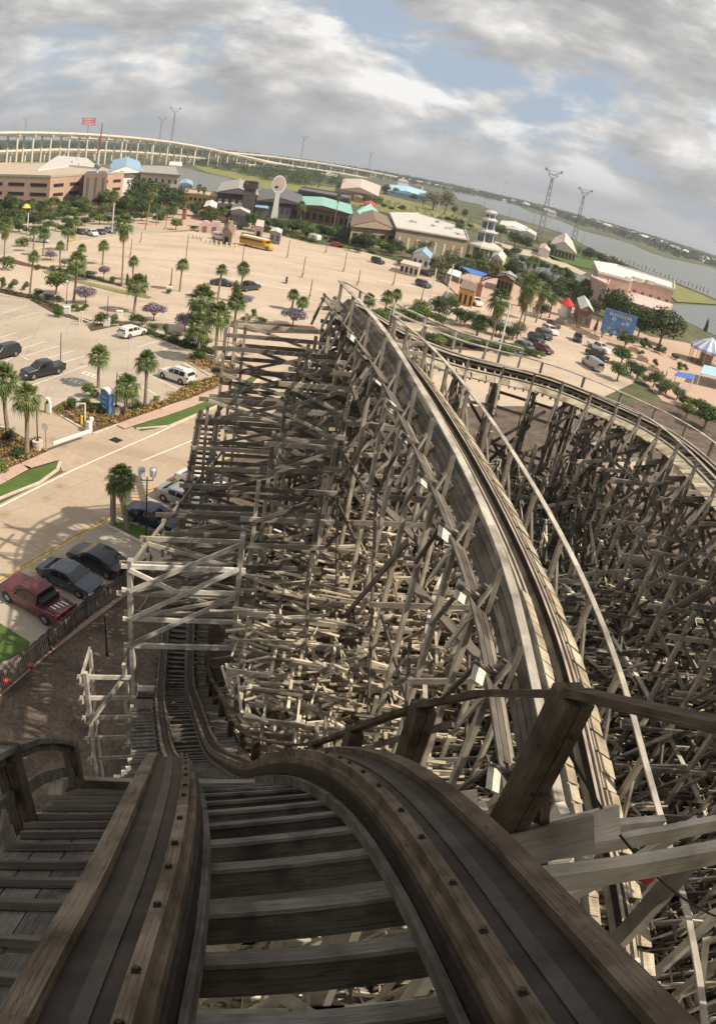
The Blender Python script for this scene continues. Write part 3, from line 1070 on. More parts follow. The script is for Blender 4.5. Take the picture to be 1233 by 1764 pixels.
for (x0, y0, z0, x1, y1, z1) in ((620, 830, 13.8, 728, 942, 12.2), (700, 998, 13.2, 828, 1138, 12.6)):
    b = MB()
    p, q = at(x0, y0, z0), at(x1, y1, z1)
    b.bar(p, q, .30, .1, (.3, -.4, .85))
    b.bar(p+Vector((.34, .1, -.2)), q+Vector((.34, .1, -.2)), .26, .1, (.3, -.4, .85))
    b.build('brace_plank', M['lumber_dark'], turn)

# ---- wide trestle over the bottom of the drop ------------------------------
wide = thing('wide_trestle', 'grey lattice trestle of stacked ledgers and posts with a pale portal over the low track', 'trestle', (-8.6, 22.2, 0))
dv = Vector((.956, .292, 0)).normalized()
yy, k = 22.2, 0
prev = None
while yy < 37:
    c = Vector((-8.7+.06*(yy-22.2), yy, 0))
    t = min(1, max(0, (yy-22.2)/6.5))
    z0t = 11.9 if yy < 29.5 else (15.5 if yy < 31 else 19.2)
    legs = [(0, z0t), (4.55, 13.4+5.7*t), (7.5, 16.2+3*t)] + ([(9.9, 18.6)] if yy > 28 else [(9.9, 9.5)])
    b = MB()
    bent(b, c, dv, legs, 0, 1.3, 1.2+.22*(k % 3), .8)
    if k == 0:
        wb = MB()
        for z, w in ((7.45, .26), (8.95, .2), (10.5, .2), (11.7, .2)):
            wb.bar(c+dv*-.35+Vector((0, 0, z))-Vector((0, .16, 0)), c+dv*4.8+Vector((0, 0, z))-Vector((0, .16, 0)), .1, w)
        for a, e in (((0, 7.6), (4.5, 10.4)), ((0, 9), (4.5, 11.8)), ((0, 11.6), (1.9, 10.6)), ((0, 10.5), (4.5, 13))):
            wb.bar(c+dv*a[0]+Vector((0, -.26, a[1])), c+dv*e[0]+Vector((0, -.26, e[1])), .08, .2)
        wb.bar(c+Vector((0, -.1, 0)), c+Vector((0, -.1, 12)), .26, .2)
        wb.bar(c+dv*4.55+Vector((0, -.1, 7.2)), c+dv*4.55+Vector((0, -.1, 13.4)), .24, .2)
        wb.build('portal_frame', M['lumber_white'], wide)
    o = b.build('bent', M['lumber_mid'], wide)
    k += 1
    yy += 1.75
for l in (0, 4.55, 7.5, 9.9):
    for z in (2.6, 5.6, 8.7, 11.7, 14.7, 17.8):
        b = MB()
        y = 22.2
        while y < 34:
            t = min(1, max(0, (y-22.2)/6.5))
            top = {0: 11.9 if y < 29.5 else 19, 4.55: 13.4+5.7*t, 7.5: 16.2+3*t, 9.9: 18.6}[l]
            if z < top and (l < 9 or y > 27):
                beam(b, Vector((-8.7+.06*(y-22.2), y-.22, z))+dv*l, Vector((-8.7+.06*(y-17.7), y+4.5-.12, z+rnd.uniform(-.1, .1)))+dv*l, .07, .19)
            y += 4.5
        if b.v:
            b.build('ribbon', M['lumber_mid'], wide)

# ---- low helix track inside the U ------------------------------------------
helix = thing('helix_track', 'low wooden coaster track curving through the lumber beneath the U turn', 'coaster track', (8, 22, 0))
HL = float(HELIX['s'][-1])
rails(HELIX, 0, HL-.5, helix)
b = MB()
s = .3
while s < HL-.6:
    X, T, Sh, S, Nn = fr(HELIX, s)
    b.bar(tp(HELIX, s, -1.6, -.46), tp(HELIX, s, 1.6, -.46), .1, .2, Nn)
    s += .62
o = b.build('ties', M['lumber'], helix)
o['kind'] = 'stuff'
handrail(HELIX, .4, HL-1, -1.8, -.3, 1.2, 2.4, helix, M['lumber_white'], M['lumber'], 1.5, False, .14, .2)
s, k = .6, 0
while s < HL-1:
    X, T, Sh, S, Nn = fr(HELIX, s)
    b = MB()
    zt = X.z-.8
    bent(b, X, Sh, [(-4.2, zt-2.4), (-2.4, zt), (-.8, zt), (.8, zt), (2.4, zt), (4.2, zt-1.5)], 0, 1.5, .9+.3*(k % 3), 1, None, .2, 1.1, .6)
    b.bar(tp(HELIX, s, -2.8, -.68), tp(HELIX, s, 2.8, -.68), .09, .26, Nn)
    b.build('bent', [M['lumber_mixed'], M['lit_pieces']], helix)
    k += 1
    s += 1.9

# ---- crossing trestles that fill the lot ------------------------------------
def row(name, label, x0, y0, x1, y1, z0, z1, half, spc, seed, legs_n=4, diag=.9, m='lumber', lit_count=1.5):
    r2 = random.Random(seed)
    t = thing(name, label, 'trestle', (x0, y0, 0))
    a, c = Vector((x0, y0, 0)), Vector((x1, y1, 0))
    d = (c-a)
    L = d.length
    d.normalize()
    sd = Vector((d.y, -d.x, 0))
    n = int(L/spc)
    br = MB()
    for i in range(n+1):
        p = a+d*(i*spc)
        z = z0+(z1-z0)*i/max(1, n)+r2.uniform(-.3, .3)
        b = MB()
        lg = [(-half+2*half*j/(legs_n-1), z-(r2.uniform(0, 2.6) if j in (0, legs_n-1) else 0)) for j in range(legs_n)]
        bent(b, p, sd, lg, 0, 1.05, .6+r2.uniform(0, .8), diag*.75, r2, .15, lit_count*.62, .6 if m == 'lumber_mixed' else 1.0)
        if b.v:
            b.build('bent', [M[m], M['lit_pieces']], t)
        if i % 2 == 0:
            for l, zt in lg:
                for zz in (2.0, 4.4, 6.8, 9.2, 11.4):
                    if zz < zt and r2.random() < .6:
                        beam(br, p+sd*l+Vector((0, 0, zz)), p+sd*l+d*(spc*2)+Vector((0, 0, zz+r2.uniform(-1.2, 1.2))), .07, .18)
    if br.v:
        o = br.build('longitudinal_brace', M[m], t)
        o['kind'] = 'stuff'
    return t

row('low_trestle', 'sunlit low trestle of pale crossed lumber between the drop and the climbing track', .2, 7.5, -2.2, 33, 10.0, 11.0, 2.4, 1.35, 3, 5, .9, 'lumber', 2.0)
row('low_trestle', 'low trestle of tangled lumber directly under the climbing track', 4.6, 5, .9, 31, 9.5, 11.5, 2.0, 1.4, 4, 4, .9, 'lumber', 2.0)
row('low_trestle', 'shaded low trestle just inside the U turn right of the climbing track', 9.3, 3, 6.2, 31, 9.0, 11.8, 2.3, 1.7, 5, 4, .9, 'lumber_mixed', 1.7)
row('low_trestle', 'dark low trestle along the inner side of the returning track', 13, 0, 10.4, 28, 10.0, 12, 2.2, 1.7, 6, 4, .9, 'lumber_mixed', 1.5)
row('low_trestle', 'low cross trestle running sideways beneath the first drop', -2.5, 12.5, 10, 16.2, 7.5, 8.5, 1.6, 1.5, 8, 3, .9, 'lumber', 2.0)
row('low_trestle', 'slanting low trestle of short pale pieces across the middle of the lot', -4.5, 19, 8, 25.5, 9.5, 8.5, 1.8, 1.5, 9, 4, .9, 'lumber', 2.0)
row('low_trestle', 'lowest cross trestle at the foot of the climbing track', -1.5, 9.5, 9, 10.5, 8.0, 7.0, 1.6, 1.5, 10, 4, .9, 'lumber', 2.0)

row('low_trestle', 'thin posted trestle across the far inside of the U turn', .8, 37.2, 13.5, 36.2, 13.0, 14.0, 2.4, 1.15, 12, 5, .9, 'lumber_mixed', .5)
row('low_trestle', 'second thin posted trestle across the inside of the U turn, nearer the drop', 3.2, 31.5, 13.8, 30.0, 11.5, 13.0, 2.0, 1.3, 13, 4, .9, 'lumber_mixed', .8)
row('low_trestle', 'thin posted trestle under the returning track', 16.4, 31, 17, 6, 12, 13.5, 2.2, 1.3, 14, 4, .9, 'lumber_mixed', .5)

# ---- unseen trestle added beside the drop: it throws the shade over the near track --------
shade_trestle = thing('added_shade_trestle', 'tall plank clad lift hill trestle standing close beside the first drop', 'lift hill', (9.6, 0, 0))
b = MB()
for i in range(44):
    z = 26.6+i*.29
    b.bar((8.2, -9, z), (8.2, 6.6+rnd.uniform(-.5, .25), z), .05, .245)
b.build('cladding', M['lumber'], shade_trestle)
for y in (-8.4, -5.9, -3.4, -.9, 1.6, 4.1, 6.4):
    b = MB()
    bent(b, Vector((9.9, y, 0)), Vector((1, 0, 0)), [(-1.45, 39), (0, 36), (1.6, 36), (4.2, 20)], 0, 2.6, 1, .9)
    b.build('bent', M['lumber'], shade_trestle)
b = MB()
for lat in (9.3, 10.6):
    b.bar((lat, -9, 36.5), (lat, 6.4, 36.5), .4, .3)
y = -9
while y < 6.4:
    b.bar((8.3, y, 36.2), (11.8, y, 36.2), .12, .2)
    y += .6
b.build('track_deck', M['tie'], shade_trestle)
# ------------------------------------------------------------------ plants
def leafmat(name, stops, trans=.25):
    m, nt, b = newmat(name)
    g = N(nt, 'ShaderNodeNewGeometry')
    tc = N(nt, 'ShaderNodeTexCoord')
    oi = N(nt, 'ShaderNodeObjectInfo')
    no = N(nt, 'ShaderNodeTexNoise', i_Scale=1.1, i_Detail=3.0)
    nt.links.new(tc.outputs['Object'], no.inputs['Vector'])
    a = nt.nodes.new('ShaderNodeMath')
    a.operation = 'MULTIPLY_ADD'
    nt.links.new(g.outputs['Random Per Island'], a.inputs[0])
    a.inputs[1].default_value = .6
    nt.links.new(no.outputs['Fac'], a.inputs[2])
    s = nt.nodes.new('ShaderNodeMath')
    s.operation = 'SUBTRACT'
    nt.links.new(a.outputs[0], s.inputs[0])
    s.inputs[1].default_value = .3
    c = ramp(nt, s.outputs[0], stops)
    v = ramp(nt, oi.outputs['Random'], [(0, (.8, .84, .8)), (1, (1.2, 1.14, 1.1))])
    c = mixc(nt, c, v, 1, 'MULTIPLY')
    nt.links.new(c, b.inputs['Base Color'])
    b.inputs['Roughness'].default_value = .6
    b.inputs['Specular IOR Level'].default_value = .25
    return m

M['leaf'] = leafmat('broad_leaves', [(0, (.035, .06, .015)), (.5, (.075, .12, .028)), (1, (.15, .19, .05))])
M['leaf_dark'] = leafmat('dark_oak_leaves', [(0, (.022, .04, .014)), (.5, (.045, .075, .022)), (1, (.09, .125, .035))])
M['leaf_pale'] = leafmat('yellow_green_leaves', [(0, (.07, .10, .02)), (.5, (.15, .20, .04)), (1, (.27, .30, .08))])
M['leaf_grey'] = leafmat('greyish_leaves', [(0, (.05, .06, .03)), (.5, (.11, .12, .06)), (1, (.2, .19, .11))])
M['blossom'] = leafmat('lilac_blossom', [(0, (.075, .07, .07)), (.4, (.17, .14, .19)), (1, (.33, .27, .36))])
M['flower'] = leafmat('bed_flowers', [(0, (.10, .12, .03)), (.45, (.30, .20, .07)), (.75, (.5, .30, .12)), (1, (.6, .45, .25))])
M['frond'] = leafmat('palm_fronds', [(0, (.05, .075, .02)), (.5, (.11, .15, .042)), (1, (.21, .25, .085))])
M['dead_frond'] = leafmat('dry_fronds', [(0, (.16, .12, .06)), (.5, (.30, .24, .12)), (1, (.42, .36, .2))])
M['bark'] = mat('bark', (.20, .155, .115), .95, .3, 6)
M['palm_bark'] = mat('palm_trunk_bark', (.27, .21, .155), .95, .25, 5)

def leaves(mb, blobs, n, size, r, flat=.3):
    tot = sum(b[3]*b[3]*b[4] for b in blobs)
    for (x, y, z, rx, rz) in blobs:
        k = int(n*rx*rx*rz/tot)
        for _ in range(k):
            a, c = r.uniform(0, 2*math.pi), r.uniform(-1, 1)
            q = r.random()**.28
            sq = math.sqrt(1-c*c)
            p = Vector((x+rx*q*sq*math.cos(a), y+rx*q*sq*math.sin(a), z+rz*q*c))
            nrm = Vector((sq*math.cos(a)+r.uniform(-.7, .7), sq*math.sin(a)+r.uniform(-.7, .7), c+r.uniform(-.4, .9))).normalized()
            t = nrm.cross(Vector((r.uniform(-1, 1), r.uniform(-1, 1), r.uniform(-1, 1)))).normalized()
            u = nrm.cross(t)
            s = size*r.uniform(.6, 1.25)
            mb.face([p-t*s*.5, p-u*s*.32, p+t*s*.5, p+u*s*.32])

def tree_proto(name, cat, h, w, crown_mat, n, leaf, seed, trunk=.35, lumps=9, shape='round', tr=.16):
    r = random.Random(seed)
    t = thing(name, '', cat)
    b = MB()
    zt = h*trunk
    b.tube((0, 0, 0), (r.uniform(-.1, .1), r.uniform(-.1, .1), zt), tr*1.25, tr*.85, 7)
    blobs = []
    for i in range(lumps):
        a = 2*math.pi*i/lumps+r.uniform(-.4, .4)
        if shape == 'cone':
            f = (i+.5)/lumps
            zz = h*(.12+.80*f)
            rad = w*.5*(1-f)*.5+.05
            blobs.append((rad*.2*math.cos(a), rad*.2*math.sin(a), zz, rad+.16*w, h*.14))
            continue
        rad = w*.5*r.uniform(.35, .66)
        zz = zt+(h-zt)*r.uniform(.22, .72)
        rr = w*r.uniform(.19, .30)
        rz = (h-zt)*r.uniform(.20, .32)
        if i == 0:
            rad, zz, rr, rz = 0, zt+(h-zt)*.62, w*.3, (h-zt)*.36
        blobs.append((rad*math.cos(a), rad*math.sin(a), zz, rr, rz))
        if trunk > .1:
            b.tube((0, 0, zt*.85), (rad*math.cos(a)*.9, rad*math.sin(a)*.9, zz), tr*.5, tr*.16, 5)
    b.build('trunk', M['bark'], t, local=True)
    c = MB()
    leaves(c, blobs, n, leaf, r)
    c.build('crown', crown_mat, t, local=True)
    t['dims'] = (w, h)
    return t

def fan(mb, base, d, up, L, Rf, r, n=13, droop=.5):
    """one palmate leaf: stalk and radiating leaflets that hang at their tips"""
    side = d.cross(up).normalized()
    hub = base+d*L
    mb.bar(base, hub, .035, .02, up)
    for i in range(n):
        a = R(-115+230*i/(n-1))
        q = (d*math.cos(a)+side*math.sin(a)).normalized()
        ln = Rf*(1-.28*abs(i/(n-1)-.5)*2)*r.uniform(.85, 1.1)
        m1 = hub+q*ln*.6+up*(.04*ln)
        tip = hub+q*ln+Vector((0, 0, -droop*ln*r.uniform(.5, 1.1)))
        sd = q.cross(up).normalized()*(ln*.085)
        mb.face([hub, m1-sd, tip, m1+sd])

def palm_proto(kind, seed):
    r = random.Random(seed)
    t = thing('palm_tree', '', 'palm')
    h = 4.0
    b = MB()
    rs = []
    r0 = {'sabal': .19, 'tall': .17, 'bushy': .22}[kind]
    bx, by = r.uniform(-.25, .25), r.uniform(-.2, .2)
    for i in range(11):
        f = i/10
        rad = r0*(1.25-.45*f+(.12 if i == 0 else 0))*(1+.05*(i % 2))
        rs.append([(rad*math.cos(2*math.pi*j/9)+bx*math.sin(f*2.4), rad*math.sin(2*math.pi*j/9)+by*math.sin(f*2.4), h*f) for j in range(9)])
    b.rings(rs)
    b.build('trunk', M['palm_bark'], t, local=True)
    tip = Vector((bx*math.sin(2.4), by*math.sin(2.4), 0))
    c = MB()
    nf = {'sabal': 40, 'tall': 34, 'bushy': 46}[kind]
    for i in range(nf):
        f = (i+.5)/nf
        az = i*2.39996+r.uniform(-.2, .2)
        el = R(82-122*f**.85)+r.uniform(-.12, .12)
        d = Vector((math.cos(az)*math.cos(el), math.sin(az)*math.cos(el), math.sin(el)))
        up = Vector((-math.cos(az)*math.sin(el), -math.sin(az)*math.sin(el), math.cos(el)))
        fan(c, tip+Vector((0, 0, .12*math.sin(el))), d, up, r.uniform(.62, .85)*(1.15 if kind == 'bushy' else 1), r.uniform(.72, .95), r, 13, .35+.5*f)
    c.build('crown', M['frond'], t, local=True)
    if kind == 'tall':
        k = MB()
        for i in range(46):
            az = i*2.39996
            el = R(-52-30*r.random())
            d = Vector((math.cos(az)*math.cos(el), math.sin(az)*math.cos(el), math.sin(el)))
            up = Vector((-math.cos(az)*math.sin(el), -math.sin(az)*math.sin(el), math.cos(el)))
            fan(k, tip+Vector((0, 0, -.1-.9*r.random())), d, up, .4, .7, r, 9, .9)
        k.build('skirt', M['dead_frond'], t, local=True)
    return t

USED = set()
PALM = {k: [palm_proto(k, 30+7*i+s) for i in range(2)] for s, k in enumerate(('sabal', 'tall', 'bushy'))}
_pi = 0
def palm(bx, by, cx, cy, dia, label, kind='sabal', group='palms around the lots'):
    """base and crown centre as measured in the photograph, crown width in its pixels"""
    global _pi
    p = at(bx, by)
    h = max(1.2, tall(bx, by, cx, cy))
    dist = math.sqrt(p.x**2+p.y**2+(H-h)**2)
    s = dia/F*dist/3.0
    proto = PALM[kind][_pi % 2]
    _pi += 1
    o = place(proto, USED, p, rnd.uniform(0, 6.28), s, label, group)
    o.rotation_euler = (rnd.gauss(0, .035), rnd.gauss(0, .035), rnd.uniform(0, 6.28))
    for ch in o.children:
        n = ch.name.split('.')[0]
        if n == 'trunk':
            ch.scale = (1/s*.9, 1/s*.9, (h+.1)/(4.0*s))
        else:
            ch.location = (0, 0, h/s)
    return o

for a in [
    (170, 668, 176, 614, 47, 'slim fan palm behind the clipped hedge of the lot entrance'),
    (250, 702, 254, 624, 48, 'straight fan palm in the mulch bed beside the parked white people carrier'),
    (216, 716, 215, 668, 50, 'short shaggy fan palm between the blue sign and the brick pavement', 'bushy'),
    (15, 748, 24, 655, 66, 'shaggy fan palm at the photo edge, behind the leaning one', 'bushy'),
    (47, 786, 40, 690, 58, 'leaning fan palm beside the round planter at the gate exit', 'bushy'),
    (371, 628, 379, 545, 54, 'stout fan palm with a clean trunk next to the brick path', 'bushy'),
    (343, 605, 343, 562, 48, 'low broad palm throwing shade on the empty stall', 'bushy'),
    (403, 592, 409, 520, 42, 'thin trunked palm left of the timber tower top'),
    (336, 575, 340, 517, 56, 'wide feathery palm between the lilac trees and the dark saloon', 'bushy'),
    (52, 507, 52, 443, 25, 'small headed palm standing alone on the pale aisle at far left'),
    (127, 522, 129, 452, 40, 'thick palm behind the round green tree of the hedge row', 'bushy'),
    (105, 464, 103, 424, 20, 'left one of two slim palms on the mulch median'),
    (140, 470, 141, 428, 20, 'right one of two slim palms on the mulch median'),
    (177, 456, 176, 424, 24, 'round headed dark palm alone on the far lot'),
    (74, 441, 76, 404, 26, 'palm beside the purple shrub near the side street'),
    (58, 434, 56, 398, 20, 'thin palm in front of the parked cars by the side street'),
    (8, 446, 8, 388, 34, 'tall palm cut by the photo edge near the side street', 'tall'),
    (116, 432, 115, 396, 30, 'bushy palm by the yellow barriers of the side street', 'bushy'),
    (210, 492, 213, 386, 42, 'tallest palm of the lot, with a brown skirt of dry fronds', 'tall'),
    (230, 484, 232, 451, 23, 'palm behind the pair of pointed cypresses'),
    (310, 502, 314, 457, 27, 'lone palm on the tip of the far island'),
    (231, 540, 229, 492, 42, 'broad palm behind the white hatchback', 'bushy'),
    (375, 517, 379, 465, 25, 'palm in front of the dark saloon on the far lot'),
    (415, 495, 419, 463, 28, 'palm standing against the grey pickup on the far lot'),
    (502, 535, 502, 508, 26, 'left palm above the big lilac bush'),
    (521, 538, 523, 522, 24, 'low palm right of the big lilac bush', 'bushy'),
    (250, 396, 250, 329, 26, 'tall palm with a dry skirt in front of the dark oaks', 'tall'),
    (193, 400, 195, 337, 22, 'tall palm beside the garage stair tower', 'tall'),
    (297, 380, 297, 357, 18, 'small palm in front of the lattice arch'),
    (270, 388, 267, 360, 20, 'palm at the left foot of the lattice arch'),
    (573, 396, 578, 338, 13, 'thin tall palm before the turquoise roof', 'tall'),
    (517, 386, 520, 355, 20, 'palm at the left end of the turquoise roof'),
    (845, 590, 873, 520, 50, 'leaning big fan palm with yellow dry fronds by the lake lot', 'tall'),
    (900, 566, 910, 490, 46, 'tall palm at the middle of the clump by the lake lot', 'tall'),
    (893, 560, 899, 512, 34, 'lower palm at the left of the clump by the lake lot', 'tall'),
    (922, 556, 923, 498, 34, 'right palm of the clump by the lake lot', 'tall'),
    (660, 548, 662, 512, 27, 'bushy palm behind the far railing of the turn', 'bushy'),
    (676, 545, 674, 506, 22, 'second bushy palm behind the far railing of the turn', 'bushy'),
    (632, 545, 630, 516, 26, 'low palm just right of the highest handrail corner', 'bushy'),
    (787, 424, 786, 386, 22, 'palm left of the lighthouse tower'),
    (663, 398, 663, 381, 16, 'palm before the gable of the tan restaurant'),
    (700, 428, 702, 404, 20, 'palm in front of the long tan wall'),
    (902, 484, 902, 448, 18, 'palm before the marina water, left of its twin', 'tall'),
    (915, 486, 914, 450, 18, 'palm before the marina water, right of its twin', 'tall'),
    (950, 484, 952, 464, 16, 'small left palm at the marina edge'),
    (962, 488, 963, 467, 16, 'small right palm at the marina edge'),
    (1000, 520, 1005, 496, 34, 'feathery palm at the left end of the pink building', 'bushy'),
    (820, 580, 818, 556, 34, 'squat palm by the shaded cars of the lake lot', 'bushy'),
    (222, 914, 211, 828, 58, 'dark palm on the grass island beside the twin lamp', 'bushy'),
    (195, 907, 188, 838, 36, 'slimmer dark palm at the tip of the grass island'),
    (56, 366, 56, 350, 20, 'palm in front of the shaded garage wall'),
    (88, 366, 88, 348, 18, 'palm at the sunlit corner of the garage'),
    (22, 372, 20, 350, 22, 'palm at the far left below the garage', 'tall'),
    (945, 548, 952, 516, 24, 'young palm beside the red topped kiosk'),
    (340, 345, 342, 322, 12, 'distant palm beside the orange terrace', 'tall'),
    (350, 346, 350, 326, 11, 'second distant palm beside the orange terrace', 'tall'),
    (148, 372, 148, 352, 20, 'palm between the garage and the round oaks'),
    (33, 400, 32, 378, 22, 'palm beside the yellow parasol'),
    (130, 402, 131, 380, 18, 'palm behind the white van on the side street'),
    (610, 418, 612, 396, 16, 'palm by the tan restaurant porch'),
]:
    palm(*a)

TP = {
    'round': [tree_proto('round_tree', 'tree', 5, 5, M['leaf'], 1500, .42, s) for s in (3, 4)],
    'dark': [tree_proto('oak_tree', 'tree', 6, 7, M['leaf_dark'], 2300, .45, s, .25, 12) for s in (5, 6)],
    'pale': [tree_proto('light_green_tree', 'tree', 5, 5, M['leaf_pale'], 1200, .42, s) for s in (7,)],
    'grey': [tree_proto('thin_tree', 'tree', 6, 4.5, M['leaf_grey'], 700, .4, s, .3, 10) for s in (8, 9)],
    'lilac': [tree_proto('crape_myrtle', 'flowering tree', 3, 4.4, M['blossom'], 2000, .26, s, .34, 10, tr=.09) for s in (10, 11)],
    'shrub': [tree_proto('shrub', 'shrub', 1.6, 2, M['leaf'], 800, .2, s, .05, 7, tr=.05) for s in (12, 13)],
    'ball': [tree_proto('clipped_bush', 'shrub', 1.6, 1.7, M['leaf'], 1300, .15, s, .04, 5, tr=.05) for s in (14,)],
    'dark_shrub': [tree_proto('dark_shrub', 'shrub', 1.6, 2.2, M['leaf_dark'], 800, .2, s, .05, 7, tr=.05) for s in (15,)],
    'pale_shrub': [tree_proto('pale_shrub', 'shrub', 1.2, 1.6, M['leaf_pale'], 500, .18, s, .05, 6, tr=.04) for s in (16,)],
    'cone': [tree_proto('cypress', 'shrub', 4, 1.5, M['leaf_dark'], 1500, .2, s, .06, 10, 'cone', .07) for s in (17,)],
    'flower': [tree_proto('flower_clump', 'flowers', .7, 1.3, M['flower'], 260, .14, s, .05, 6, tr=.03) for s in (18,)],
}
_ti = {}
def plant(kind, bx, by, tx, ty, wpx, label, group=None):
    p = at(bx, by)
    h = max(.4, tall(bx, by, tx, ty))
    dist = math.sqrt(p.x**2+p.y**2+H*H)
    w_ = wpx/F*dist
    k = _ti.get(kind, 0)
    _ti[kind] = k+1
    proto = TP[kind][k % len(TP[kind])]
    pw, ph = proto['dims']
    return place(proto, USED, p, rnd.uniform(0, 6.28), (w_/pw, w_/pw, h/ph), label, group)

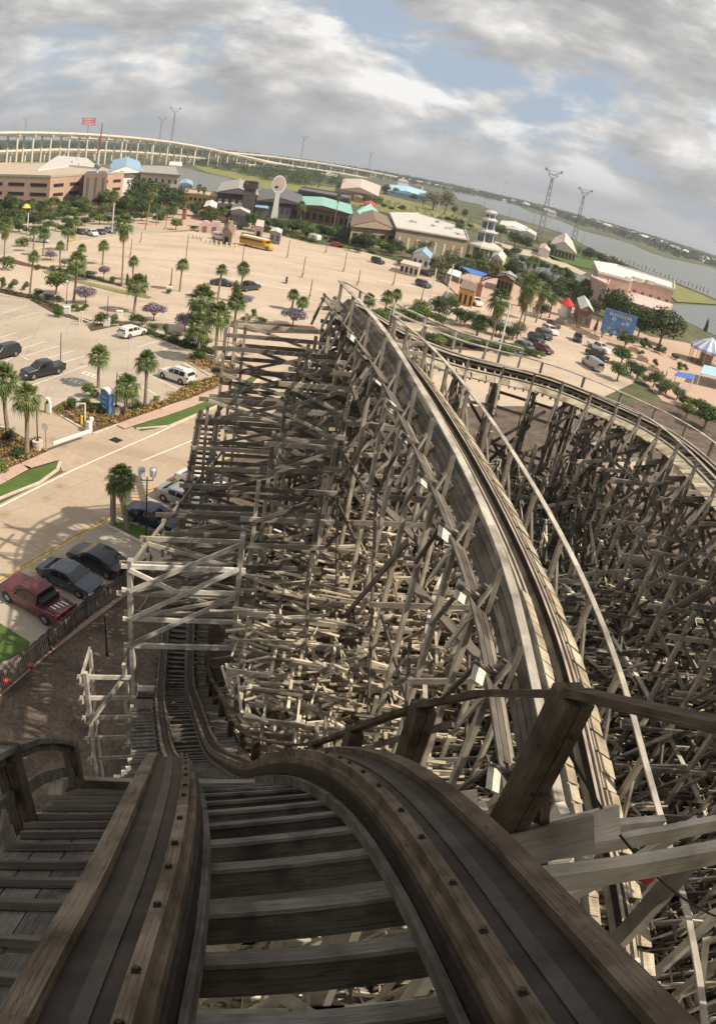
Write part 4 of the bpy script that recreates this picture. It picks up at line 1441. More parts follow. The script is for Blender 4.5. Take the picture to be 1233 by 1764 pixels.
for a in [
    # lilac trees and bushes of the lots
    ('lilac', 148, 523, 148, 491, 42, 'flat topped lilac tree in front of the leaning aisle palm'),
    ('lilac', 265, 553, 265, 522, 48, 'spreading lilac tree right of the white hatchback'),
    ('lilac', 318, 572, 318, 538, 44, 'lilac tree half hidden by the wide feathery palm'),
    ('lilac', 504, 562, 504, 530, 50, 'big round lilac bush at the corner of the timber tower'),
    ('lilac', 88, 448, 88, 432, 26, 'small purple tree at the end of the mulch median'),
    ('lilac', 179, 480, 179, 457, 22, 'dull lilac tree on the mulch median below the lone palm'),
    ('lilac', 418, 528, 418, 507, 34, 'grey lilac tree behind the thin trunked palm'),
    ('lilac', 155, 480, 155, 466, 26, 'low faded lilac bush along the median'),
    ('round', 97, 508, 97, 466, 50, 'round green tree with several stems in the hedge row'),
    ('ball', 6, 495, 5, 476, 16, 'clipped bush cut by the photo edge in the hedge row'),
    ('ball', 24, 497, 24, 480, 20, 'clipped bush second from the photo edge in the hedge row'),
    ('ball', 45, 500, 45, 484, 15, 'smallest clipped bush of the hedge row'),
    ('dark_shrub', 66, 512, 66, 496, 20, 'dark shrub at the left end of the low hedge'),
    ('dark_shrub', 84, 516, 84, 506, 22, 'low dark hedge plant under the round green tree'),
    ('dark_shrub', 100, 520, 100, 509, 22, 'low dark hedge plant beside the globe lamp'),
    ('shrub', 100, 546, 100, 527, 24, 'loose shrub at the tip of the hedge island'),
    ('ball', 130, 536, 130, 523, 22, 'flat bush at the foot of the aisle palm'),
    ('ball', 147, 534, 147, 523, 18, 'flat bush under the flat topped lilac tree'),
    ('shrub', 173, 562, 173, 536, 30, 'loose shrub on the island by the ticket post'),
    ('shrub', 196, 558, 196, 540, 20, 'dark round shrub at the right end of the ticket island'),
    ('pale_shrub', 229, 556, 228, 538, 18, 'pale round bush behind the white hatchback'),
    ('dark_shrub', 240, 560, 241, 541, 30, 'dark clipped bush behind the white hatchback'),
    ('ball', 286, 578, 286, 557, 16, 'ball bush in the hedge under the lilac trees'),
    ('dark_shrub', 262, 570, 262, 556, 26, 'hedge plant at the left of the hedge under the lilac trees'),
    ('dark_shrub', 300, 588, 300, 570, 30, 'hedge plant below the second lilac tree'),
    ('dark_shrub', 324, 596, 324, 577, 32, 'hedge plant beside the low broad palm'),
    ('shrub', 352, 598, 352, 580, 30, 'bushy shrub left of the stout palm trunk'),
    ('shrub', 340, 618, 340, 604, 34, 'shrub at the corner of the empty shaded stall'),
    ('ball', 155, 684, 155, 659, 34, 'largest clipped bush of the entrance hedge'),
    ('ball', 123, 707, 122, 682, 28, 'domed clipped bush at the left of the entrance hedge'),
    ('ball', 148, 700, 148, 686, 30, 'dark low hedge block behind the entrance flowers'),
    ('ball', 170, 711, 170, 694, 34, 'long clipped bush in front of the blue sign'),
    ('ball', 184, 714, 184, 700, 22, 'clipped bush touching the blue sign'),
    ('pale_shrub', 105, 712, 105, 700, 18, 'grey green low shrub at the barrier island'),
    ('dark_shrub', 235, 706, 235, 688, 28, 'green shrub right of the round planter in the mulch bed'),
    ('pale_shrub', 270, 692, 270, 681, 18, 'lime shrub in the mulch bed by the brick pavement'),
    ('pale_shrub', 333, 668, 333, 655, 24, 'lime shrub behind the parked white people carrier'),
    ('pale_shrub', 378, 652, 378, 640, 20, 'lime shrub at the bend of the brick pavement'),
    ('flower', 146, 722, 146, 710, 24, 'yellow flower clump at the entrance hedge'),
    ('flower', 178, 728, 178, 718, 22, 'orange flower clump at the tip of the mulch bed'),
    ('flower', 398, 640, 398, 622, 26, 'tall dry flower clump beside the brick bin'),
    ('flower', 300, 682, 300, 675, 26, 'low bronze planting in the mulch bed'),
    ('flower', 320, 674, 320, 667, 22, 'low bronze planting behind the people carrier'),
    ('cone', 219, 490, 219, 470, 9, 'left pointed cypress beside the tallest palm'),
    ('cone', 250, 496, 250, 472, 11, 'right pointed cypress beside the tallest palm'),
    ('shrub', 291, 506, 290, 497, 12, 'small bush beside the lamp on the far island'),
    ('ball', 437, 546, 437, 531, 15, 'small standard ball tree left of the big lilac bush'),
    ('shrub', 405, 520, 372, 478, 22, 'round shrub under the palm in front of the dark saloon'),
    ('dark_shrub', 450, 556, 450, 546, 26, 'low shrub along the strip left of the big lilac bush'),
    ('dark_shrub', 425, 552, 425, 545, 24, 'low hedge beside the thin trunked palm'),
    ('shrub', 14, 465, 14, 440, 30, 'grey shrub at the photo edge behind the median'),
    ('shrub', 40, 424, 40, 407, 28, 'shrub beside the parked cars on the side street'),
    ('pale_shrub', 5, 815, 5, 790, 30, 'hedge at the photo edge along the brick pavement'),
    ('dark_shrub', 62, 772, 62, 752, 26, 'dark hedge behind the round planter of the gate exit'),
    ('dark_shrub', 30, 790, 30, 772, 34, 'low hedge along the brick pavement at the gate exit'),
    ('dark_shrub', 18, 760, 18, 738, 30, 'dark ground shrub around the shaggy edge palm'),
    # band in front of the buildings
    ('dark', 15, 372, 15, 332, 30, 'broad tree at the photo edge below the garage'),
    ('grey', 84, 374, 84, 354, 26, 'grey green tree in front of the garage corner'),
    ('round', 109, 378, 109, 350, 30, 'light tree before the sunlit garage wall'),
    ('round', 143, 368, 143, 337, 30, 'round tree before the garage doorway'),
    ('dark', 158, 350, 157, 316, 30, 'tall dark tree left of the garage stair tower'),
    ('round', 182, 362, 181, 325, 32, 'mid green tree in front of the stair tower'),
    ('grey', 177, 380, 177, 348, 24, 'reddish thin tree near the far flag'),
    ('dark', 245, 362, 243, 304, 60, 'largest dark oak before the cream building'),
    ('dark', 274, 362, 272, 312, 56, 'dark oak in the middle of the oak group'),
    ('dark', 298, 358, 297, 320, 44, 'right dark oak below the cream building'),
    ('dark', 226, 368, 224, 318, 40, 'left dark oak of the oak group'),
    ('round', 218, 372, 218, 334, 24, 'ball shaped tree left of the tall skirted palm'),
    ('round', 303, 396, 303, 376, 24, 'bushy tree on the round island of the side street'),
    ('round', 363, 394, 363, 354, 30, 'dense tree right of the wooden pirate facade'),
    ('round', 434, 396, 434, 364, 28, 'tree right of the small brown hut'),
    ('round', 463, 396, 462, 374, 20, 'tree at the foot of the spoon sign'),
    ('round', 503, 400, 503, 376, 34, 'light tree between the spoon sign and the camper'),
    ('round', 521, 404, 521, 380, 26, 'tree left of the white camper'),
    ('dark', 552, 410, 552, 384, 30, 'dark tree above the white camper'),
    ('dark', 578, 412, 578, 386, 34, 'dark tree behind the red car'),
    ('dark', 597, 416, 597, 390, 30, 'dark tree right of the red car'),
    ('dark', 632, 428, 632, 396, 40, 'dark tree hiding the porch of the tan restaurant'),
    ('pale', 655, 434, 655, 410, 26, 'yellow green tree right of the restaurant porch'),
    ('dark', 680, 438, 680, 410, 30, 'dark tree at the restaurant corner column'),
    ('dark', 722, 436, 722, 398, 48, 'large round tree against the long tan wall'),
    ('round', 708, 446, 708, 424, 26, 'bright tree beside the blue roofed kiosk'),
    ('shrub', 690, 458, 690, 446, 26, 'low shrub at the kerb right of the dark off road car'),
    ('shrub', 640, 436, 640, 428, 26, 'low shrub at the kerb left of the dark off road car'),
    ('grey', 770, 478, 768, 424, 44, 'twiggy grey tree left of the lighthouse'),
    ('grey', 752, 480, 750, 440, 34, 'twiggy tree between the tall white poles'),
    ('dark', 790, 478, 790, 440, 36, 'dark tree at the foot of the lighthouse'),
    ('round', 824, 470, 824, 428, 30, 'tree in front of the lighthouse porch'),
    ('pale', 852, 478, 852, 444, 32, 'light tree behind the blue awning'),
    ('dark', 880, 480, 880, 440, 34, 'dark tree left of the marina palms'),
    ('dark', 976, 494, 976, 462, 22, 'dark conical tree by the marina water'),
    ('dark', 960, 518, 962, 484, 44, 'dark tree left of the red topped kiosk'),
    ('dark', 930, 548, 932, 518, 34, 'dark tree behind the row of parked cars'),
    ('grey', 889, 584, 889, 550, 36, 'grey tree among the shaded cars of the lake lot'),
    ('dark', 1058, 556, 1059, 492, 84, 'huge dark oak behind the blue mural board'),
    ('dark', 1134, 596, 1132, 522, 84, 'huge dark oak right of the blue mural board'),
    ('dark', 1098, 580, 1098, 520, 50, 'dark oak between the two huge ones'),
    ('cone', 1037, 576, 1037, 552, 9, 'cypress below the left edge of the mural board'),
    ('cone', 1051, 580, 1050, 556, 9, 'cypress below the middle of the mural board'),
    ('cone', 1024, 571, 1025, 549, 9, 'cypress left of the mural board'),
    ('round', 1074, 600, 1074, 570, 36, 'bushy tree in front of the mural board'),
    ('round', 1068, 630, 1068, 594, 38, 'bushy tree beside the white pickup in the lake lot'),
    ('round', 1062, 656, 1062, 620, 40, 'bushy tree right of the silver van'),
    ('ball', 1103, 612, 1103, 602, 13, 'first little ball bush on the plaza, nearest the trees'),
    ('ball', 1126, 630, 1126, 616, 14, 'tall ball bush in the middle of the plaza'),
    ('ball', 1168, 638, 1168, 621, 16, 'ball bush below the striped carousel'),
    ('dark_shrub', 1134, 609, 1134, 596, 24, 'wide dark shrub on the plaza edge'),
    ('dark_shrub', 1109, 592, 1109, 580, 12, 'small dark shrub at the foot of the huge oak'),
    ('cone', 1213, 572, 1213, 546, 10, 'dark cypress by the water behind the carousel'),
    ('round', 1210, 740, 1212, 690, 60, 'green tree at the right edge behind the returning track'),
    ('pale', 1180, 720, 1182, 690, 36, 'light tree behind the returning track'),
    ('dark', 754, 548, 754, 506, 40, 'leafy tree at the road bend'),
    ('round', 722, 548, 722, 514, 34, 'leafy tree left of the tall white pole'),
    ('round', 775, 540, 775, 508, 30, 'leafy tree right of the tall white pole'),
    ('round', 700, 552, 700, 530, 26, 'bush at the tip of the road bend bed'),
    ('pale', 690, 590, 690, 560, 50, 'light green bush on the lawn behind the turn'),
    ('pale_shrub', 720, 590, 720, 572, 30, 'yellow green shrub on the lawn behind the turn'),
    ('shrub', 655, 560, 655, 536, 40, 'leafy shrub right of the highest handrail corner'),
    ('shrub', 1068, 462, 1068, 449, 14, 'bush on the roofline of the pink building'),
    ('shrub', 632, 350, 632, 334, 18, 'bush beside the orange shed on the meadow'),
    ('shrub', 651, 352, 651, 337, 20, 'bush by the red hut on the meadow'),
    ('grey', 745, 362, 744, 328, 40, 'bare brownish tree right of the pale blue sheds'),
    ('grey', 766, 366, 766, 326, 30, 'tall bare tree at the end of the pale blue sheds'),
    ('grey', 728, 356, 728, 330, 24, 'low bare tree at the corner of the pale blue sheds'),
    ('dark', 664, 334, 664, 316, 16, 'dark tree at the left end of the pale blue sheds'),
    ('dark', 680, 338, 680, 322, 14, 'dark tree before the pale blue sheds'),
    ('dark', 712, 346, 712, 332, 18, 'dark shrub tree at the middle of the pale blue sheds'),
    ('round', 780, 372, 781, 352, 12, 'small tree on the sandy lakeside'),
    ('round', 798, 378, 798, 358, 12, 'second small tree on the sandy lakeside'),
    ('round', 860, 412, 858, 384, 26, 'tree right of the lighthouse top'),
    ('dark', 885, 424, 885, 398, 34, 'scrubby tree below the white boathouse'),
    ('dark', 905, 430, 905, 404, 30, 'scrubby tree beside the tall pylon'),
    ('dark', 1012, 448, 1012, 424, 26, 'scrub at the right of the pink lakeside roof'),
    ('dark', 1032, 452, 1032, 434, 26, 'scrub at the end of the lakeside lawn'),
    ('dark', 945, 440, 945, 416, 18, 'scrub before the pink lakeside roof'),
]:
    plant(*a)
r = random.Random(77)
for line, n, kinds, hp, wp, lab, grp in (
    ([(0, 366), (60, 368), (120, 362), (200, 366), (240, 368), (300, 366)], 20, ('dark', 'round'), 26, 26, 'green tree in the dense belt below the garage and the cream block', 'belt of trees below the garage'),
    ([(0, 400), (60, 402), (110, 398), (170, 384), (230, 382), (290, 384)], 22, ('round', 'pale', 'dark'), 16, 20, 'small tree in the planted strips of the side street', 'trees of the side street'),
    ([(440, 398), (500, 404), (560, 412), (620, 424), (700, 444)], 20, ('dark', 'round', 'dark'), 22, 26, 'tree in the dense planting along the restaurant fronts', 'trees along the restaurant fronts'),
    ([(310, 352), (360, 362), (420, 374), (470, 384)], 8, ('round', 'dark'), 14, 16, 'small tree among the plaza rides', 'trees among the plaza rides'),
    ([(620, 356), (680, 366), (760, 384), (820, 402)], 12, ('dark', 'round'), 10, 14, 'low tree behind the tan hall', 'trees behind the tan hall'),
    ([(740, 470), (790, 476), (850, 472), (900, 486), (960, 500), (1010, 520)], 18, ('dark', 'grey', 'round'), 26, 26, 'tree in the thick planting of the lake plaza', 'trees of the lake plaza'),
    ([(840, 440), (880, 446), (930, 462), (985, 480)], 10, ('dark', 'round'), 18, 20, 'tree on the canal bank behind the lake plaza', 'trees on the canal bank'),
    ([(640, 556), (700, 556), (760, 560)], 8, ('round', 'shrub', 'pale'), 26, 34, 'leafy bush behind the far railing of the turn', 'bushes behind the turn'),
    ([(1060, 580), (1110, 600), (1150, 612), (1180, 640)], 9, ('ball', 'shrub'), 12, 14, 'low bush on the plaza by the carousel', 'bushes by the carousel'),
    ([(650, 575), (720, 590), (800, 596), (860, 606), (940, 618)], 26, ('shrub', 'pale', 'round', 'dark_shrub'), 16, 30, 'leafy bush on the grass just behind the far curve', 'bushes on the grass behind the curve'),
    ([(780, 556), (840, 574), (890, 590)], 9, ('round', 'dark', 'grey'), 30, 32, 'shade tree among the parked cars of the lake lot', 'shade trees of the lake lot'),
    ([(1080, 640), (1130, 676), (1180, 700), (1230, 730)], 12, ('round', 'dark', 'pale'), 26, 32, 'leafy tree close behind the returning track', 'trees behind the returning track'),
    ([(330, 400), (400, 394), (470, 400), (540, 416), (620, 432)], 22, ('dark_shrub', 'shrub', 'pale'), 8, 16, 'low planting along the far edge of the far lot', 'planting along the far lot'),
    ([(0, 384), (70, 388), (140, 376), (220, 374), (300, 372), (400, 380)], 26, ('dark', 'round', 'dark', 'grey'), 20, 24, 'tree in the planted belt between the side street and the garage', 'belt of trees behind the side street'),
    ([(330, 345), (400, 352), (460, 366), (520, 372), (600, 384)], 16, ('dark', 'round'), 13, 18, 'tree squeezed between the waterfront restaurants', 'trees between the restaurants'),
    ([(950, 500), (1000, 512), (1040, 530), (1010, 545)], 12, ('dark', 'round'), 22, 28, 'dense tree beside the brown cottage', 'trees beside the brown cottage'),
    ([(60, 470), (110, 464), (160, 478), (230, 496)], 8, ('shrub', 'ball', 'lilac'), 12, 18, 'low bush on the mulch median', 'bushes on the mulch median'),
):
    L = len(line)-1
    for i in range(n):
        f = (i+r.uniform(.2, .8))/n*L
        k = min(L-1, int(f))
        x = line[k][0]+(line[k+1][0]-line[k][0])*(f-k)
        y = line[k][1]+(line[k+1][1]-line[k][1])*(f-k)+r.uniform(-5, 4)
        sc_ = r.uniform(.75, 1.25)
        plant(kinds[i % len(kinds)], x, y, x, y-hp*sc_, wp*sc_*r.uniform(.85, 1.15), lab, grp)

# ------------------------------------------------------------------ far woods (one mass each)
def woods(name, poly, n, hmin, hmax, mt, seed, label, leaf=1.6, per=26):
    r = random.Random(seed)
    P = [at(x, y) for x, y in poly]
    xs, ys = [p.x for p in P], [p.y for p in P]
    def inside(x, y):
        c = False
        for i in range(len(P)):
            a, b = P[i], P[i-1]
            if (a.y > y) != (b.y > y) and x < (b.x-a.x)*(y-a.y)/(b.y-a.y)+a.x:
                c = not c
        return c
    b = MB()
    k = tries = 0
    while k < n and tries < n*200:
        tries += 1
        x, y = r.uniform(min(xs), max(xs)), r.uniform(min(ys), max(ys))
        if not inside(x, y):
            continue
        k += 1
        h = r.uniform(hmin, hmax)
        w_ = h*r.uniform(.5, .8)
        sc_ = leaf*h/6
        for _ in range(per):
            a, q, z = r.uniform(0, 6.28), math.sqrt(r.random())*w_, r.uniform(.08, 1)*h
            q *= (1.1-.75*(z/h)**2)
            p = Vector((x+q*math.cos(a), y+q*math.sin(a), z))
            nrm = Vector((r.uniform(-1, 1), r.uniform(-1, 1), r.uniform(0, 1))).normalized()
            t = nrm.cross(Vector((r.uniform(-1, 1), .3, r.uniform(-1, 1)))).normalized()
            u = nrm.cross(t)
            b.face([p-t*sc_, p-u*sc_*.7, p+t*sc_, p+u*sc_*.7])
    o = b.build(name, mt)
    return tag(o, label, 'woods', None, 'stuff')

woods('canal_woods', [(332, 278), (420, 280), (505, 292), (590, 308), (590, 322), (640, 330), (520, 322), (470, 316), (400, 298), (345, 288)], 520, 5, 10, M['leaf_dark'], 1, 'dense low woods along the canal under the flyover', .5, 70)
woods('meadow_scrub', [(560, 332), (640, 338), (700, 356), (790, 372), (840, 392), (800, 390), (700, 368), (600, 346)], 120, 1.2, 3, M['leaf'], 2, 'patches of scrub on the dry meadow', .7, 40)
woods('shore_scrub', [(1005, 432), (1060, 450), (1080, 470), (1050, 462), (1010, 446), (860, 404), (880, 400), (940, 425)], 120, 1.5, 4, M['leaf_dark'], 4, 'scrubby growth on the near lake shore', .7, 40)
woods('far_shore_trees', [(770, 323), (850, 344), (930, 365), (1000, 389), (1080, 414), (1160, 441), (1240, 464), (1420, 532), (1420, 516), (1240, 447), (1160, 421), (1080, 397), (1000, 374.5), (930, 356), (850, 337), (770, 319)], 4600, 7, 15, M['leaf_dark'], 5, 'wooded far shore of the bay', 1.0, 22)
woods('horizon_trees', [(-300, 285), (0, 262), (120, 260), (300, 268), (420, 278), (560, 295), (700, 316), (850, 345), (850, 337.5), (700, 306), (560, 283.5), (420, 266), (300, 254.5), (120, 246), (0, 246), (-300, 263)], 3200, 9, 16, M['leaf_dark'], 6, 'low wooded plain along the horizon behind the bridges', 1.3, 18)
# loose planting on the beds
def cover(name, polys, n, h, mt, seed, label, size=.2):
    r = random.Random(seed)
    b = MB()
    for poly, cnt in zip(polys, n):
        P = [at(x, y, .16) for x, y in poly]
        xs, ys = [p.x for p in P], [p.y for p in P]
        k = t_ = 0
        while k < cnt and t_ < cnt*300:
            t_ += 1
            x, y = r.uniform(min(xs), max(xs)), r.uniform(min(ys), max(ys))
            c = False
            for i in range(len(P)):
                a, q = P[i], P[i-1]
                if (a.y > y) != (q.y > y) and x < (q.x-a.x)*(y-a.y)/(q.y-a.y)+a.x:
                    c = not c
            if not c:
                continue
            k += 1
            leaves(b, [(x, y, .16+h*.4, h*.8, h*.5)], 12, size, r)
    return tag(b.build(name, mt), label, 'ground cover', None, 'stuff')
cover('ground_cover', [[(205, 712), (283, 692), (318, 668), (345, 657), (372, 650), (410, 645), (372, 668), (330, 685), (285, 700), (204, 727)], [(318, 620), (372, 622), (405, 640), (370, 648)], [(90, 706), (112, 694), (200, 708), (200, 728), (162, 742)], [(0, 740), (60, 768), (80, 777), (40, 794), (0, 808)]], (300, 90, 90, 120), .45, M['flower'], 21, 'low bronze and green planting in the mulch beds', .22)
cover('hedge_plants', [[(232, 564), (300, 586), (372, 606), (368, 613), (310, 597), (240, 570)], [(-40, 494), (58, 511), (110, 532), (107, 537), (50, 514)], [(100, 463), (212, 490), (211, 493), (100, 467)]], (260, 160, 120), .6, M['leaf_dark'], 22, 'low dark hedging in the long lot beds', .26)
# ------------------------------------------------------------------ vehicles
def paint(name, col, rough=.3, metal=.0):
    m, nt, b = newmat(name)
    tc = N(nt, 'ShaderNodeTexCoord')
    no = N(nt, 'ShaderNodeTexNoise', i_Scale=2.2, i_Detail=4.0)
    nt.links.new(tc.outputs['Object'], no.inputs['Vector'])
    c = ramp(nt, no.outputs['Fac'], [(.3, tuple(x*.88 for x in col)), (.7, col)])
    nt.links.new(c, b.inputs['Base Color'])
    r = ramp(nt, no.outputs['Fac'], [(.3, (rough,)*3), (.7, (rough+.12,)*3)])
    nt.links.new(r, b.inputs['Roughness'])
    b.inputs['Metallic'].default_value = metal
    b.inputs['Coat Weight'].default_value = .5
    b.inputs['Coat Roughness'].default_value = .12
    return m
PAINT = {'white': paint('white_car_paint', (.72, .70, .66)), 'black': paint('black_car_paint', (.018, .018, .02)), 'charcoal': paint('charcoal_car_paint', (.05, .055, .062), .3, .3),
         'steel': paint('blue_grey_car_paint', (.085, .105, .13), .28, .5), 'red': paint('dark_red_car_paint', (.12, .02, .022), .3, .2), 'navy': paint('navy_car_paint', (.018, .025, .065), .25, .2),
         'silver': paint('silver_car_paint', (.42, .43, .44), .3, .5), 'bright_red': paint('red_car_paint', (.50, .04, .03)), 'yellow': paint('bus_yellow_paint', (.62, .36, .03), .4), 'grey': paint('grey_car_paint', (.16, .165, .17), .3, .4), 'maroon': paint('maroon_car_paint', (.11, .02, .02))}
m, nt, b = newmat('car_glass')
b.inputs['Base Color'].default_value = (.012, .015, .018, 1)
b.inputs['Roughness'].default_value = .06
b.inputs['Specular IOR Level'].default_value = .7
M['glass'] = m
M['tyre'] = mat('tyre_rubber', (.02, .02, .02), .85, .2, 8)
M['rim'] = mat('alloy_rim', (.35, .35, .35), .35, .15, 8, .8)
M['lamp_w'] = mat('clear_lens', (.62, .62, .60), .15, .05, 8)
M['lamp_r'] = mat('red_lens', (.38, .02, .02), .2, .05, 8)
M['trim'] = mat('black_trim', (.03, .03, .03), .6, .15, 8)
M['white_paint'] = mat('white_painted_metal', (.74, .72, .68), .5, .1, 4)
M['black_metal'] = mat('black_painted_metal', (.022, .022, .024), .5, .15, 4)

KIND = {  # length, width, belt, [(x, top)], windscreen (x0,x1), rear glass (x0,x1), wheel r, wheel x, side glass spans
    'saloon': (4.8, 1.84, .93, [(-2.4, .62), (-2.32, .95), (-1.75, 1.03), (-.85, 1.40), (-.2, 1.46), (.35, 1.44), (1.15, 1.0), (2.0, .87), (2.32, .70), (2.4, .48)], (.42, 1.1), (-1.68, -.9), .33, (-1.42, 1.42), [(-.95, -.22), (-.14, .62)]),
    'suv': (4.9, 1.95, 1.08, [(-2.42, .75), (-2.38, 1.12), (-2.1, 1.66), (-1.4, 1.74), (.2, 1.73), (1.0, 1.16), (2.05, 1.02), (2.36, .80), (2.45, .5)], (.28, .95), (-2.36, -2.14), .37, (-1.45, 1.48), [(-1.95, -1.15), (-1.07, -.28), (-.2, .5)]),
    'hatch': (4.6, 1.88, 1.02, [(-2.28, .7), (-2.22, 1.08), (-1.85, 1.52), (-1.0, 1.62), (.2, 1.60), (1.1, 1.06), (1.95, .92), (2.22, .72), (2.3, .48)], (.28, 1.05), (-2.2, -1.9), .35, (-1.36, 1.38), [(-1.6, -.75), (-.67, .1), (.18, .62)]),
    'pickup': (5.75, 2.0, 1.15, [(-2.87, .72), (-2.85, 1.12), (-1.05, 1.13), (-1.0, 1.80), (-.3, 1.90), (.5, 1.88), (1.25, 1.22), (2.5, 1.12), (2.8, .85), (2.87, .55)], (.58, 1.2), (-1.02, -.98), .40, (-1.75, 1.80), [(-.9, -.12), (-.04, .85)]),
    'van': (5.6, 2.0, 1.25, [(-2.8, .8), (-2.78, 1.9), (-2.7, 2.12), (1.1, 2.12), (1.5, 1.95), (2.0, 1.22), (2.65, 1.05), (2.78, .8), (2.82, .5)], (1.54, 1.97), (-2.79, -2.72), .36, (-1.7, 1.85), [(.45, 1.3)]),
    'jeep': (4.2, 1.9, 1.15, [(-2.1, .7), (-2.08, 1.15), (-2.02, 1.78), (-1.4, 1.84), (.25, 1.82), (.55, 1.18), (1.7, 1.12), (2.0, .95), (2.1, .6)], (.27, .54), (-2.07, -2.03), .40, (-1.2, 1.3), [(-1.9, -1.1), (-1.0, -.3), (-.22, .2)]),
}

def car(kind, col, c, d0, d1, name, cat, label, extra=None, glass=True):
    """c: ground point under the middle; d0->d1: heading, rear to front (photo pixels)"""
    L, W, belt, prof, ws, rg, wr, wx, sides = KIND[kind]
    p = at(*c, .0)
    g = at(*d1)-at(*d0)
    rz = math.atan2(g.y, g.x)
    base = thing(name, label, cat, (p.x, p.y, .05))
    px = [q[0] for q in prof]
    def top(x):
        return float(np.interp(x, px, [q[1] for q in prof]))
    xs = sorted(set(px+[wx[0]-wr*1.1, wx[0]+wr*1.1, wx[1]-wr*1.1, wx[1]+wr*1.1]))
    def half(x):
        e = abs(x)/(L/2)
        return W/2*(1-.10*max(0, e-.6)/.4-.06*max(0, e-.92)/.08)
    def tw(x, z):      # half width at height z
        h = half(x)
        if z <= belt:
            return h*(1-.03*(1-z/belt))
        return h*(1-.22*(z-belt)/max(.2, 1.75-belt)*(.75 if kind in ('van', 'jeep') else 1))
    b = MB()
    rs = []
    for x in xs:
        t = top(x)
        lo_z = .26 if abs(x) < L/2-.15 else .34
        bz = min(belt, t-.04)
        h = half(x)
        zz = [lo_z, lo_z+(bz-lo_z)*.5, bz]
        R_ = [(x, -h*.93, zz[0]), (x, -h, zz[1]), (x, -h*.985, bz), (x, -tw(x, t)*.96, t), (x, -tw(x, t)*.5, t+.025), (x, tw(x, t)*.5, t+.025), (x, tw(x, t)*.96, t), (x, h*.985, bz), (x, h, zz[1]), (x, h*.93, zz[0])]
        rs.append(R_)
    b.rings(rs)
    for x in wx:          # arches
        for sd in (-1, 1):
            n = 9
            rr = wr*1.16
            y0 = sd*(half(x)*1.002)
            pts = [(x+rr*math.cos(math.pi*i/(n-1)), y0, wr+rr*math.sin(math.pi*i/(n-1))) for i in range(n)]+[(x-rr, y0, .24), (x+rr, y0, .24)]
            b.face(pts if sd < 0 else pts[::-1], 1)
    o = b.build('body', [PAINT[col], M['trim']], base, False, True)
    me = o.data
    if hasattr(me, 'shade_smooth'):
        pass
    if kind == 'pickup':
        b = MB()
        b.box(-1.95, 0, 1.128, 1.66, W*.80, .012)
        b.build('bed', M['trim'], base, local=True)
    def quad(pts, nm, mt, off):
        b = MB()
        v = [Vector(q) for q in pts]
        nrm = (v[1]-v[0]).cross(v[2]-v[0]).normalized()*off
        w_ = [q+nrm for q in v]
        b.face(w_)
        for i in range(4):
            j = (i+1) % 4
            b.face([v[i], v[j], w_[j], w_[i]])
        return b.build(nm, mt, base, local=True)
    x0, x1 = ws
    z0, z1 = top(x0)-.03, top(x1)+.03
    quad([(x1, -tw(x1, z1)*.86, z1), (x1, tw(x1, z1)*.86, z1), (x0, tw(x0, z0)*.82, z0+.02), (x0, -tw(x0, z0)*.82, z0+.02)], 'windscreen', M['glass'], .03)
    x0, x1 = rg
    z0, z1 = max(top(x0), belt)+.04, top(x1)-.06
    if kind in ('suv', 'van', 'jeep', 'hatch', 'pickup'):
        z0 = belt+.08
        x0, x1 = float(np.interp(z0, [prof[1][1], prof[2][1]], [prof[1][0], prof[2][0]])) if kind != 'pickup' else rg[0], rg[1]
    quad([(x0-.01, tw(x0, z0)*.84, z0), (x0-.01, -tw(x0, z0)*.84, z0), (x1-.01, -tw(x1, z1)*.78, z1), (x1-.01, tw(x1, z1)*.78, z1)], 'rear_window', M['glass'], .03)
    for a, c_ in sides:
        for sd in (-1, 1):
            zb = belt+.03
            za, zc = top(a+.06)-.11, top(c_-.05)-.11
            if za < zb+.1:
                za = zb+.1
            if zc < zb+.06:
                zc = zb+.06
            P_ = [(a, sd*tw(a, zb)*.985, zb), (c_, sd*tw(c_, zb)*.985, zb), (c_-.03, sd*tw(c_, zc)*.965, zc), (a+.05, sd*tw(a, za)*.965, za)]
            quad(P_ if sd < 0 else P_[::-1], 'side_window', M['glass'], .022)
    for x in wx:
        for sd in (-1, 1):
            b = MB()
            yy = sd*(W/2-.02)
            b.tube((x, yy-sd*.22, wr), (x, yy+sd*.015, wr), wr, wr*.97, 14, 0)
            w_ = b.build('wheel', M['tyre'], base, local=True)
            b = MB()
            b.tube((x, yy, wr), (x, yy+sd*.03, wr), wr*.62, wr*.5, 10)
            b.build('rim', M['rim'], w_, local=True)
    for sd in (-1, 1):
        b = MB()
        zl = top(L/2-.12)-.10
        b.box(L/2-.10, sd*W*.35, zl-.08, .14, W*.2, .13)
        b.build('headlight', M['lamp_w'], base, local=True)
        b = MB()
        b.box(-L/2+.05, sd*W*.40, belt-.22, .10, W*.13, .24 if kind != 'saloon' else .14)
        b.build('tail_light', M['lamp_r'], base, local=True)
        if kind != 'van':
            b = MB()
            b.box(ws[1]-.25, sd*(W/2+.07), belt, .12, .16, .12)
            b.build('mirror', PAINT[col], base, local=True)
    b = MB()
    b.box(-L/2+.02, 0, .42, .06, .5, .13)
    b.build('number_plate', M['lamp_w'], base, local=True)
    if extra:
        extra(base, L, W, belt)
    base.rotation_euler = (0, 0, rz)
    return base

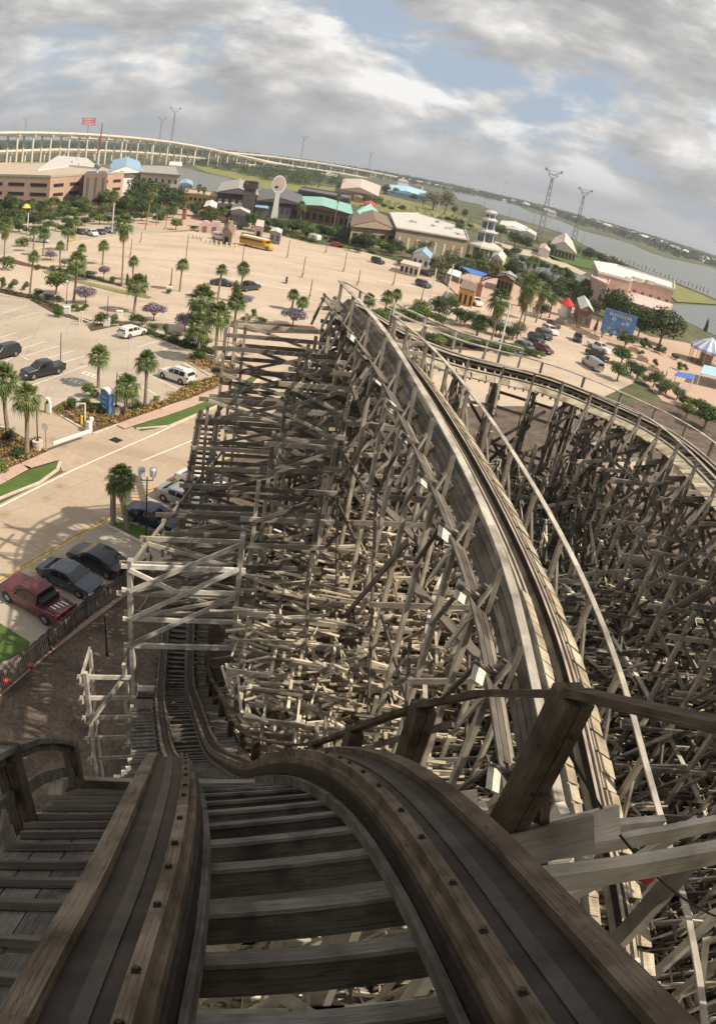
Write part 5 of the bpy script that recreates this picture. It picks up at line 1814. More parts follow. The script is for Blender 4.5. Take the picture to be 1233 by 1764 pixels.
def rack(base, L, W, belt):
    for sd in (-1, 1):
        b = MB()
        b.bar((-1.5, sd*.62, 1.79), (.1, sd*.62, 1.78), .04, .05)
        b.build('roof_rail', M['trim'], base, local=True)
def load(base, L, W, belt):
    b = MB()
    r = random.Random(4)
    b.box(-1.25, 0, 1.141, .55, 1.45, .34)
    b.build('toolbox', M['trim'], base, local=True)
    for k in range(4):
        b = MB()
        b.bar((-2.6+.1*k, -.45+.28*k, 1.17), (-2.05+.06*k, -.38+.27*k, 1.20), .07, .04)
        b.build('pale_board', M['white_paint'], base, local=True)
def cap(base, L, W, belt):
    b = MB()
    b.rings([[(x, -W*.43*k, 1.13), (x, W*.43*k, 1.13), (x, W*.38*k, z), (x, -W*.38*k, z)] for x, z, k in ((-2.8, 1.6, .98), (-2.7, 1.85, 1), (-1.04, 1.88, 1))])
    b.build('bed_cap', PAINT['white'], base, local=True)
def redpanel(base, L, W, belt):
    for sd in (-1, 1):
        b = MB()
        b.box(-.9, sd*(W/2-.03), 1.36, 2.3, .05, .36)
        b.build('red_panel', PAINT['bright_red'], base, local=True)
def spare(base, L, W, belt):
    b = MB()
    b.tube((-2.1, 0, 1.0), (-2.32, 0, 1.0), .36, .34, 14)
    b.build('spare_wheel', M['tyre'], base, local=True)

for a in [
    ('hatch', 'white', (228, 579), (203, 583), (254, 571), 'parked_car', 'car', 'white hatchback parked by the hedge of the near lot'),
    ('suv', 'white', (304, 655), (331, 665), (277, 646), 'parked_car', 'car', 'white people carrier with roof rails parked at the mulch bed corner', rack),
    ('pickup', 'black', (74, 647), (102, 641), (44, 655), 'pickup_truck', 'pickup', 'black pickup with an empty bed parked across the stall lines'),
    ('suv', 'black', (6, 616), (28, 610), (-20, 622), 'parked_car', 'car', 'black car cut by the photo edge ahead of the black pickup'),
    ('pickup', 'red', (64, 1046), (108, 1072), (14, 1016), 'pickup_truck', 'pickup', 'dark red pickup with boards in its bed', load),
    ('saloon', 'steel', (122, 1008), (82, 990), (166, 1028), 'parked_car', 'car', 'blue grey saloon between the red pickup and the black coupe'),
    ('saloon', 'black', (170, 977), (214, 996), (128, 958), 'parked_car', 'car', 'black coupe with red tail lamps, rightmost of the near row of three'),
    ('saloon', 'navy', (264, 903), (228, 890), (302, 918), 'parked_car', 'car', 'dark navy car behind the grass island, seen through the ledgers'),
    ('saloon', 'silver', (316, 868), (290, 858), (345, 880), 'parked_car', 'car', 'silver car beside the navy car'),
    ('saloon', 'white', (348, 842), (322, 832), (376, 854), 'parked_car', 'car', 'white saloon farthest along the near row behind the timber'),
    ('van', 'white', (379, 413), (360, 409), (398, 417), 'delivery_van', 'van', 'white van with a red side panel behind the school bus', redpanel),
    ('saloon', 'charcoal', (382, 492), (372, 491), (396, 494), 'parked_car', 'car', 'dark saloon behind the palm on the far lot'),
    ('pickup', 'charcoal', (428, 500), (402, 503), (447, 497), 'pickup_truck', 'pickup', 'dark grey pickup crossing the far lot'),
    ('pickup', 'charcoal', (533, 405), (538, 408), (524, 401), 'pickup_truck', 'pickup', 'dark pickup hitched to the white camper'),
    ('saloon', 'bright_red', (580, 425), (566, 423), (594, 428), 'parked_car', 'car', 'bright red car at the edge of the far lot'),
    ('jeep', 'black', (650, 454), (640, 452), (661, 458), 'parked_car', 'off road car', 'black off road car by the restaurant kerb', spare),
    ('suv', 'charcoal', (728, 494), (716, 490), (742, 500), 'parked_car', 'car', 'dark car casting a long shade near the blue roofed kiosk'),
    ('saloon', 'maroon', (733, 474), (724, 471), (742, 478), 'parked_car', 'car', 'brown car half hidden behind the twiggy trees'),
    ('pickup', 'white', (818, 525), (806, 517), (830, 533), 'pickup_truck', 'pickup', 'white pickup leaving the entrance arch'),
    ('saloon', 'silver', (856, 560), (842, 556), (872, 565), 'parked_car', 'car', 'silver car in the shade of the clump of palms'),
    ('suv', 'white', (946, 574), (930, 565), (962, 583), 'parked_car', 'car', 'white car second in the slanted row of the lake lot'),
    ('saloon', 'maroon', (952, 563), (938, 555), (966, 572), 'parked_car', 'car', 'maroon car at the head of the slanted row of the lake lot'),
    ('suv', 'charcoal', (935, 582), (920, 574), (950, 592), 'parked_car', 'car', 'dark car third in the slanted row of the lake lot'),
    ('suv', 'black', (922, 590), (906, 581), (938, 601), 'parked_car', 'car', 'black car fourth in the slanted row of the lake lot'),
    ('hatch', 'grey', (903, 604), (888, 598), (918, 612), 'parked_car', 'car', 'grey hatchback under the pale far railing'),
    ('saloon', 'black', (873, 606), (860, 601), (888, 613), 'parked_car', 'car', 'black saloon left of the grey hatchback'),
    ('saloon', 'maroon', (934, 606), (922, 601), (946, 613), 'parked_car', 'car', 'dark red car at the right end of the pale far railing'),
    ('jeep', 'black', (993, 588), (992, 580), (993, 597), 'parked_car', 'off road car', 'black boxy off road car alone on the lake lot', spare),
    ('pickup', 'white', (1030, 604), (1012, 597), (1048, 613), 'pickup_truck', 'pickup', 'white pickup with an open bed beside the plaza planters'),
    ('pickup', 'black', (1026, 617), (1044, 627), (1006, 607), 'pickup_truck', 'pickup', 'black pickup between the white pickup and the silver van'),
    ('van', 'silver', (1018, 634), (1036, 646), (1000, 622), 'delivery_van', 'van', 'silver van nearest the returning track'),
    ('saloon', 'black', (140, 403), (132, 401), (149, 406), 'parked_car', 'car', 'black car at the left of the side street row'),
    ('suv', 'white', (160, 406), (150, 402), (170, 409), 'parked_car', 'car', 'white car second in the side street row'),
    ('saloon', 'charcoal', (174, 403), (165, 400), (184, 406), 'parked_car', 'car', 'dark car third in the side street row'),
    ('suv', 'silver', (190, 401), (182, 399), (200, 404), 'parked_car', 'car', 'silver car at the right of the side street row'),
    ('van', 'white', (70, 417), (60, 416), (82, 418), 'delivery_van', 'van', 'white van parked by the side street shrubs'),
    ('saloon', 'black', (128, 355), (120, 354), (136, 357), 'parked_car', 'car', 'black car in the garage entrance'),
    ('saloon', 'silver', (1004, 770), (990, 764), (1018, 778), 'parked_car', 'car', 'silver car seen through the timber inside the U turn'),
]:
    car(*a[:8], **({'extra': a[8]} if len(a) > 8 else {}))

# school bus
p = at(442, 427)
g = at(473, 434)-at(412, 420)
bus = thing('school_bus', 'yellow school bus with a pale roof on the far lot', 'bus', (p.x, p.y, .05))
b = MB()
def busring(x, w_, z0, z1, ch=.35):
    return [(x, -w_, z0), (x, -w_, z1-ch), (x, -w_*.82, z1-.08), (x, 0, z1), (x, w_*.82, z1-.08), (x, w_, z1-ch), (x, w_, z0)]
b.rings([busring(x, w_, z0, z1) for x, w_, z0, z1 in ((-5.8, 1.1, .6, 2.85), (-5.7, 1.22, .5, 3.05), (3.6, 1.22, .5, 3.05), (3.95, 1.2, .5, 2.9))])
b.rings([busring(x, w_, .5, z1, .25) for x, w_, z1 in ((3.95, 1.12, 1.72), (5.2, 1.08, 1.62), (5.75, .98, 1.35), (5.85, .95, 1.1))])
b.build('body', PAINT['yellow'], bus, local=True)
b = MB()
b.rings([[(x, -1.0, 2.99), (x, 1.0, 2.99), (x, .9, 3.09), (x, 0, 3.13), (x, -.9, 3.09)] for x in (-5.5, 3.5)])
b.build('roof', M['white_paint'], bus, local=True)
for sd in (-1, 1):
    for k in range(11):
        b = MB()
        b.box(-5.25+.78*k, sd*1.222, 1.85, .64, .03, .62)
        b.build('side_window', M['glass'], bus, local=True)
    for z in (1.15, 1.62):
        b = MB()
        b.box(-1, sd*1.225, z, 9.4, .03, .07)
        b.build('rub_rail', M['trim'], bus, local=True)
    for x in (-3.2, 4.6):
        b = MB()
        b.tube((x, sd*.9, .5), (x, sd*1.2, .5), .5, .5, 14)
        w_ = b.build('wheel', M['tyre'], bus, local=True)
        b = MB()
        b.tube((x, sd*1.2, .5), (x, sd*1.23, .5), .26, .2, 10)
        b.build('rim', M['rim'], w_, local=True)
    b = MB()
    b.box(5.8, sd*.75, .95, .1, .26, .24)
    b.build('headlight', M['lamp_w'], bus, local=True)
b = MB()
b.box(3.93, 0, 1.9, .12, 2.1, .75)
b.build('windscreen', M['glass'], bus, local=True)
bus.rotation_euler = (0, 0, math.atan2(g.y, g.x))

# camper
p = at(541, 416)
g = at(552, 419)-at(531, 413)
cmp_ = thing('camper_trailer', 'small white rounded camper trailer behind the dark pickup', 'trailer', (p.x, p.y, .05))
b = MB()
b.rings([[(x, -w_, z0), (x, -w_, z1*.8), (x, -w_*.7, z1), (x, w_*.7, z1), (x, w_, z1*.8), (x, w_, z0)] for x, w_, z0, z1 in ((-2.4, .9, .9, 1.9), (-2.1, 1.1, .5, 2.5), (1.5, 1.1, .5, 2.6), (2.3, 1.0, .7, 2.2), (2.6, .9, 1.0, 1.7))])
b.build('body', PAINT['white'], cmp_, local=True)
for sd in (-1, 1):
    b = MB()
    b.box(-.4, sd*1.1, 1.4, 1.0, .03, .6)
    b.build('window', M['glass'], cmp_, local=True)
    b = MB()
    b.tube((-.3, sd*.85, .34), (-.3, sd*1.1, .34), .34, .34, 12)
    b.build('wheel', M['tyre'], cmp_, local=True)
b = MB()
b.bar((2.5, 0, .5), (3.7, 0, .5), .1, .1)
b.build('tow_bar', M['trim'], cmp_, local=True)
cmp_.rotation_euler = (0, 0, math.atan2(g.y, g.x)+math.pi)

# ------------------------------------------------------------------ people: one skinned body each
M['skin'] = mat('skin', (.42, .26, .18), .6, .1, 8)
def person(loc, rz, label, top, legs, pose='stand', hold=None):
    m_t = mat('clothing_'+top[0], top[1], .9, .15, 9)
    P = {'hip': (0, 0, .93), 'chest': (0, 0, 1.32), 'neck': (0, 0, 1.47), 'head': (0, .02, 1.6), 'crown': (0, .02, 1.74)}
    E = [('hip', 'chest'), ('chest', 'neck'), ('neck', 'head'), ('head', 'crown')]
    Rr = {'hip': .15, 'chest': .17, 'neck': .06, 'head': .095, 'crown': .075}
    for s, sg in (('l', -1), ('r', 1)):
        if pose == 'ride':
            P.update({'hip': (0, -.25, .86), 'chest': (0, -.1, 1.22), 'neck': (0, -.03, 1.38), 'head': (0, .02, 1.5), 'crown': (0, .03, 1.64)})
            P.update({s+'sh': (sg*.2, -.06, 1.3), s+'el': (sg*.32, .14, 1.12), s+'wr': (sg*.3, .36, 1.08), s+'ha': (sg*.28, .43, 1.07),
                      s+'hp': (sg*.1, -.25, .82), s+'kn': (sg*.24, .16, .72), s+'an': (sg*.24, 0, .34), s+'to': (sg*.24, .18, .3)})
        else:
            st = .14*sg
            P.update({s+'sh': (sg*.2, 0, 1.41), s+'el': (sg*.26, -.02-st*.5, 1.14), s+'wr': (sg*.27, .07-st, .92), s+'ha': (sg*.27, .09-st, .84),
                      s+'hp': (sg*.1, 0, .88), s+'kn': (sg*.11, .04+st, .5), s+'an': (sg*.11, st, .09), s+'to': (sg*.12, .15+st, .04)})
        E += [('chest', s+'sh'), (s+'sh', s+'el'), (s+'el', s+'wr'), (s+'wr', s+'ha'), ('hip', s+'hp'), (s+'hp', s+'kn'), (s+'kn', s+'an'), (s+'an', s+'to')]
        Rr.update({s+'sh': .075, s+'el': .048, s+'wr': .034, s+'ha': .042, s+'hp': .10, s+'kn': .065, s+'an': .045, s+'to': .04})
    keys = list(P)
    keys.remove('hip')
    keys = ['hip']+keys
    me = bpy.data.meshes.new('person')
    me.from_pydata([P[k] for k in keys], [(keys.index(a), keys.index(c)) for a, c in E], [])
    o = bpy.data.objects.new('person', me)
    COL.objects.link(o)
    sk = o.modifiers.new('skin', 'SKIN')
    for i, k in enumerate(keys):
        me.skin_vertices[0].data[i].radius = (Rr[k], Rr[k]*.85)
    me.skin_vertices[0].data[0].use_root = True
    sub = o.modifiers.new('sub', 'SUBSURF')
    sub.levels = sub.render_levels = 1
    dg = bpy.context.evaluated_depsgraph_get()
    me2 = bpy.data.meshes.new_from_object(o.evaluated_get(dg))
    o.modifiers.clear()
    o.data = me2
    me2.materials.clear()
    for mm in (M['skin'], m_t, mat('clothing_'+legs[0], legs[1], .9, .15, 9), mat('dark_hair', (.04, .03, .025), .8)):
        me2.materials.append(mm)
    hipz = P['hip'][2]
    for f in me2.polygons:
        c = f.center
        if c.z > P['neck'][2]+.06:
            f.material_index = 3 if (c.z > P['head'][2]+.05 or c.y < P['head'][1]-.045) else 0
        elif c.z > P['neck'][2]-.01:
            f.material_index = 0
        elif c.z > hipz-.02 and math.hypot(c.x, c.y-P['chest'][1]) < .33 and not (abs(c.x) > .22 and c.z < 1.2):
            f.material_index = 1
        elif abs(c.x) > .22 and pose == 'stand':
            f.material_index = 0
        elif pose == 'ride' and c.z > 1.0:
            f.material_index = 1
        else:
            f.material_index = 2
        f.use_smooth = True
    o.location = loc
    o.rotation_euler = (0, 0, rz)
    tag(o, label, 'person')
    return o

p = at(493, 488)
g = at(497, 496)-at(491, 480)
rz = math.atan2(g.y, g.x)
mc = thing('motorcycle', 'dark motorcycle being ridden across the far lot', 'motorcycle', (p.x, p.y, .02))
for y in (-.7, .75):
    b = MB()
    b.tube((-.07, y, .33), (.07, y, .33), .33, .33, 14)
    b.build('wheel', M['tyre'], mc, local=True)
b = MB()
b.rings([[(-w_, y, z0), (w_, y, z0), (w_, y, z1), (-w_, y, z1)] for y, w_, z0, z1 in ((-.95, .1, .6, .75), (-.4, .16, .35, .8), (.1, .17, .3, .98), (.45, .13, .45, 1.0), (.6, .08, .6, .9))])
b.build('body', PAINT['black'], mc, local=True)
b = MB()
b.bar((-.34, .42, 1.06), (.34, .42, 1.06), .04, .04)
b.build('handlebar', M['trim'], mc, local=True)
b = MB()
for sx in (-.09, .09):
    b.bar((sx, .5, .95), (sx, .75, .33), .05, .05)
b.build('fork', M['rim'], mc, local=True)
mc.rotation_euler = (0, 0, rz-math.pi/2)
person((p.x, p.y, .02), rz-math.pi/2, 'rider in dark clothes sitting on the motorcycle on the far lot', ('dark_jacket', (.03, .03, .035)), ('blue_jeans', (.06, .08, .12)), 'ride')
for q, lab, t_, l_, r_ in (((1137, 652), 'person in a blue shirt standing on the plaza, nearer the returning track', ('blue_shirt', (.10, .22, .42)), ('pale_shorts', (.5, .47, .4)), 2.2),
                      ((1146, 649), 'person in a white shirt standing on the plaza by the tables', ('white_shirt', (.7, .68, .64)), ('dark_trousers', (.05, .05, .06)), .6),
                      ((282, 378), 'person in a red top walking under the lattice arch', ('red_top', (.45, .06, .05)), ('dark_trousers_walk', (.06, .06, .07)), 1.2),
                      ((288, 377), 'person in dark clothes walking under the lattice arch', ('grey_top', (.12, .12, .13)), ('black_trousers', (.03, .03, .03)), 1.2)):
    v = at(*q)
    person((v.x, v.y, .03), r_, lab, t_, l_)
# ------------------------------------------------------------------ buildings and street furniture
WALL = {k: mat('wall_'+k, c, .9, .1, .5) for k, c in {
    'salmon': (.52, .345, .255), 'cream': (.60, .52, .42), 'white': (.70, .67, .62), 'purple': (.13, .095, .11), 'dark': (.075, .068, .07), 'tan': (.34, .27, .19), 'teal': (.16, .40, .34),
    'grey': (.30, .29, .28), 'blue': (.34, .50, .62), 'pink': (.52, .35, .285), 'brown': (.20, .13, .09), 'orange': (.58, .34, .12), 'red': (.45, .06, .045), 'palepink': (.62, .47, .42), 'skyblue': (.36, .55, .68)}.items()}
ROOF = {k: mat('roof_'+k, c, .85, .14, .7) for k, c in {
    'grey': (.34, .32, .30), 'light': (.55, .52, .47), 'teal': (.25, .46, .40), 'dark': (.14, .13, .135), 'blue': (.26, .40, .52), 'white': (.68, .65, .60), 'pink': (.60, .46, .41), 'brown': (.22, .16, .12), 'tan': (.46, .38, .28), 'skyblue': (.36, .58, .74), 'red': (.55, .05, .05)}.items()}
M['opening'] = mat('dark_opening', (.035, .03, .03), .9, .2, 2)
M['window'] = mat('window_glass', (.07, .09, .11), .12, .2, 1, 0, .6)
M['conc'] = mat('bridge_concrete', (.74, .67, .55), .9, .12, .15)
M['galv'] = mat('galvanised_steel', (.24, .255, .28), .6, .1, 2, .4)
M['cream_post'] = mat('cream_paint', (.62, .56, .44), .7, .1, 3)
M['canvas'] = mat('white_canvas', (.72, .70, .66), .9, .08, 2)
M['blue_canvas'] = mat('blue_canvas', (.07, .17, .50), .8, .12, 2)
M['pale_blue_canvas'] = mat('pale_blue_canvas', (.24, .36, .60), .8, .12, 2)
M['yellow'] = mat('yellow_plastic', (.70, .50, .06), .6, .1, 3)
M['red_paint'] = mat('red_paint', (.40, .04, .04), .5, .1, 3)
M['brickwork'] = mat('red_brickwork', (.33, .15, .10), .9, .2, 5)
M['timber'] = mat('brown_timber', (.24, .15, .09), .9, .25, 3)

def foot(px, z):
    P = [at(x, y, z) for x, y in px]
    ar = sum(P[i].x*P[(i+1) % len(P)].y-P[(i+1) % len(P)].x*P[i].y for i in range(len(P)))
    return P if ar > 0 else P[::-1]

def building(name, label, px, h, wall, roof, windows=(), eave=0.0, ridge=0.0, zb=0, parapet=.0, extra=None, cat='building'):
    """px: the roof outline measured in the photograph (its height h above the ground is known)"""
    P = foot(px, h)
    c = sum(P, Vector())/len(P)
    t = thing(name, label, cat, (c.x, c.y, zb))
    b = MB()
    b.prism([(p.x, p.y) for p in P], zb, h-.25)
    b.build('wall', WALL[wall], t)
    b = MB()
    Q = [(c.x+(p.x-c.x)*(1+eave), c.y+(p.y-c.y)*(1+eave)) for p in P]
    if ridge and len(P) == 4:
        L = [(Vector(Q[(i+1) % 4])-Vector(Q[i])).length for i in range(4)]
        k = 0 if L[0]+L[2] < L[1]+L[3] else 1
        ridge = min(ridge, .32*min(L[0]+L[2], L[1]+L[3])/2)
        q = [Q[(k+i) % 4] for i in range(4)]
        m0 = Vector(((q[0][0]+q[1][0])/2, (q[0][1]+q[1][1])/2, h+ridge))
        m1 = Vector(((q[2][0]+q[3][0])/2, (q[2][1]+q[3][1])/2, h+ridge))
        V3 = [Vector((a[0], a[1], h)) for a in q]
        b.face([V3[1], V3[2], m1, m0])
        b.face([V3[3], V3[0], m0, m1])
        b.build('roof', ROOF[roof], t)
        for a, e, m_, d in ((V3[0], V3[1], m0, m1), (V3[2], V3[3], m1, m0)):
            g = MB()
            ins = (d-m_).normalized()*(.06+eave*2)
            g.face([a+ins+Vector((0, 0, -.25)), e+ins+Vector((0, 0, -.25)), m_+ins+Vector((0, 0, -.12))])
            g.build('gable', WALL[wall], t)
    else:
        b.prism(Q, h-.22, h)
        if parapet:
            n = len(Q)
            for i in range(n):
                a, e = Vector((*Q[i], h+parapet/2)), Vector((*Q[(i+1) % n], h+parapet/2))
                b.bar(a, e, .3, parapet)
        b.build('roof', ROOF[roof], t)
    # windows: (edge index, count, z0, z1, width fraction, material)
    for (e, n, z0, z1, fr_, mk) in windows:
        a, q = Vector((P[e].x, P[e].y, 0)), Vector((P[(e+1) % len(P)].x, P[(e+1) % len(P)].y, 0))
        d = q-a
        L = d.length
        d.normalize()
        o = Vector((d.y, -d.x, 0))
        for i in range(n):
            w_ = L/n
            m_ = a+d*(w_*(i+.5))+o*.04
            wb_ = MB()
            wb_.bar(m_+Vector((0, 0, (z0+z1)/2))-d*(w_*fr_/2), m_+Vector((0, 0, (z0+z1)/2))+d*(w_*fr_/2), .1, z1-z0)
            wb_.build('window', M[mk], t)
    if extra:
        extra(t, P, c, h)
    return t

def roof_boxes(n, seed, s=1.6):
    def f(t, P, c, h):
        r = random.Random(seed)
        for i in range(n):
            a, q = r.random(), r.random()
            p = P[0].lerp(P[1], a).lerp(P[3].lerp(P[2], a), .2+.6*q)
            b = MB()
            b.box(p.x, p.y, h, s*r.uniform(.7, 1.5), s*r.uniform(.7, 1.3), r.uniform(.7, 1.4), r.random())
            b.build('roof_unit', ROOF['light'], t)
    return f

def edges(px, h):
    """index of the footprint edge that faces the camera most, then the next ones"""
    P = foot(px, h)
    E = []
    for i in range(len(P)):
        a, q = P[i], P[(i+1) % len(P)]
        d = (q-a)
        nrm = Vector((d.y, -d.x, 0)).normalized()
        m_ = (a+q)/2
        E.append((nrm.dot(Vector((-m_.x, -m_.y, 0)).normalized())*min(1, d.length/6), i))
    return [i for s, i in sorted(E, reverse=True)]

def front(px, h, specs):
    E = edges(px, h)
    return [(E[k], n, z0, z1, f, m_) for k, n, z0, z1, f, m_ in specs]

q = [(-60, 303), (88, 306), (214, 299), (168, 284), (20, 282), (-60, 286)]
building('parking_garage', 'salmon parking garage with dark slots on two storeys', q, 12, 'salmon', 'tan', front(q, 12, [(0, 4, 8.2, 9.6, .72, 'opening'), (0, 4, 4.4, 5.8, .72, 'opening'), (1, 5, 8.0, 9.4, .6, 'opening'), (1, 5, 4.3, 5.6, .6, 'opening'), (0, 3, .5, 2.6, .5, 'opening')]), parapet=.9)
q = [(146, 300), (186, 299), (182, 294), (150, 295)]
building('stair_tower', 'brick stair tower with a flat dark roof on the garage front', q, 13.5, 'brown', 'dark', front(q, 13.5, [(0, 3, 2, 12, .3, 'window')]))
q = [(66, 291), (120, 284), (172, 289), (150, 272), (100, 268)]
building('convention_hall', 'long pale low domed hall behind the garage', q, 13, 'white', 'light', extra=roof_boxes(3, 3))
q = [(186, 297), (204, 300), (246, 296), (240, 278), (196, 276)]
building('blue_roofed_hall', 'white hall with a blue roof between the garage and the cream block', [q[0], q[2], q[3], q[4]], 12, 'white', 'blue', (), .05, 3.0)
q = [(243, 297), (310, 302), (304, 288), (247, 286)]
building('hotel_block', 'cream block with a grey flat roof behind the oaks', q, 12, 'cream', 'grey', front(q, 12, [(0, 6, 7.5, 9.5, .35, 'window'), (0, 6, 3.5, 5.5, .35, 'window'), (1, 3, 7.5, 9.5, .3, 'window')]), .04, 0, 0, .4)
q = [(291, 284), (314, 286), (314, 279), (293, 278)]
building('pale_box_building', 'small pale box building at the canal end of the cream block', q, 9, 'white', 'white')
q = [(310, 316), (332, 319), (331, 312), (313, 310)]
building('blue_cabin', 'small blue and white cabin beside the orange terrace', q, 4, 'blue', 'blue', front(q, 4, [(0, 3, 1.2, 2.6, .5, 'window')]), .1, 1.2)
q = [(318, 334), (374, 341), (374, 332), (320, 326)]
building('orange_terrace', 'orange fenced terrace by the canal', q, 3.4, 'orange', 'tan', front(q, 3.4, [(0, 7, .8, 2.2, .6, 'opening')]), 0, 0, 0, .7)
q = [(375, 330), (444, 336), (440, 318), (384, 314)]
building('purple_restaurant', 'dark purple restaurant with a wide grey roof', q, 8, 'purple', 'grey', front(q, 8, [(0, 6, 3.0, 5.0, .5, 'cream_post')]), .06, 2.5)
q = [(421, 325), (441, 327), (443, 320), (424, 318)]
def crenels(t, P, c, h):
    n = len(P)
    for i in range(n):
        for k in range(4):
            p = P[i].lerp(P[(i+1) % n], (k+.5)/4)
            b = MB()
            b.box(p.x, p.y, h, 1.1, 1.1, 1.8)
            b.build('merlon', WALL['dark'], t)
building('castle_tower', 'black castle tower with battlements', q, 13, 'dark', 'dark', front(q, 13, [(0, 2, 3, 6, .4, 'opening')]), extra=crenels)
q = [(444, 345), (522, 352), (518, 332), (446, 328)]
building('grey_hall', 'long dark hall with a grey roof behind the spoon sign', q, 7, 'dark', 'dark', front(q, 7, [(0, 8, 2, 4.5, .5, 'opening')]), .04, 2)
q = [(505, 352), (606, 369), (602, 352), (511, 338)]
building('turquoise_roofed_restaurant', 'long restaurant with a turquoise metal roof', q, 6.5, 'brown', 'teal', front(q, 6.5, [(0, 9, 1.2, 4, .6, 'opening')]), .05, 1.6)
q = [(600, 373), (628, 378), (650, 365), (622, 357)]
building('turquoise_gabled_wing', 'white gabled wing at the right end of the turquoise roof', q, 6, 'white', 'teal', front(q, 6, [(0, 3, 1, 3.4, .5, 'window')]), .08, 3)
q = [(514, 328), (602, 343.5), (606, 337), (520, 323)]
building('dark_back_house', 'dark blue back building behind the turquoise roof', q, 9, 'dark', 'dark', (), 0, 0, 0, .6)
q = [(606, 388), (683, 396), (668, 374), (610, 370)]
building('tan_restaurant_gable', 'tan restaurant front with a broad gable and pale columns', q, 7, 'tan', 'brown', front(q, 7, [(0, 5, .6, 4.5, .55, 'opening')]), .07, 2.6)
q = [(683, 393), (806, 414), (798, 392), (722, 368), (672, 368)]
building('tan_restaurant_hall', 'long tan hall with a pale grey flat roof and curved vents', q, 8, 'tan', 'light', front(q, 8, [(0, 8, 1.0, 5.2, .25, 'cream_post')]), .01, 0, 0, .5, roof_boxes(5, 9, 2.2))
q = [(712, 437), (740, 445), (744, 437), (718, 431)]
building('blue_roofed_kiosk', 'white kiosk with a slate blue roof by the far lot kerb', q, 4, 'white', 'blue', front(q, 4, [(0, 3, 1.2, 2.8, .5, 'window')]), .12, 1.6)
q = [(690, 452), (722, 460), (726, 454), (696, 447)]
building('low_cream_store', 'low cream store below the blue roofed kiosk', q, 3, 'cream', 'pink', front(q, 3, [(0, 4, .6, 2.2, .5, 'opening')]), .06)
q = [(846, 443), (866, 450), (872, 441), (852, 435)]
building('gabled_house', 'cream gabled house attached behind the lighthouse', q, 6, 'cream', 'light', front(q, 6, [(0, 2, 1.6, 4, .4, 'window'), (1, 3, 1.6, 4, .35, 'window')]), .06, 1.6)
q = [(588, 325), (650, 337), (655, 320), (592, 308)]
building('pink_warehouse', 'pink hip roofed warehouse on the meadow', q, 6, 'palepink', 'pink', front(q, 6, [(0, 8, .5, 3.2, .6, 'opening')]), .04, 4)
q = [(668, 328), (732, 340), (734, 330), (672, 318)]
building('pale_blue_shed', 'long pale blue shed beyond the meadow', q, 5, 'skyblue', 'skyblue', (), .02, 3)
q = [(560, 301), (580, 305), (582, 299), (563, 296)]
building('sand_coloured_house', 'small sand coloured block below the far bridges', q, 7, 'cream', 'tan')
q = [(610, 339), (624, 342), (625, 337), (612, 335)]
building('orange_shed', 'small orange shed on the meadow', q, 3.4, 'orange', 'brown', (), .08, 1)
q = [(627, 352), (645, 355), (646, 350), (629, 347)]
building('red_hut', 'small red roofed hut on the meadow', q, 3, 'red', 'red', (), .1, 1.2)
q = [(1018, 478), (1046, 492), (1052, 475), (1024, 464)]
building('pink_side_wing', 'left wing of the pink building with an awning roof', q, 8.5, 'pink', 'pink', front(q, 8.5, [(0, 2, 3, 5, .3, 'window')]), .01, 0, 0, .5)
q = [(1030, 470), (1086, 485), (1090, 479), (1160, 500), (1160, 488), (1062, 458), (1022, 452)]
building('pink_building', 'large salmon pink waterfront building with a white roof', q, 10, 'pink', 'white', front(q, 10, [(0, 5, 4.6, 6.0, .35, 'window'), (1, 4, 4.6, 6, .35, 'window')]), .005, 0, 0, .7, roof_boxes(4, 5, 2.2))
q = [(1060, 512), (1140, 536), (1158, 524), (1080, 498)]
building('pink_annex', 'low pink annex in front of the pink building', q, 5, 'pink', 'pink', front(q, 5, [(0, 5, 1.2, 3.2, .4, 'window')]), .01)
q = [(1000, 532), (1022, 537), (1014, 519), (994, 514)]
building('brown_cottage', 'brown cottage with a pale lean roof beside the mural board', q, 4.5, 'brown', 'light', front(q, 4.5, [(0, 2, 1, 2.6, .4, 'window')]), .08, 1.8)
q = [(944, 424), (992, 437), (985, 416), (958, 408)]
building('lakeside_pavilion', 'lakeside house with a large pale pink hip roof', q, 4.5, 'cream', 'pink', front(q, 4.5, [(0, 8, .4, 3.4, .4, 'opening')]), .06, 6)
q = [(858, 389), (906, 399), (908, 391), (864, 380)]
building('boathouse', 'long white boathouse on the lake shore', q, 5, 'white', 'white', front(q, 5, [(0, 5, .5, 3, .5, 'opening')]), .03, 2)
q = [(893, 398), (922, 406), (924, 401), (898, 393)]
building('boathouse_annex', 'short white boathouse right of the long one', q, 4.5, 'white', 'light', (), .03, 1.6)
q = [(928, 428), (946, 433), (948, 425), (932, 420)]
building('lakeside_shed', 'small pale shed left of the pink lakeside roof', q, 4, 'white', 'pink', (), .05, 1.4)
r = random.Random(8)
tints = ['white', 'cream', 'palepink', 'white', 'grey']
spots = [(868, 348, 8), (884, 351, 12), (905, 357, 14), (930, 362, 9), (940, 368, 13), (948, 372, 16), (988, 378, 9), (1000, 381, 12), (1008, 379, 20), (1030, 388, 14), (1045, 394, 20), (1060, 399, 16), (1080, 404, 12), (1090, 407, 14), (1108, 414, 22), (1118, 418, 12), (1140, 424, 18), (1160, 434, 22), (1178, 441, 12), (1200, 447, 12), (1212, 452, 14), (1226, 456, 12), (778, 322, 12), (800, 328, 14), (820, 333, 12), (692, 321, 18), (640, 306, 12), (720, 326, 14)]
words_ = ['lone', 'low', 'broad', 'small', 'double', 'tall', 'narrow', 'wide']
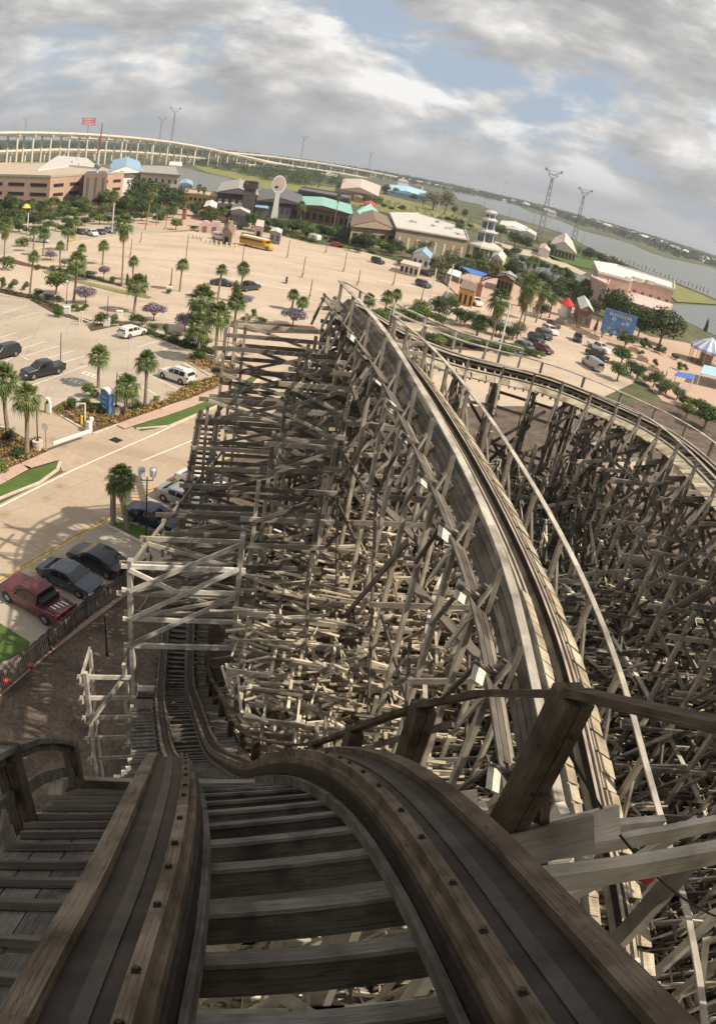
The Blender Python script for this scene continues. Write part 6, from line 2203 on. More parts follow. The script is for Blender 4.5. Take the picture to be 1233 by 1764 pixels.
for i, (x, y, wpx) in enumerate(spots):
    p = at(x, y)
    d = math.hypot(p.x, p.y)
    w_ = wpx/F*d
    h = min(9, w_*r.uniform(.35, .6))
    t = thing('shore_house', '%s house among the trees on the far shore of the bay' % tints[i % 5].replace('palepink', 'pale pink').replace('white', 'white walled'), 'house', (p.x, p.y, 0), 'houses on the far shore')
    a = r.uniform(-.3, .3)
    b = MB()
    b.box(p.x, p.y, 0, w_, w_*.6, h, a)
    b.build('wall', WALL[tints[i % 5]], t)
    b = MB()
    ca, sa = math.cos(a), math.sin(a)
    def rp(lx, ly, z):
        return Vector((p.x+lx*ca-ly*sa, p.y+lx*sa+ly*ca, z))
    hw, hd = w_*.54, w_*.34
    A = [rp(-hw, -hd, h), rp(hw, -hd, h), rp(hw, hd, h), rp(-hw, hd, h)]
    m0, m1 = rp(-hw*.6, 0, h*1.6), rp(hw*.6, 0, h*1.6)
    b.face([A[0], A[1], m1, m0])
    b.face([A[2], A[3], m0, m1])
    b.face([A[1], A[2], m1])
    b.face([A[3], A[0], m0])
    b.build('roof', ROOF[('light', 'grey', 'white', 'brown')[i % 4]], t)

# lighthouse: three hexagonal tiers with windows, over a wide porch
p = at(829, 446)
hl = tall(829, 446, 834, 360)
lt = thing('lighthouse', 'white hexagonal lighthouse tower of three glazed tiers over a columned porch', 'lighthouse', (p.x, p.y, 0))
def hexa_ring(r_, z, n=6, off=.26):
    return [(p.x+r_*math.cos(off+2*math.pi*i/n), p.y+r_*math.sin(off+2*math.pi*i/n), z) for i in range(n)]
b = MB()
b.rings([hexa_ring(4.2, .1), hexa_ring(4.2, hl*.24)])
b.build('base', WALL['grey'], lt)
b = MB()
b.rings([hexa_ring(8.2, hl*.24), hexa_ring(8.0, hl*.28), hexa_ring(4.0, hl*.36)])
b.build('porch_roof', ROOF['light'], lt)
for i in range(6):
    for k in (0, .5):
        q = Vector(hexa_ring(7.3, 0)[i]).lerp(Vector(hexa_ring(7.3, 0)[(i+1) % 6]), k)
        b = MB()
        b.tube(q, q+Vector((0, 0, hl*.25)), .22, .2, 8)
        b.build('column', M['white_paint'], lt)
for nm, r0, r1, z0, z1, cap_r in (('lower_tier', 3.9, 3.6, .34, .56, 4.4), ('upper_tier', 3.0, 2.8, .60, .80, 3.4), ('top_tier', 2.3, 2.2, .83, .95, 2.7)):
    b = MB()
    b.rings([hexa_ring(r0, hl*z0), hexa_ring(r1, hl*z1)])
    tier = b.build(nm, M['white_paint'], lt)
    for i in range(6):
        a0, a1 = Vector(hexa_ring(r0+.06, 0)[i]), Vector(hexa_ring(r0+.06, 0)[(i+1) % 6])
        for k in (.28, .72):
            q = a0.lerp(a1, k)
            b = MB()
            b.bar(q+Vector((0, 0, hl*(z0+.03))), q+Vector((0, 0, hl*(z1-.03))), r0*.36, .12, (q-Vector((p.x, p.y, 0))).normalized())
            o = b.build('window', M['window'], tier)
            o.location = -Vector((0, 0, 0))
            for v in o.data.vertices:
                pass
    b = MB()
    b.rings([hexa_ring(cap_r, hl*z1), hexa_ring(cap_r, hl*(z1+.012)), hexa_ring(r1*.75, hl*(z1+.05))])
    b.build('tier_roof', ROOF['light'], lt)

# flyover bridges
def bridge(label, pts, base_off, name, wd, spc, seed):
    P = [Vector(v) for v in pts]
    t = thing(name, label, 'bridge', P[0].to_tuple()[:2]+(0,))
    dk, rl = MB(), MB()
    tot = 0
    cols = []
    # smooth resample
    S = []
    n = len(P)
    for i in range(n-1):
        for k in range(10):
            f = k/10
            p0, p1, p2, p3 = P[max(0, i-1)], P[i], P[i+1], P[min(n-1, i+2)]
            S.append(.5*((2*p1)+(p2-p0)*f+(2*p0-5*p1+4*p2-p3)*f*f+(3*p1-p0-3*p2+p3)*f**3))
    S.append(P[-1])
    def ringd(i, pts_):
        a, c = S[max(0, i-1)], S[min(len(S)-1, i+1)]
        d = (c-a)
        d.z = 0
        d.normalize()
        s_ = Vector((d.y, -d.x, 0))
        return [S[i]+s_*l+Vector((0, 0, z)) for l, z in pts_]
    h = wd/2
    dk.rings([ringd(i, [(-h, -.6), (-h*.75, -3.0), (h*.75, -3.0), (h, -.6), (h, 1.3), (h-.3, 1.3), (h-.3, 0), (-h+.3, 0), (-h+.3, 1.3), (-h, 1.3)]) for i in range(len(S))])
    dk.build('deck', M['conc'], t)
    acc = 0
    cnt = 0
    for i in range(1, len(S)):
        acc += (S[i]-S[i-1]).length
        if acc > spc and cnt < 95:
            acc = 0
            cnt += 1
            a = ringd(i, [(-h*.62, -2.1), (h*.62, -2.1)])
            b = MB()
            for q in a:
                b.tube((q.x, q.y, 0), (q.x, q.y, q.z-1.2), .95, .95, 8)
            b.bar(a[0]+(a[0]-a[1])*.25-Vector((0, 0, .6)), a[1]+(a[1]-a[0])*.25-Vector((0, 0, .6)), 1.6, 1.5)
            b.build('pier', M['conc'], t)
    return t
def bp(x, y, z):
    d = ray(x, y)
    return d, z
def on(x, y, dist):
    """point at a known distance along a measured direction, with its true height"""
    d = ray(x, y)
    k = dist/math.hypot(d[0], d[1])
    return (d[0]*k, d[1]*k, H+d[2]*k)
bridge('high pale concrete flyover curving in from the far left on tall piers', [on(-420, 256, 420), on(-200, 240, 520), on(0, 229, 620), on(90, 229.5, 700), on(170, 233, 770), on(260, 241, 850), on(340, 253, 950), on(420, 270, 1080), on(500, 285.5, 1250), on(590, 299, 1500), on(680, 316, 1900)], 0, 'flyover_bridge', 16, 27, 1)
bridge('farther concrete flyover that drops behind the curved one towards the lake', [on(120, 237, 1020), on(260, 245, 1100), on(380, 261, 1220), on(480, 271, 1350), on(590, 287, 1600), on(700, 308, 1950), on(780, 324, 2300), on(850, 341, 2700)], 0, 'flyover_bridge', 15, 40, 2)
bridge('lower concrete causeway running under the flyovers', [on(-420, 290, 640), on(-200, 271, 700), on(0, 261, 800), on(120, 258, 880), on(260, 264, 960), on(380, 277, 1050), on(470, 289, 1150), on(560, 300, 1300)], 0, 'causeway_bridge', 14, 22, 3)

# lattice pylons
def pylon(bx, by, tx, ty, label, wb=3.4, name='power_pylon'):
    q = at(bx, by)
    h = tall(bx, by, tx, ty)
    t = thing(name, label, 'pylon', (q.x, q.y, 0))
    b = MB()
    a = math.atan2(q.x, q.y)
    n = 9
    C = lambda i, k: q+Vector((math.cos(R(45+90*k)-a)*wb*(1-.72*i/n), math.sin(R(45+90*k)-a)*wb*(1-.72*i/n), h*.9*i/n))
    th = max(.22, h*.008)
    for k in range(4):
        b.bar(C(0, k), C(n, k), th, th)
        for i in range(n):
            b.bar(C(i, k), C(i+1, (k+1) % 4), th*.6, th*.6)
            b.bar(C(i, (k+1) % 4), C(i+1, k), th*.6, th*.6)
    b.build('tower', M['galv'], t)
    b = MB()
    s = Vector((math.cos(a), -math.sin(a), 0))
    for z, l in ((.985, .11), (.93, .075)):
        b.bar(q+Vector((0, 0, h*(z-.05))), q+s*(h*l)+Vector((0, 0, h*(z+.015))), th*1.2, th*1.2)
        b.bar(q+Vector((0, 0, h*(z-.05))), q-s*(h*l)+Vector((0, 0, h*(z+.015))), th*1.2, th*1.2)
        b.bar(q+s*(h*l)+Vector((0, 0, h*(z+.012))), q-s*(h*l)+Vector((0, 0, h*(z+.012))), th*.7, th*.7)
    b.build('cross_arm', M['galv'], t)
    for e in (-1, 1):
        b = MB()
        b.box(*(q+s*(e*h*.11))[:2], h*.985, th*3, th*3, th*5)
        b.build('insulator', M['galv'], t)
    return t
pylon(928, 410, 955, 295, 'tallest steel lattice pylon, by the lake shore')
pylon(986, 421, 1011, 328, 'second tall lattice pylon, right of the tallest one', 3)
pylon(293, 262, 293, 186, 'distant lattice pylon behind the flyover, taller of the two', 5)
pylon(273, 258, 274, 203, 'distant lattice pylon behind the flyover, shorter of the two', 4)
pylon(517, 283, 519, 234, 'far faint pylon above the middle of the flyover', 4)
pylon(633, 300, 635, 262, 'far faint pylon on the horizon right of the bridges', 4)
pylon(42, 248, 42, 203, 'far faint pylon at the left edge of the horizon', 4)
pylon(866, 335, 868, 312, 'smallest faint pylon over the far end of the bridge', 4)

def pole(bx, by, tx, ty, label, m='black_metal', name='lamp_post', r_=.06, head=None, planter=None, group=None, cat='lamp post'):
    q = at(bx, by)
    h = tall(bx, by, tx, ty)
    t = thing(name, label, cat, (q.x, q.y, .02), group)
    b = MB()
    z0 = 0
    if planter:
        pm, pr, ph = planter
        pb = MB()
        pb.lathe(q.x, q.y, [(pr*.9, 0), (pr, .1), (pr, ph-.08), (pr*1.05, ph-.06), (pr*1.05, ph)], 14)
        pb.build('planter_base', M[pm], t)
        z0 = ph
    b.lathe(q.x, q.y, [(r_*2.2, z0), (r_*2.0, z0+.15), (r_*1.15, z0+.3), (r_, z0+.5), (r_*.8, h)], 10)
    b.build('post', M[m], t)
    if head == 'twin':
        s = Vector((.93, .36, 0))
        for e in (-1, 1):
            b = MB()
            b.bar(q+Vector((0, 0, h-.25)), q+s*(e*.42)+Vector((0, 0, h-.25)), .05, .05)
            b.bar(q+s*(e*.42)+Vector((0, 0, h-.25)), q+s*(e*.42)+Vector((0, 0, h+.05)), .05, .05)
            b.build('arm', M[m], t)
            b = MB()
            c = q+s*(e*.42)
            b.lathe(c.x, c.y, [(.16, h+.05), (.24, h+.1), (.28, h+.62), (.2, h+.74), (.05, h+.8)], 10)
            b.build('lantern', M['lamp_w'], t)
    elif head == 'globe':
        b = MB()
        b.lathe(q.x, q.y, [(.1, h), (.24, h+.1), (.28, h+.3), (.2, h+.5), (.05, h+.58)], 12)
        b.build('lantern', M['lamp_w'], t)
    elif head == 'flat':
        b = MB()
        b.box(q.x+.5, q.y, h-.1, 1.1, .35, .14, .3)
        b.build('lantern', M['galv'], t)
    return t
pole(252, 933, 253, 822, 'black lamp post with two square lanterns on the grass island', head='twin')
pole(192, 905, 190, 852, 'plain black lamp post beside the slimmer dark palm', head='globe')
pole(105, 632, 103, 574, 'slim black lamp post standing on the stall lines', planter=None)
pole(200, 714, 199, 642, 'black lamp post on a round pale planter by the blue sign', planter=('kerb', .5, .9))
pole(66, 776, 62, 700, 'black lamp post on a round pale planter at the gate exit', planter=('kerb', .5, 1.0))
pole(115, 524, 115, 488, 'lamp post with a pale globe beside the round green tree', head='globe')
pole(185, 546, 184, 510, 'thin lamp post by the ticket island')
pole(390, 618, 392, 565, 'thin black lamp post right of the stout palm', planter=('kerb', .4, .8))
LG = 'light poles of the far lot'
for i, (bx, by, tx, ty) in enumerate([(320, 452, 329, 404), (294, 497, 296, 461), (225, 443, 227, 412), (417, 457, 421, 424), (477, 418, 482, 402), (495, 444, 501, 414), (521, 478, 525, 442), (533, 516, 539, 481), (561, 436, 567, 408), (592, 468, 598, 435), (616, 492, 622, 464), (677, 492, 685, 458), (243, 418, 246, 400), (725, 520, 729, 495), (285, 396, 286, 376), (580, 400, 583, 372)]):
    pole(bx, by, tx, ty, 'slim brown light pole standing on the far lot', 'timber', 'light_pole', .11, None, ('kerb', .35, .7), LG, 'light pole')
for bx, by, tx, ty, lab in [(738, 530, 749, 462, 'tall white pole left of the twiggy trees'), (768, 516, 779, 455, 'second tall white pole, right of the leafy bend bed'), (856, 462, 866, 416, 'white utility pole beside the lighthouse house'), (858, 610, 876, 520, 'pale leaning pole behind the far railing'), (752, 372, 757, 346, 'street lamp at the meadow edge'),
                            (830, 372, 838, 340, 'wooden lakeside pole left of the lighthouse top'), (873, 388, 879, 357, 'wooden lakeside pole above the boathouse'), (914, 406, 918, 370, 'wooden lakeside pole left of the tallest pylon'), (956, 418, 960, 392, 'wooden lakeside pole at the pink lakeside roof'), (1000, 430, 1006, 402, 'wooden lakeside pole right of the pink lakeside roof'), (48, 396, 48, 366, 'white mast of the yellow parasol'), (193, 402, 194, 350, 'white flag mast before the stair tower')]:
    pole(bx, by, tx, ty, lab, 'white_paint' if 'white' in lab or 'pale' in lab or 'street' in lab else 'timber', 'utility_pole', .16, 'flat' if 'street' in lab else None, None, None, 'pole')

# spoon shaped sign
q = at(470, 392)
hs = tall(470, 392, 479, 302)
t = thing('spoon_sign', 'tall white sign shaped like an upturned spoon', 'sign', (q.x, q.y, 0))
a = math.atan2(q.x, q.y)
s = Vector((math.cos(a), -math.sin(a), 0))
f_ = Vector((-math.sin(a), -math.cos(a), 0))
b = MB()
b.rings([[q+s*(-w_)+Vector((0, 0, z))-f_*.5, q+s*w_+Vector((0, 0, z))-f_*.5, q+s*w_+Vector((0, 0, z))+f_*.5, q+s*(-w_)+Vector((0, 0, z))+f_*.5] for w_, z in ((1.5, 0), (1.05, hs*.35), (.75, hs*.6), (.9, hs*.66))])
b.build('stem', M['white_paint'], t)
def disc(cx_, cz, rx, rz, y0, y1, mt, nm, n=28):
    b = MB()
    rs = []
    for yy, k in ((y0, 1), (y1, 1)):
        rs.append([q+s*(cx_+rx*k*math.cos(2*math.pi*i/n))+Vector((0, 0, cz+rz*k*math.sin(2*math.pi*i/n)))+f_*yy for i in range(n)])
    b.rings(rs)
    return b.build(nm, mt, t)
disc(0, hs*.83, 2.6, hs*.175, -.55, .55, M['white_paint'], 'bowl')
disc(0, hs*.85, 2.0, hs*.13, .56, .66, WALL['palepink'], 'face')
disc(-.7, hs*.78, .55, .5, .67, .73, M['opening'], 'emblem')

# roadside board on a tall mast and the striped drop tower
q = at(146, 283)
hb = tall(146, 283, 147, 203)
t = thing('roadside_board', 'pink red roadside board on a single tall mast', 'sign', (q.x, q.y, 0))
b = MB()
b.tube((q.x, q.y, 0), (q.x, q.y, hb*.86), .6, .5, 10)
b.build('mast', M['galv'], t)
a = math.atan2(q.x, q.y)
s = Vector((math.cos(a), -math.sin(a), 0))
wq = 22/F*math.hypot(q.x, q.y)
b = MB()
b.bar(q-s*(wq/2)+Vector((0, 0, hb*.92)), q+s*(wq/2)+Vector((0, 0, hb*.92)), .8, hb*.16)
b.build('board', mat('faded_red_board', (.40, .16, .17), .7, .2, .4), t)
f_ = Vector((-math.sin(a), -math.cos(a), 0))
for k in (-.25, 0, .25):
    b = MB()
    b.bar(q-s*(wq*.36)+f_*.45+Vector((0, 0, hb*(.92+k*.2))), q+s*(wq*(.2+abs(k)*.6))+f_*.45+Vector((0, 0, hb*(.92+k*.2))), .05, hb*.018)
    b.build('stripe', WALL['palepink'], t)
q = at(163, 352)
hb = tall(163, 352, 166, 212)
t = thing('drop_tower', 'slender red and white tower ride beside the garage', 'tower ride', (q.x, q.y, 0))
for k in range(6):
    b = MB()
    z0, z1 = hb*k/6, hb*(k+1)/6
    b.tube((q.x, q.y, z0), (q.x, q.y, z1), .62-.07*k, .56-.07*k, 8)
    b.build('mast_section', M['red_paint'] if k >= 4 else M['white_paint'] if k > 1 else M['galv'], t)
b = MB()
b.lathe(q.x, q.y, [(1.3, hb*.45), (1.5, hb*.46), (1.5, hb*.49), (1.2, hb*.5)], 12)
b.build('ride_ring', M['galv'], t)

# lattice arches over the two entrances
def arch(x0, y0, x1, y1, sag, label, posts=True, base=((0, 0), (0, 0))):
    p0, p1 = at(*base[0]), at(*base[1])
    h = tall(base[0][0], base[0][1], x0, y0)
    t = thing('entrance_arch', label, 'arch', ((p0.x+p1.x)/2, (p0.y+p1.y)/2, 0))
    b = MB()
    n = 14
    top = lambda f, dz: p0.lerp(p1, f)+Vector((0, 0, h+sag*4*f*(1-f)+dz))
    for i in range(n):
        f, g = i/n, (i+1)/n
        b.bar(top(f, 0), top(g, 0), .22, .22)
        b.bar(top(f, 1.2), top(g, 1.2), .22, .22)
        b.bar(top(f, 0), top(g, 1.2), .12, .12)
        b.bar(top(f, 1.2), top(g, 0), .12, .12)
        b.bar(top(f, 0), top(f, 1.2), .12, .12)
    b.build('truss', M['black_metal'], t)
    for q in (p0, p1):
        b = MB()
        b.box(q.x, q.y, 0, 1.3, 1.3, h*.8)
        b.box(q.x, q.y, h*.8, 1.6, 1.6, .3)
        b.box(q.x, q.y, h*.8+.3, .5, .5, h*.35)
        b.build('pillar', M['brickwork'], t)
    return t
arch(278, 352, 316, 352, 1.8, 'dark lattice arch over the walk before the oaks', base=((277, 374), (317, 378)))
arch(824, 484, 894, 500, 2.2, 'dark lattice arch over the lake plaza entrance', base=((822, 512), (896, 528)))

# shade sail, facade hut, mural board, kiosk, carousel and so on
def slab(name, label, cat, pts, z0, th, m, posts=None, pm='white_paint', group=None):
    P = [at(x, y, z0+(dz if len(v) > 2 else 0)) for v in pts for x, y, dz in [(v[0], v[1], v[2] if len(v) > 2 else 0)]]
    c = sum(P, Vector())/len(P)
    t = thing(name, label, cat, (c.x, c.y, 0), group)
    b = MB()
    ar = sum(P[i].x*P[(i+1) % len(P)].y-P[(i+1) % len(P)].x*P[i].y for i in range(len(P)))
    P = P if ar > 0 else P[::-1]
    b.face(P)
    b.face([p-Vector((0, 0, th)) for p in P][::-1])
    for i in range(len(P)):
        a, q = P[i], P[(i+1) % len(P)]
        b.face([a-Vector((0, 0, th)), q-Vector((0, 0, th)), q, a])
    b.build('canopy', m, t)
    for p_ in P:
        b = MB()
        b.tube((p_.x, p_.y, 0), (p_.x, p_.y, p_.z-th), .09, .08, 8)
        b.build('post', M[pm], t)
    return t
slab('shade_sail', 'bright blue shade sail at the lake plaza gate', 'shade sail', [(793, 458, .8), (812, 472), (836, 478), (838, 471), (812, 463)], 3.6, .05, M['blue_canvas'])
slab('market_canopy', 'white canopy beside the blue shade sail', 'canopy', [(770, 470), (792, 478), (795, 468), (775, 462)], 3.0, .15, M['canvas'])
slab('table_parasol', 'blue canopy by the tables at the plaza corner', 'canopy', [(1160, 646), (1192, 654), (1196, 645), (1166, 640)], 2.6, .08, M['blue_canvas'])
slab('market_canopy', 'pale blue canopy at the right edge of the plaza', 'canopy', [(1206, 642), (1262, 656), (1262, 640), (1212, 628)], 3.0, .15, WALL['skyblue'])

q = at(374, 402)
t = thing('pirate_facade', 'pinkish facade with a ragged top and dark doorways at the plaza', 'facade', (q.x, q.y, 0))
s = Vector((.97, .22, 0))
b = MB()
r = random.Random(3)
for k in range(9):
    c = q+s*(-5.2+1.3*k)
    b.box(c.x, c.y, 0, 1.3, 2.4, r.uniform(2.6, 4.8), .22)
b.build('wall', WALL['palepink'], t)
for k in (-4, -1, 2.5):
    b = MB()
    c = q+s*k+Vector((.28, -1.25, 0))
    b.box(c.x, c.y, .02, 1.2, .12, 2.1, .22)
    b.build('doorway', M['timber'], t)
q = [(384, 398), (400, 402), (404, 390), (390, 387)]
building('small_hut', 'small tan hut with a steep brown roof at the plaza edge', q, 3.6, 'tan', 'brown', front(q, 3.6, [(0, 1, .1, 2.2, .4, 'opening')]), .15, 2.4, cat='hut')
q = [(352, 356), (372, 360), (374, 350), (356, 347)]
building('red_ride', 'red and white ride building behind the facade', q, 5, 'red', 'white', front(q, 5, [(0, 3, 1, 3, .5, 'canvas')]), .1, 1)
q = [(440, 388), (454, 391), (456, 380), (443, 378)]
building('pink_portal', 'small pink portal with a round dark opening', q, 5, 'palepink', 'pink', front(q, 5, [(0, 1, .4, 3.4, .4, 'opening')]))
q = [(466, 398), (484, 402), (487, 396), (470, 392)]
building('grey_gatehouse', 'grey gatehouse at the foot of the spoon sign', q, 3.6, 'grey', 'light', front(q, 3.6, [(0, 2, 1, 2.6, .5, 'window')]), .06, .4)
q = [(440, 356), (462, 359), (462, 350), (442, 348)]
building('blue_grey_shed', 'blue grey shed between the castle and the spoon sign', q, 5, 'grey', 'blue', (), .05)
q = [(398, 362), (430, 368), (432, 358), (402, 352)]
building('glass_pavilion', 'greyish glazed pavilion below the castle tower', q, 5, 'grey', 'light', front(q, 5, [(0, 6, .4, 3.8, .8, 'window')]), .04, 1.2)
q = [(792, 494), (818, 502), (822, 490), (798, 482)]
building('ticket_house', 'brick ticket house with an orange front under the blue sail', q, 4, 'orange', 'brown', front(q, 4, [(0, 3, .4, 2.6, .4, 'opening')]), .06)
q = [(858, 476), (884, 484), (888, 476), (864, 470)]
building('gazebo', 'grey roofed gazebo behind the lattice arch', q, 4, 'brown', 'grey', front(q, 4, [(0, 4, .4, 3, .7, 'opening')]), .14, 1.2)

q = at(971, 545)
t = thing('kiosk', 'little white kiosk with a red pointed roof', 'kiosk', (q.x, q.y, 0))
b = MB()
b.lathe(q.x, q.y, [(1.5, 0), (1.5, 3.2)], 8)
b.build('wall', M['white_paint'], t)
b = MB()
b.lathe(q.x, q.y, [(2.2, 3.2), (2.1, 3.4), (.1, 5.2)], 8)
b.build('roof', ROOF['red'], t)

# mural board: blue panel with pale blotches on two posts
p0, p1 = at(1030, 580), at(1084, 596)
hm = tall(1030, 580, 1034, 527)
t = thing('mural_board', 'big blue mural board with pale blotches facing the lake lot', 'sign', ((p0.x+p1.x)/2, (p0.y+p1.y)/2, 0))
d = (p1-p0).normalized()
f_ = Vector((d.y, -d.x, 0))
f_ = f_ if f_.y < 0 else -f_
up = Vector((0, 0, 1))
b = MB()
b.bar(p0+up*(hm*.60), p1+up*(hm*.60), .3, hm*.80)
b.build('board', mat('mural_blue', (.13, .25, .52), .7, .35, .5), t)
L = (p1-p0).length
r = random.Random(6)
for k in range(9):       # pale pieces of lettering along the top, too worn to read
    b = MB()
    x0 = L*(.14+.08*k)
    b.bar(p0+d*x0+f_*.17+up*(hm*(.85+r.uniform(-.02, .02))), p0+d*(x0+L*r.uniform(.03, .06))+f_*.17+up*(hm*.86), .03, hm*r.uniform(.07, .12))
    b.build('letter_patch', mat('mural_cream', (.55, .55, .38), .7, .2, 2) if k == 0 else bpy.data.materials['mural_cream'], t)
for k in range(12):
    b = MB()
    x0, z = L*r.uniform(.1, .85), hm*r.uniform(.25, .74)
    b.lathe(0, 0, [(.05, 0), (1, 0)], 9)
    rr = r.uniform(.35, .9)
    c = p0+d*x0+f_*.17+up*z
    b2 = MB()
    b2.rings([[c+d*(rr*math.cos(2*math.pi*i/9)*r.uniform(.7, 1.2))+up*(rr*math.sin(2*math.pi*i/9)*r.uniform(.7, 1.2))+f_*o_ for i in range(9)] for o_ in (0, .03)])
    b2.build('mural_shape', [WALL['skyblue'], WALL['palepink'], WALL['brown'], WALL['teal']][k % 4], t)
for f in (.1, .9):
    b = MB()
    q = p0.lerp(p1, f)-f_*.3
    b.box(q.x, q.y, 0, .3, .3, hm*.95)
    b.build('post', M['galv'], t)

# striped carousel tent
q = at(1212, 628)
hc = tall(1212, 628, 1206, 574)
rc = 32/F*math.hypot(q.x, q.y)
t = thing('carousel', 'carousel under a blue and white striped conical roof', 'carousel', (q.x, q.y, 0))
n = 24
for i in range(n):
    a0, a1 = 2*math.pi*i/n, 2*math.pi*(i+1)/n
    b = MB()
    e = lambda a, r_, z: Vector((q.x+r_*math.cos(a), q.y+r_*math.sin(a), z))
    b.face([e(a0, rc, hc*.58), e(a1, rc, hc*.58), e(a1, rc*.45, hc*.84), e(a0, rc*.45, hc*.84)])
    b.face([e(a0, rc*.45, hc*.84), e(a1, rc*.45, hc*.84), e(a1, rc*.02, hc), e(a0, rc*.02, hc)])
    b.face([e(a0, rc, hc*.48), e(a1, rc, hc*.48), e(a1, rc, hc*.58), e(a0, rc, hc*.58)])
    b.build('roof_panel', M['pale_blue_canvas'] if i % 2 else M['canvas'], t)
b = MB()
b.lathe(q.x, q.y, [(rc*.35, .1), (rc*.35, hc*.7)], 16)
b.build('drum', WALL['tan'], t)
b = MB()
b.lathe(q.x, q.y, [(rc*.95, .05), (rc*.95, .35)], 24)
b.build('platform', WALL['brown'], t)
for i in range(12):
    a = 2*math.pi*i/12
    b = MB()
    b.tube((q.x+rc*.93*math.cos(a), q.y+rc*.93*math.sin(a), .3), (q.x+rc*.93*math.cos(a), q.y+rc*.93*math.sin(a), hc*.52), .09, .09, 7)
    b.build('post', M['yellow'], t)

# planters in a row along the lake lot
for i, (x, y) in enumerate([(965, 556), (980, 563), (994, 570), (1008, 577), (1022, 584), (1090, 606), (1105, 622), (1124, 640)]):
    q = at(x, y)
    t = thing('planter', ('low brick planter number along the lake lot edge').replace(' number', ''), 'planter', (q.x, q.y, 0), 'brick planters along the lake lot')
    b = MB()
    b.box(q.x, q.y, 0, 2.6, 1.3, .85, R(-15))
    b.build('box', WALL['pink'], t)
    b = MB()
    b.box(q.x, q.y, .852, 2.3, 1.0, .03, R(-15))
    leaves(b, [(q.x, q.y, 1.0, 1.0, .3)], 40, .3, r)
    b.build('planting', M['leaf'], t)

# cones, barrier gate, signs of the near lot
for i, (x, y) in enumerate([(333, 410), (339, 411), (345, 412), (351, 413), (348, 417), (356, 419), (364, 420), (372, 422), (380, 424), (390, 425), (398, 427), (406, 428)]):
    q = at(x, y)
    t = thing('traffic_barrel', 'pale marker barrel in the line beside the bus and van', 'barrel', (q.x, q.y, .02), 'marker barrels beside the bus')
    b = MB()
    b.lathe(q.x, q.y, [(.45, 0), (.45, .1), (.34, .12), (.28, 1.2), (.2, 1.25)], 10)
    b.build('barrel', M['cream_post'], t)
    b = MB()
    b.lathe(q.x, q.y, [(.325, .5), (.315, .75)], 10)
    b.build('band', M['yellow'], t)
a_, c_ = at(153, 743, .9), at(92, 764, .9)
q = at(154, 745)
t = thing('barrier_gate', 'white barrier arm lowered across the driveway', 'barrier', (q.x, q.y, .03))
b = MB()
b.box(q.x, q.y, .03, .5, .45, 1.15, R(-25))
b.build('housing', M['white_paint'], t)
b = MB()
b.bar(a_, c_, .14, .32)
b.build('arm', M['canvas'], t)
b = MB()
b.lathe(q.x+.1, q.y+.3, [(.24, 1.18), (.26, 1.3), (.2, 1.5), (.04, 1.55)], 10)
b.build('dome', M['white_paint'], t)
for x, y, lab in ((141, 733, 'yellow bollard beside the barrier housing'), (79, 710, 'yellow bollard beside the ticket column')):
    q = at(x, y)
    b = MB()
    b.lathe(q.x, q.y, [(.13, .03), (.13, 1.0), (.09, 1.08), (.02, 1.1)], 10)
    tag(b.build('bollard', M['yellow']), lab, 'bollard')
q = at(85, 712)
t = thing('ticket_column', 'grey curved ticket column at the driveway kerb', 'ticket machine', (q.x, q.y, .1))
b = MB()
b.rings([[(q.x+x0-w_, q.y-.2, z), (q.x+x0+w_, q.y-.2, z), (q.x+x0+w_, q.y+.2, z), (q.x+x0-w_, q.y+.2, z)] for x0, w_, z in ((0, .22, .1), (0, .2, 1.2), (-.08, .2, 1.5), (-.2, .16, 1.7))])
b.build('column', M['canvas'], t)
b = MB()
b.box(q.x-.1, q.y-.22, 1.15, .24, .05, .3)
b.build('panel', M['opening'], t)
q = at(147, 728)
t = thing('camera_post', 'white post with a bent arm in the flower bed by the gate', 'post', (q.x, q.y, .16))
b = MB()
b.tube((q.x, q.y, .16), (q.x, q.y, 2.1), .09, .09, 8)
b.bar((q.x+.05, q.y, 2.05), (q.x-.75, q.y-.1, 2.0), .12, .12)
b.build('post', M['white_paint'], t)
b = MB()
b.box(q.x-.8, q.y-.1, 1.75, .3, .25, .22)
b.build('camera', M['white_paint'], t)
q = at(184, 714)
hq = tall(184, 714, 184, 668)
t = thing('blue_sign', 'blue panel sign with a white curved cap behind the clipped hedge', 'sign', (q.x, q.y, .16))
d = Vector((.86, -.5, 0))
b = MB()
b.bar(q-d*.8+up*(hq*.45), q+d*.8+up*(hq*.45), .55, hq*.86)
b.build('panel', mat('sign_blue', (.10, .20, .42), .5, .2, 1.5), t)
b = MB()
b.rings([[q+d*x0+up*z+Vector((d.y, -d.x, 0))*.4, q+d*x0+up*z-Vector((d.y, -d.x, 0))*.4, q+d*x0+up*(z+.16)-Vector((d.y, -d.x, 0))*.4, q+d*x0+up*(z+.16)+Vector((d.y, -d.x, 0))*.4] for x0, z in ((-.9, hq*.86), (-.5, hq*.92), (0, hq*.95), (.5, hq*.92), (.9, hq*.86))])
b.build('cap', M['white_paint'], t)
for k in range(3):
    b = MB()
    n_ = Vector((d.y, -d.x, 0))
    b.bar(q-d*.5+n_*.29+up*(hq*(.3+.18*k)), q+d*(.2+.1*k)+n_*.29+up*(hq*(.3+.18*k)), .03, .12)
    b.build('line', WALL['skyblue'], t)
q = at(80, 774)
t = thing('road_sign', 'white backed round road sign on a thin post at the gate exit', 'sign', (q.x, q.y, .03))
b = MB()
b.tube((q.x, q.y, .03), (q.x, q.y, 2.6), .04, .04, 7)
b.build('post', M['galv'], t)
b = MB()
n = 16
b.rings([[(q.x+.36*math.cos(2*math.pi*i/n), q.y-.06+o_, 2.3+.36*math.sin(2*math.pi*i/n)) for i in range(n)] for o_ in (0, .03)])
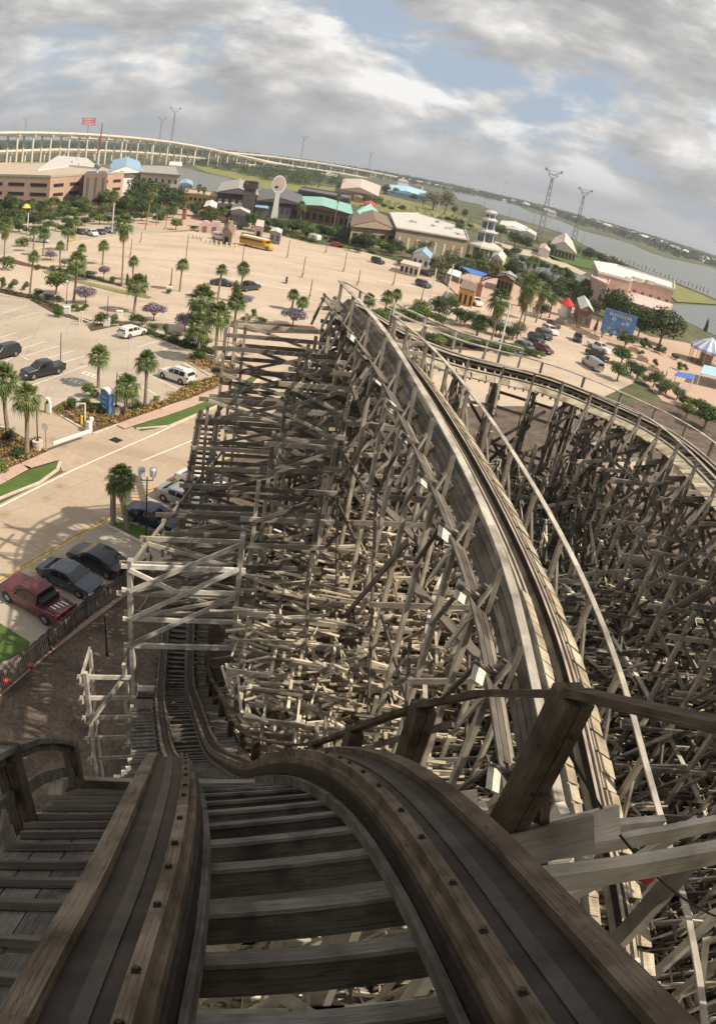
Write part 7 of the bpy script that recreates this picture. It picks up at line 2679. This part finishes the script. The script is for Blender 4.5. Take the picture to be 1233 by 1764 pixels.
b.build('plate', M['white_paint'], t)
q = at(402, 626)
b = MB()
b.lathe(q.x, q.y, [(.42, .14), (.42, 1.0), (.46, 1.02), (.46, 1.12), (.2, 1.2)], 12)
tag(b.build('litter_bin', M['brickwork']), 'brick red litter bin beside the brick path', 'litter bin')
for x, y, lab in ((116, 541, 'white block planter at the tip of the hedge island'), (184, 562, 'white block planter on the ticket island'), (206, 548, 'pay machine under a small dark roof by the white hatchback'), (128, 416, 'yellow barrier block at the side street'), (292, 505, 'white block at the foot of the far island lamp')):
    q = at(x, y)
    b = MB()
    b.box(q.x, q.y, .02, .95, .8, 1.1, .3)
    b.box(q.x, q.y, 1.122, 1.05, .9, .1, .3)
    tag(b.build('block_planter' if 'planter' in lab else 'pay_machine' if 'pay' in lab else 'barrier_block', M['yellow'] if 'yellow' in lab else M['canvas']), lab, 'planter' if 'planter' in lab else 'block')
for x, y, lab in ((141, 556, 'thin cream post by the kerb gap of the near lot'), (137, 560, 'short white post by the kerb gap of the near lot')):
    q = at(x, y)
    b = MB()
    b.lathe(q.x, q.y, [(.14, .02), (.14, 1.7), (.08, 1.8)], 8)
    tag(b.build('kerb_post', M['cream_post']), lab, 'post')
q = at(45, 372)
t = thing('parasol', 'bright yellow parasol below the garage', 'parasol', (q.x, q.y, 0))
b = MB()
b.lathe(q.x, q.y, [(.06, 0), (.05, 3.6)], 8)
b.build('pole', M['white_paint'], t)
b = MB()
b.lathe(q.x, q.y, [(1.7, 2.9), (1.6, 3.1), (1.0, 3.9), (.1, 4.4)], 12)
b.build('canopy', M['yellow'], t)

# fence beside the near pavement, with dark palings
fx = [(-60, 1245), (0, 1196), (88, 1120), (150, 1066), (228, 1012), (262, 985)]
P = [at(x, y, .05) for x, y in fx]
t = thing('paling_fence', 'dark paling fence between the brick pavement and the coaster yard', 'fence', P[1].to_tuple())
pl, rl = MB(), MB()
r = random.Random(12)
for i in range(len(P)-1):
    a, q = P[i], P[i+1]
    L = (q-a).length
    d = (q-a)/L
    k = 0.0
    while k < L:
        c = a+d*k
        hh = 1.55+r.uniform(-.05, .05)
        pl.bar(c, c+Vector((0, 0, hh)), .10, .025, Vector((d.y, -d.x, 0)))
        k += .145
    for z in (.35, 1.25):
        rl.bar(a+Vector((0, 0, z))+Vector((.05, -.03, 0)), q+Vector((0, 0, z))+Vector((.05, -.03, 0)), .05, .1)
    pb = MB()
    pb.bar(a, a+Vector((0, 0, 1.7)), .14, .14, d)
    pb.build('post', M['lumber_dark'], t)
pl.build('palings', M['lumber_dark'], t)
rl.build('rail', M['lumber_dark'], t)
for x, y, lab in ((54, 1158, 'red fire bucket on the fence, nearer the parked cars'), (12, 1184, 'red fire bucket on the fence at the photo edge')):
    q = at(x, y, 1.0)
    b = MB()
    b.lathe(q.x+.12, q.y-.1, [(.10, 1.42), (.12, 1.45), (.15, 1.68), (.12, 1.69)], 12)
    tag(b.build('fire_bucket', M['red_paint']), lab, 'bucket')
q = at(185, 1130)
pole(185, 1130, 183, 1062, 'thin dark pole standing in the coaster yard', 'black_metal', 'yard_pole', .05, None, None, None, 'pole')

# bleached inspection frame left of the drop
def fp(x, y, Y):
    d_ = ray(x, y)
    k = Y/d_[1]
    return Vector((d_[0]*k, d_[1]*k, H+d_[2]*k))
t = thing('inspection_frame', 'bleached timber frame standing left of the low track', 'timber frame', (fp(150, 1290, 17).x, 17, 0))
c0, c1 = fp(148, 1165, 17), fp(215, 1160, 18.4)
for q, zz in ((c0, .2), (c1, .5)):
    b = MB()
    b.bar((q.x, q.y, 0), (q.x, q.y, q.z+zz), .15, .15)
    b.build('post', M['rail_top'], t)
    b = MB()
    b.bar((q.x-.9, q.y+2.4, 0), (q.x-.9, q.y+2.4, q.z-1.0), .13, .13)
    b.build('post', M['rail_top'], t)
for z in (0, -1.1, -2.2, -3.4, -4.7):
    b = MB()
    b.bar(c0+Vector((-.3, -.14, z)), c1+Vector((.3, -.14, z)), .06, .19)
    b.build('beam', M['rail_top'], t)
    b = MB()
    b.bar(c0+Vector((-.14, -.2, z-.1)), c0+Vector((-.95, 2.5, z-1.0)), .07, .2)
    b.build('beam', M['rail_top'], t)
b = MB()
b.bar(c0+Vector((0, -.24, -2.4)), c1+Vector((0, -.24, -.1)), .07, .2)
b.build('brace', M['rail_top'], t)

# red lamp on a cable near the right handrail
q0, q1 = tp(DROP, 7.9, 1.75, .25), Vector((4.6, 3.2, 22.4))
t = thing('signal_cable', 'thin cable with a small red lamp strung to the right of the drop', 'cable', q0.to_tuple())
b = MB()
pr = None
for i in range(13):
    f = i/12
    p = q0.lerp(q1, f)+Vector((0, 0, -.35*4*f*(1-f)))
    if pr is not None:
        b.tube(pr, p, .012, .012, 6)
    pr = p
b.build('wire', M['black_metal'], t)
p = q0.lerp(q1, .5)+Vector((0, 0, -.42))
b = MB()
b.lathe(p.x, p.y, [(.02, p.z-.08), (.06, p.z-.05), (.07, p.z), (.05, p.z+.05), (.02, p.z+.08)], 10)
b.build('lamp', M['red_paint'], t)

# shed and machines seen through the timber inside the U turn
q = [(1000, 812), (1052, 822), (1058, 800), (1010, 788)]
building('maintenance_shed', 'low red shed standing inside the U turn', q, 3.2, 'red', 'brown', front(q, 3.2, [(0, 2, .1, 2.2, .4, 'opening')]), .08, .9, cat='shed')
q = [(1050, 806), (1110, 816), (1100, 792), (1046, 784)]
building('storage_tent', 'pale storage tent beside the red shed inside the U turn', q, 2.6, 'cream', 'tan', (), .03, .8, cat='tent')

# mooring piles off the breakwater
for i in range(26):
    f = i/25
    x, y = 1050+ (1218-1050)*f, 449+(511-449)*f
    q = at(x+rnd.uniform(-1, 1), y-7+rnd.uniform(-.5, .5))
    b = MB()
    b.tube((q.x, q.y, -.1), (q.x, q.y, rnd.uniform(1.6, 3)), .35, .3, 7)
    tag(b.build('mooring_pile', M['timber']), 'dark mooring pile in the line off the grassy breakwater', 'pile', 'mooring piles off the breakwater')
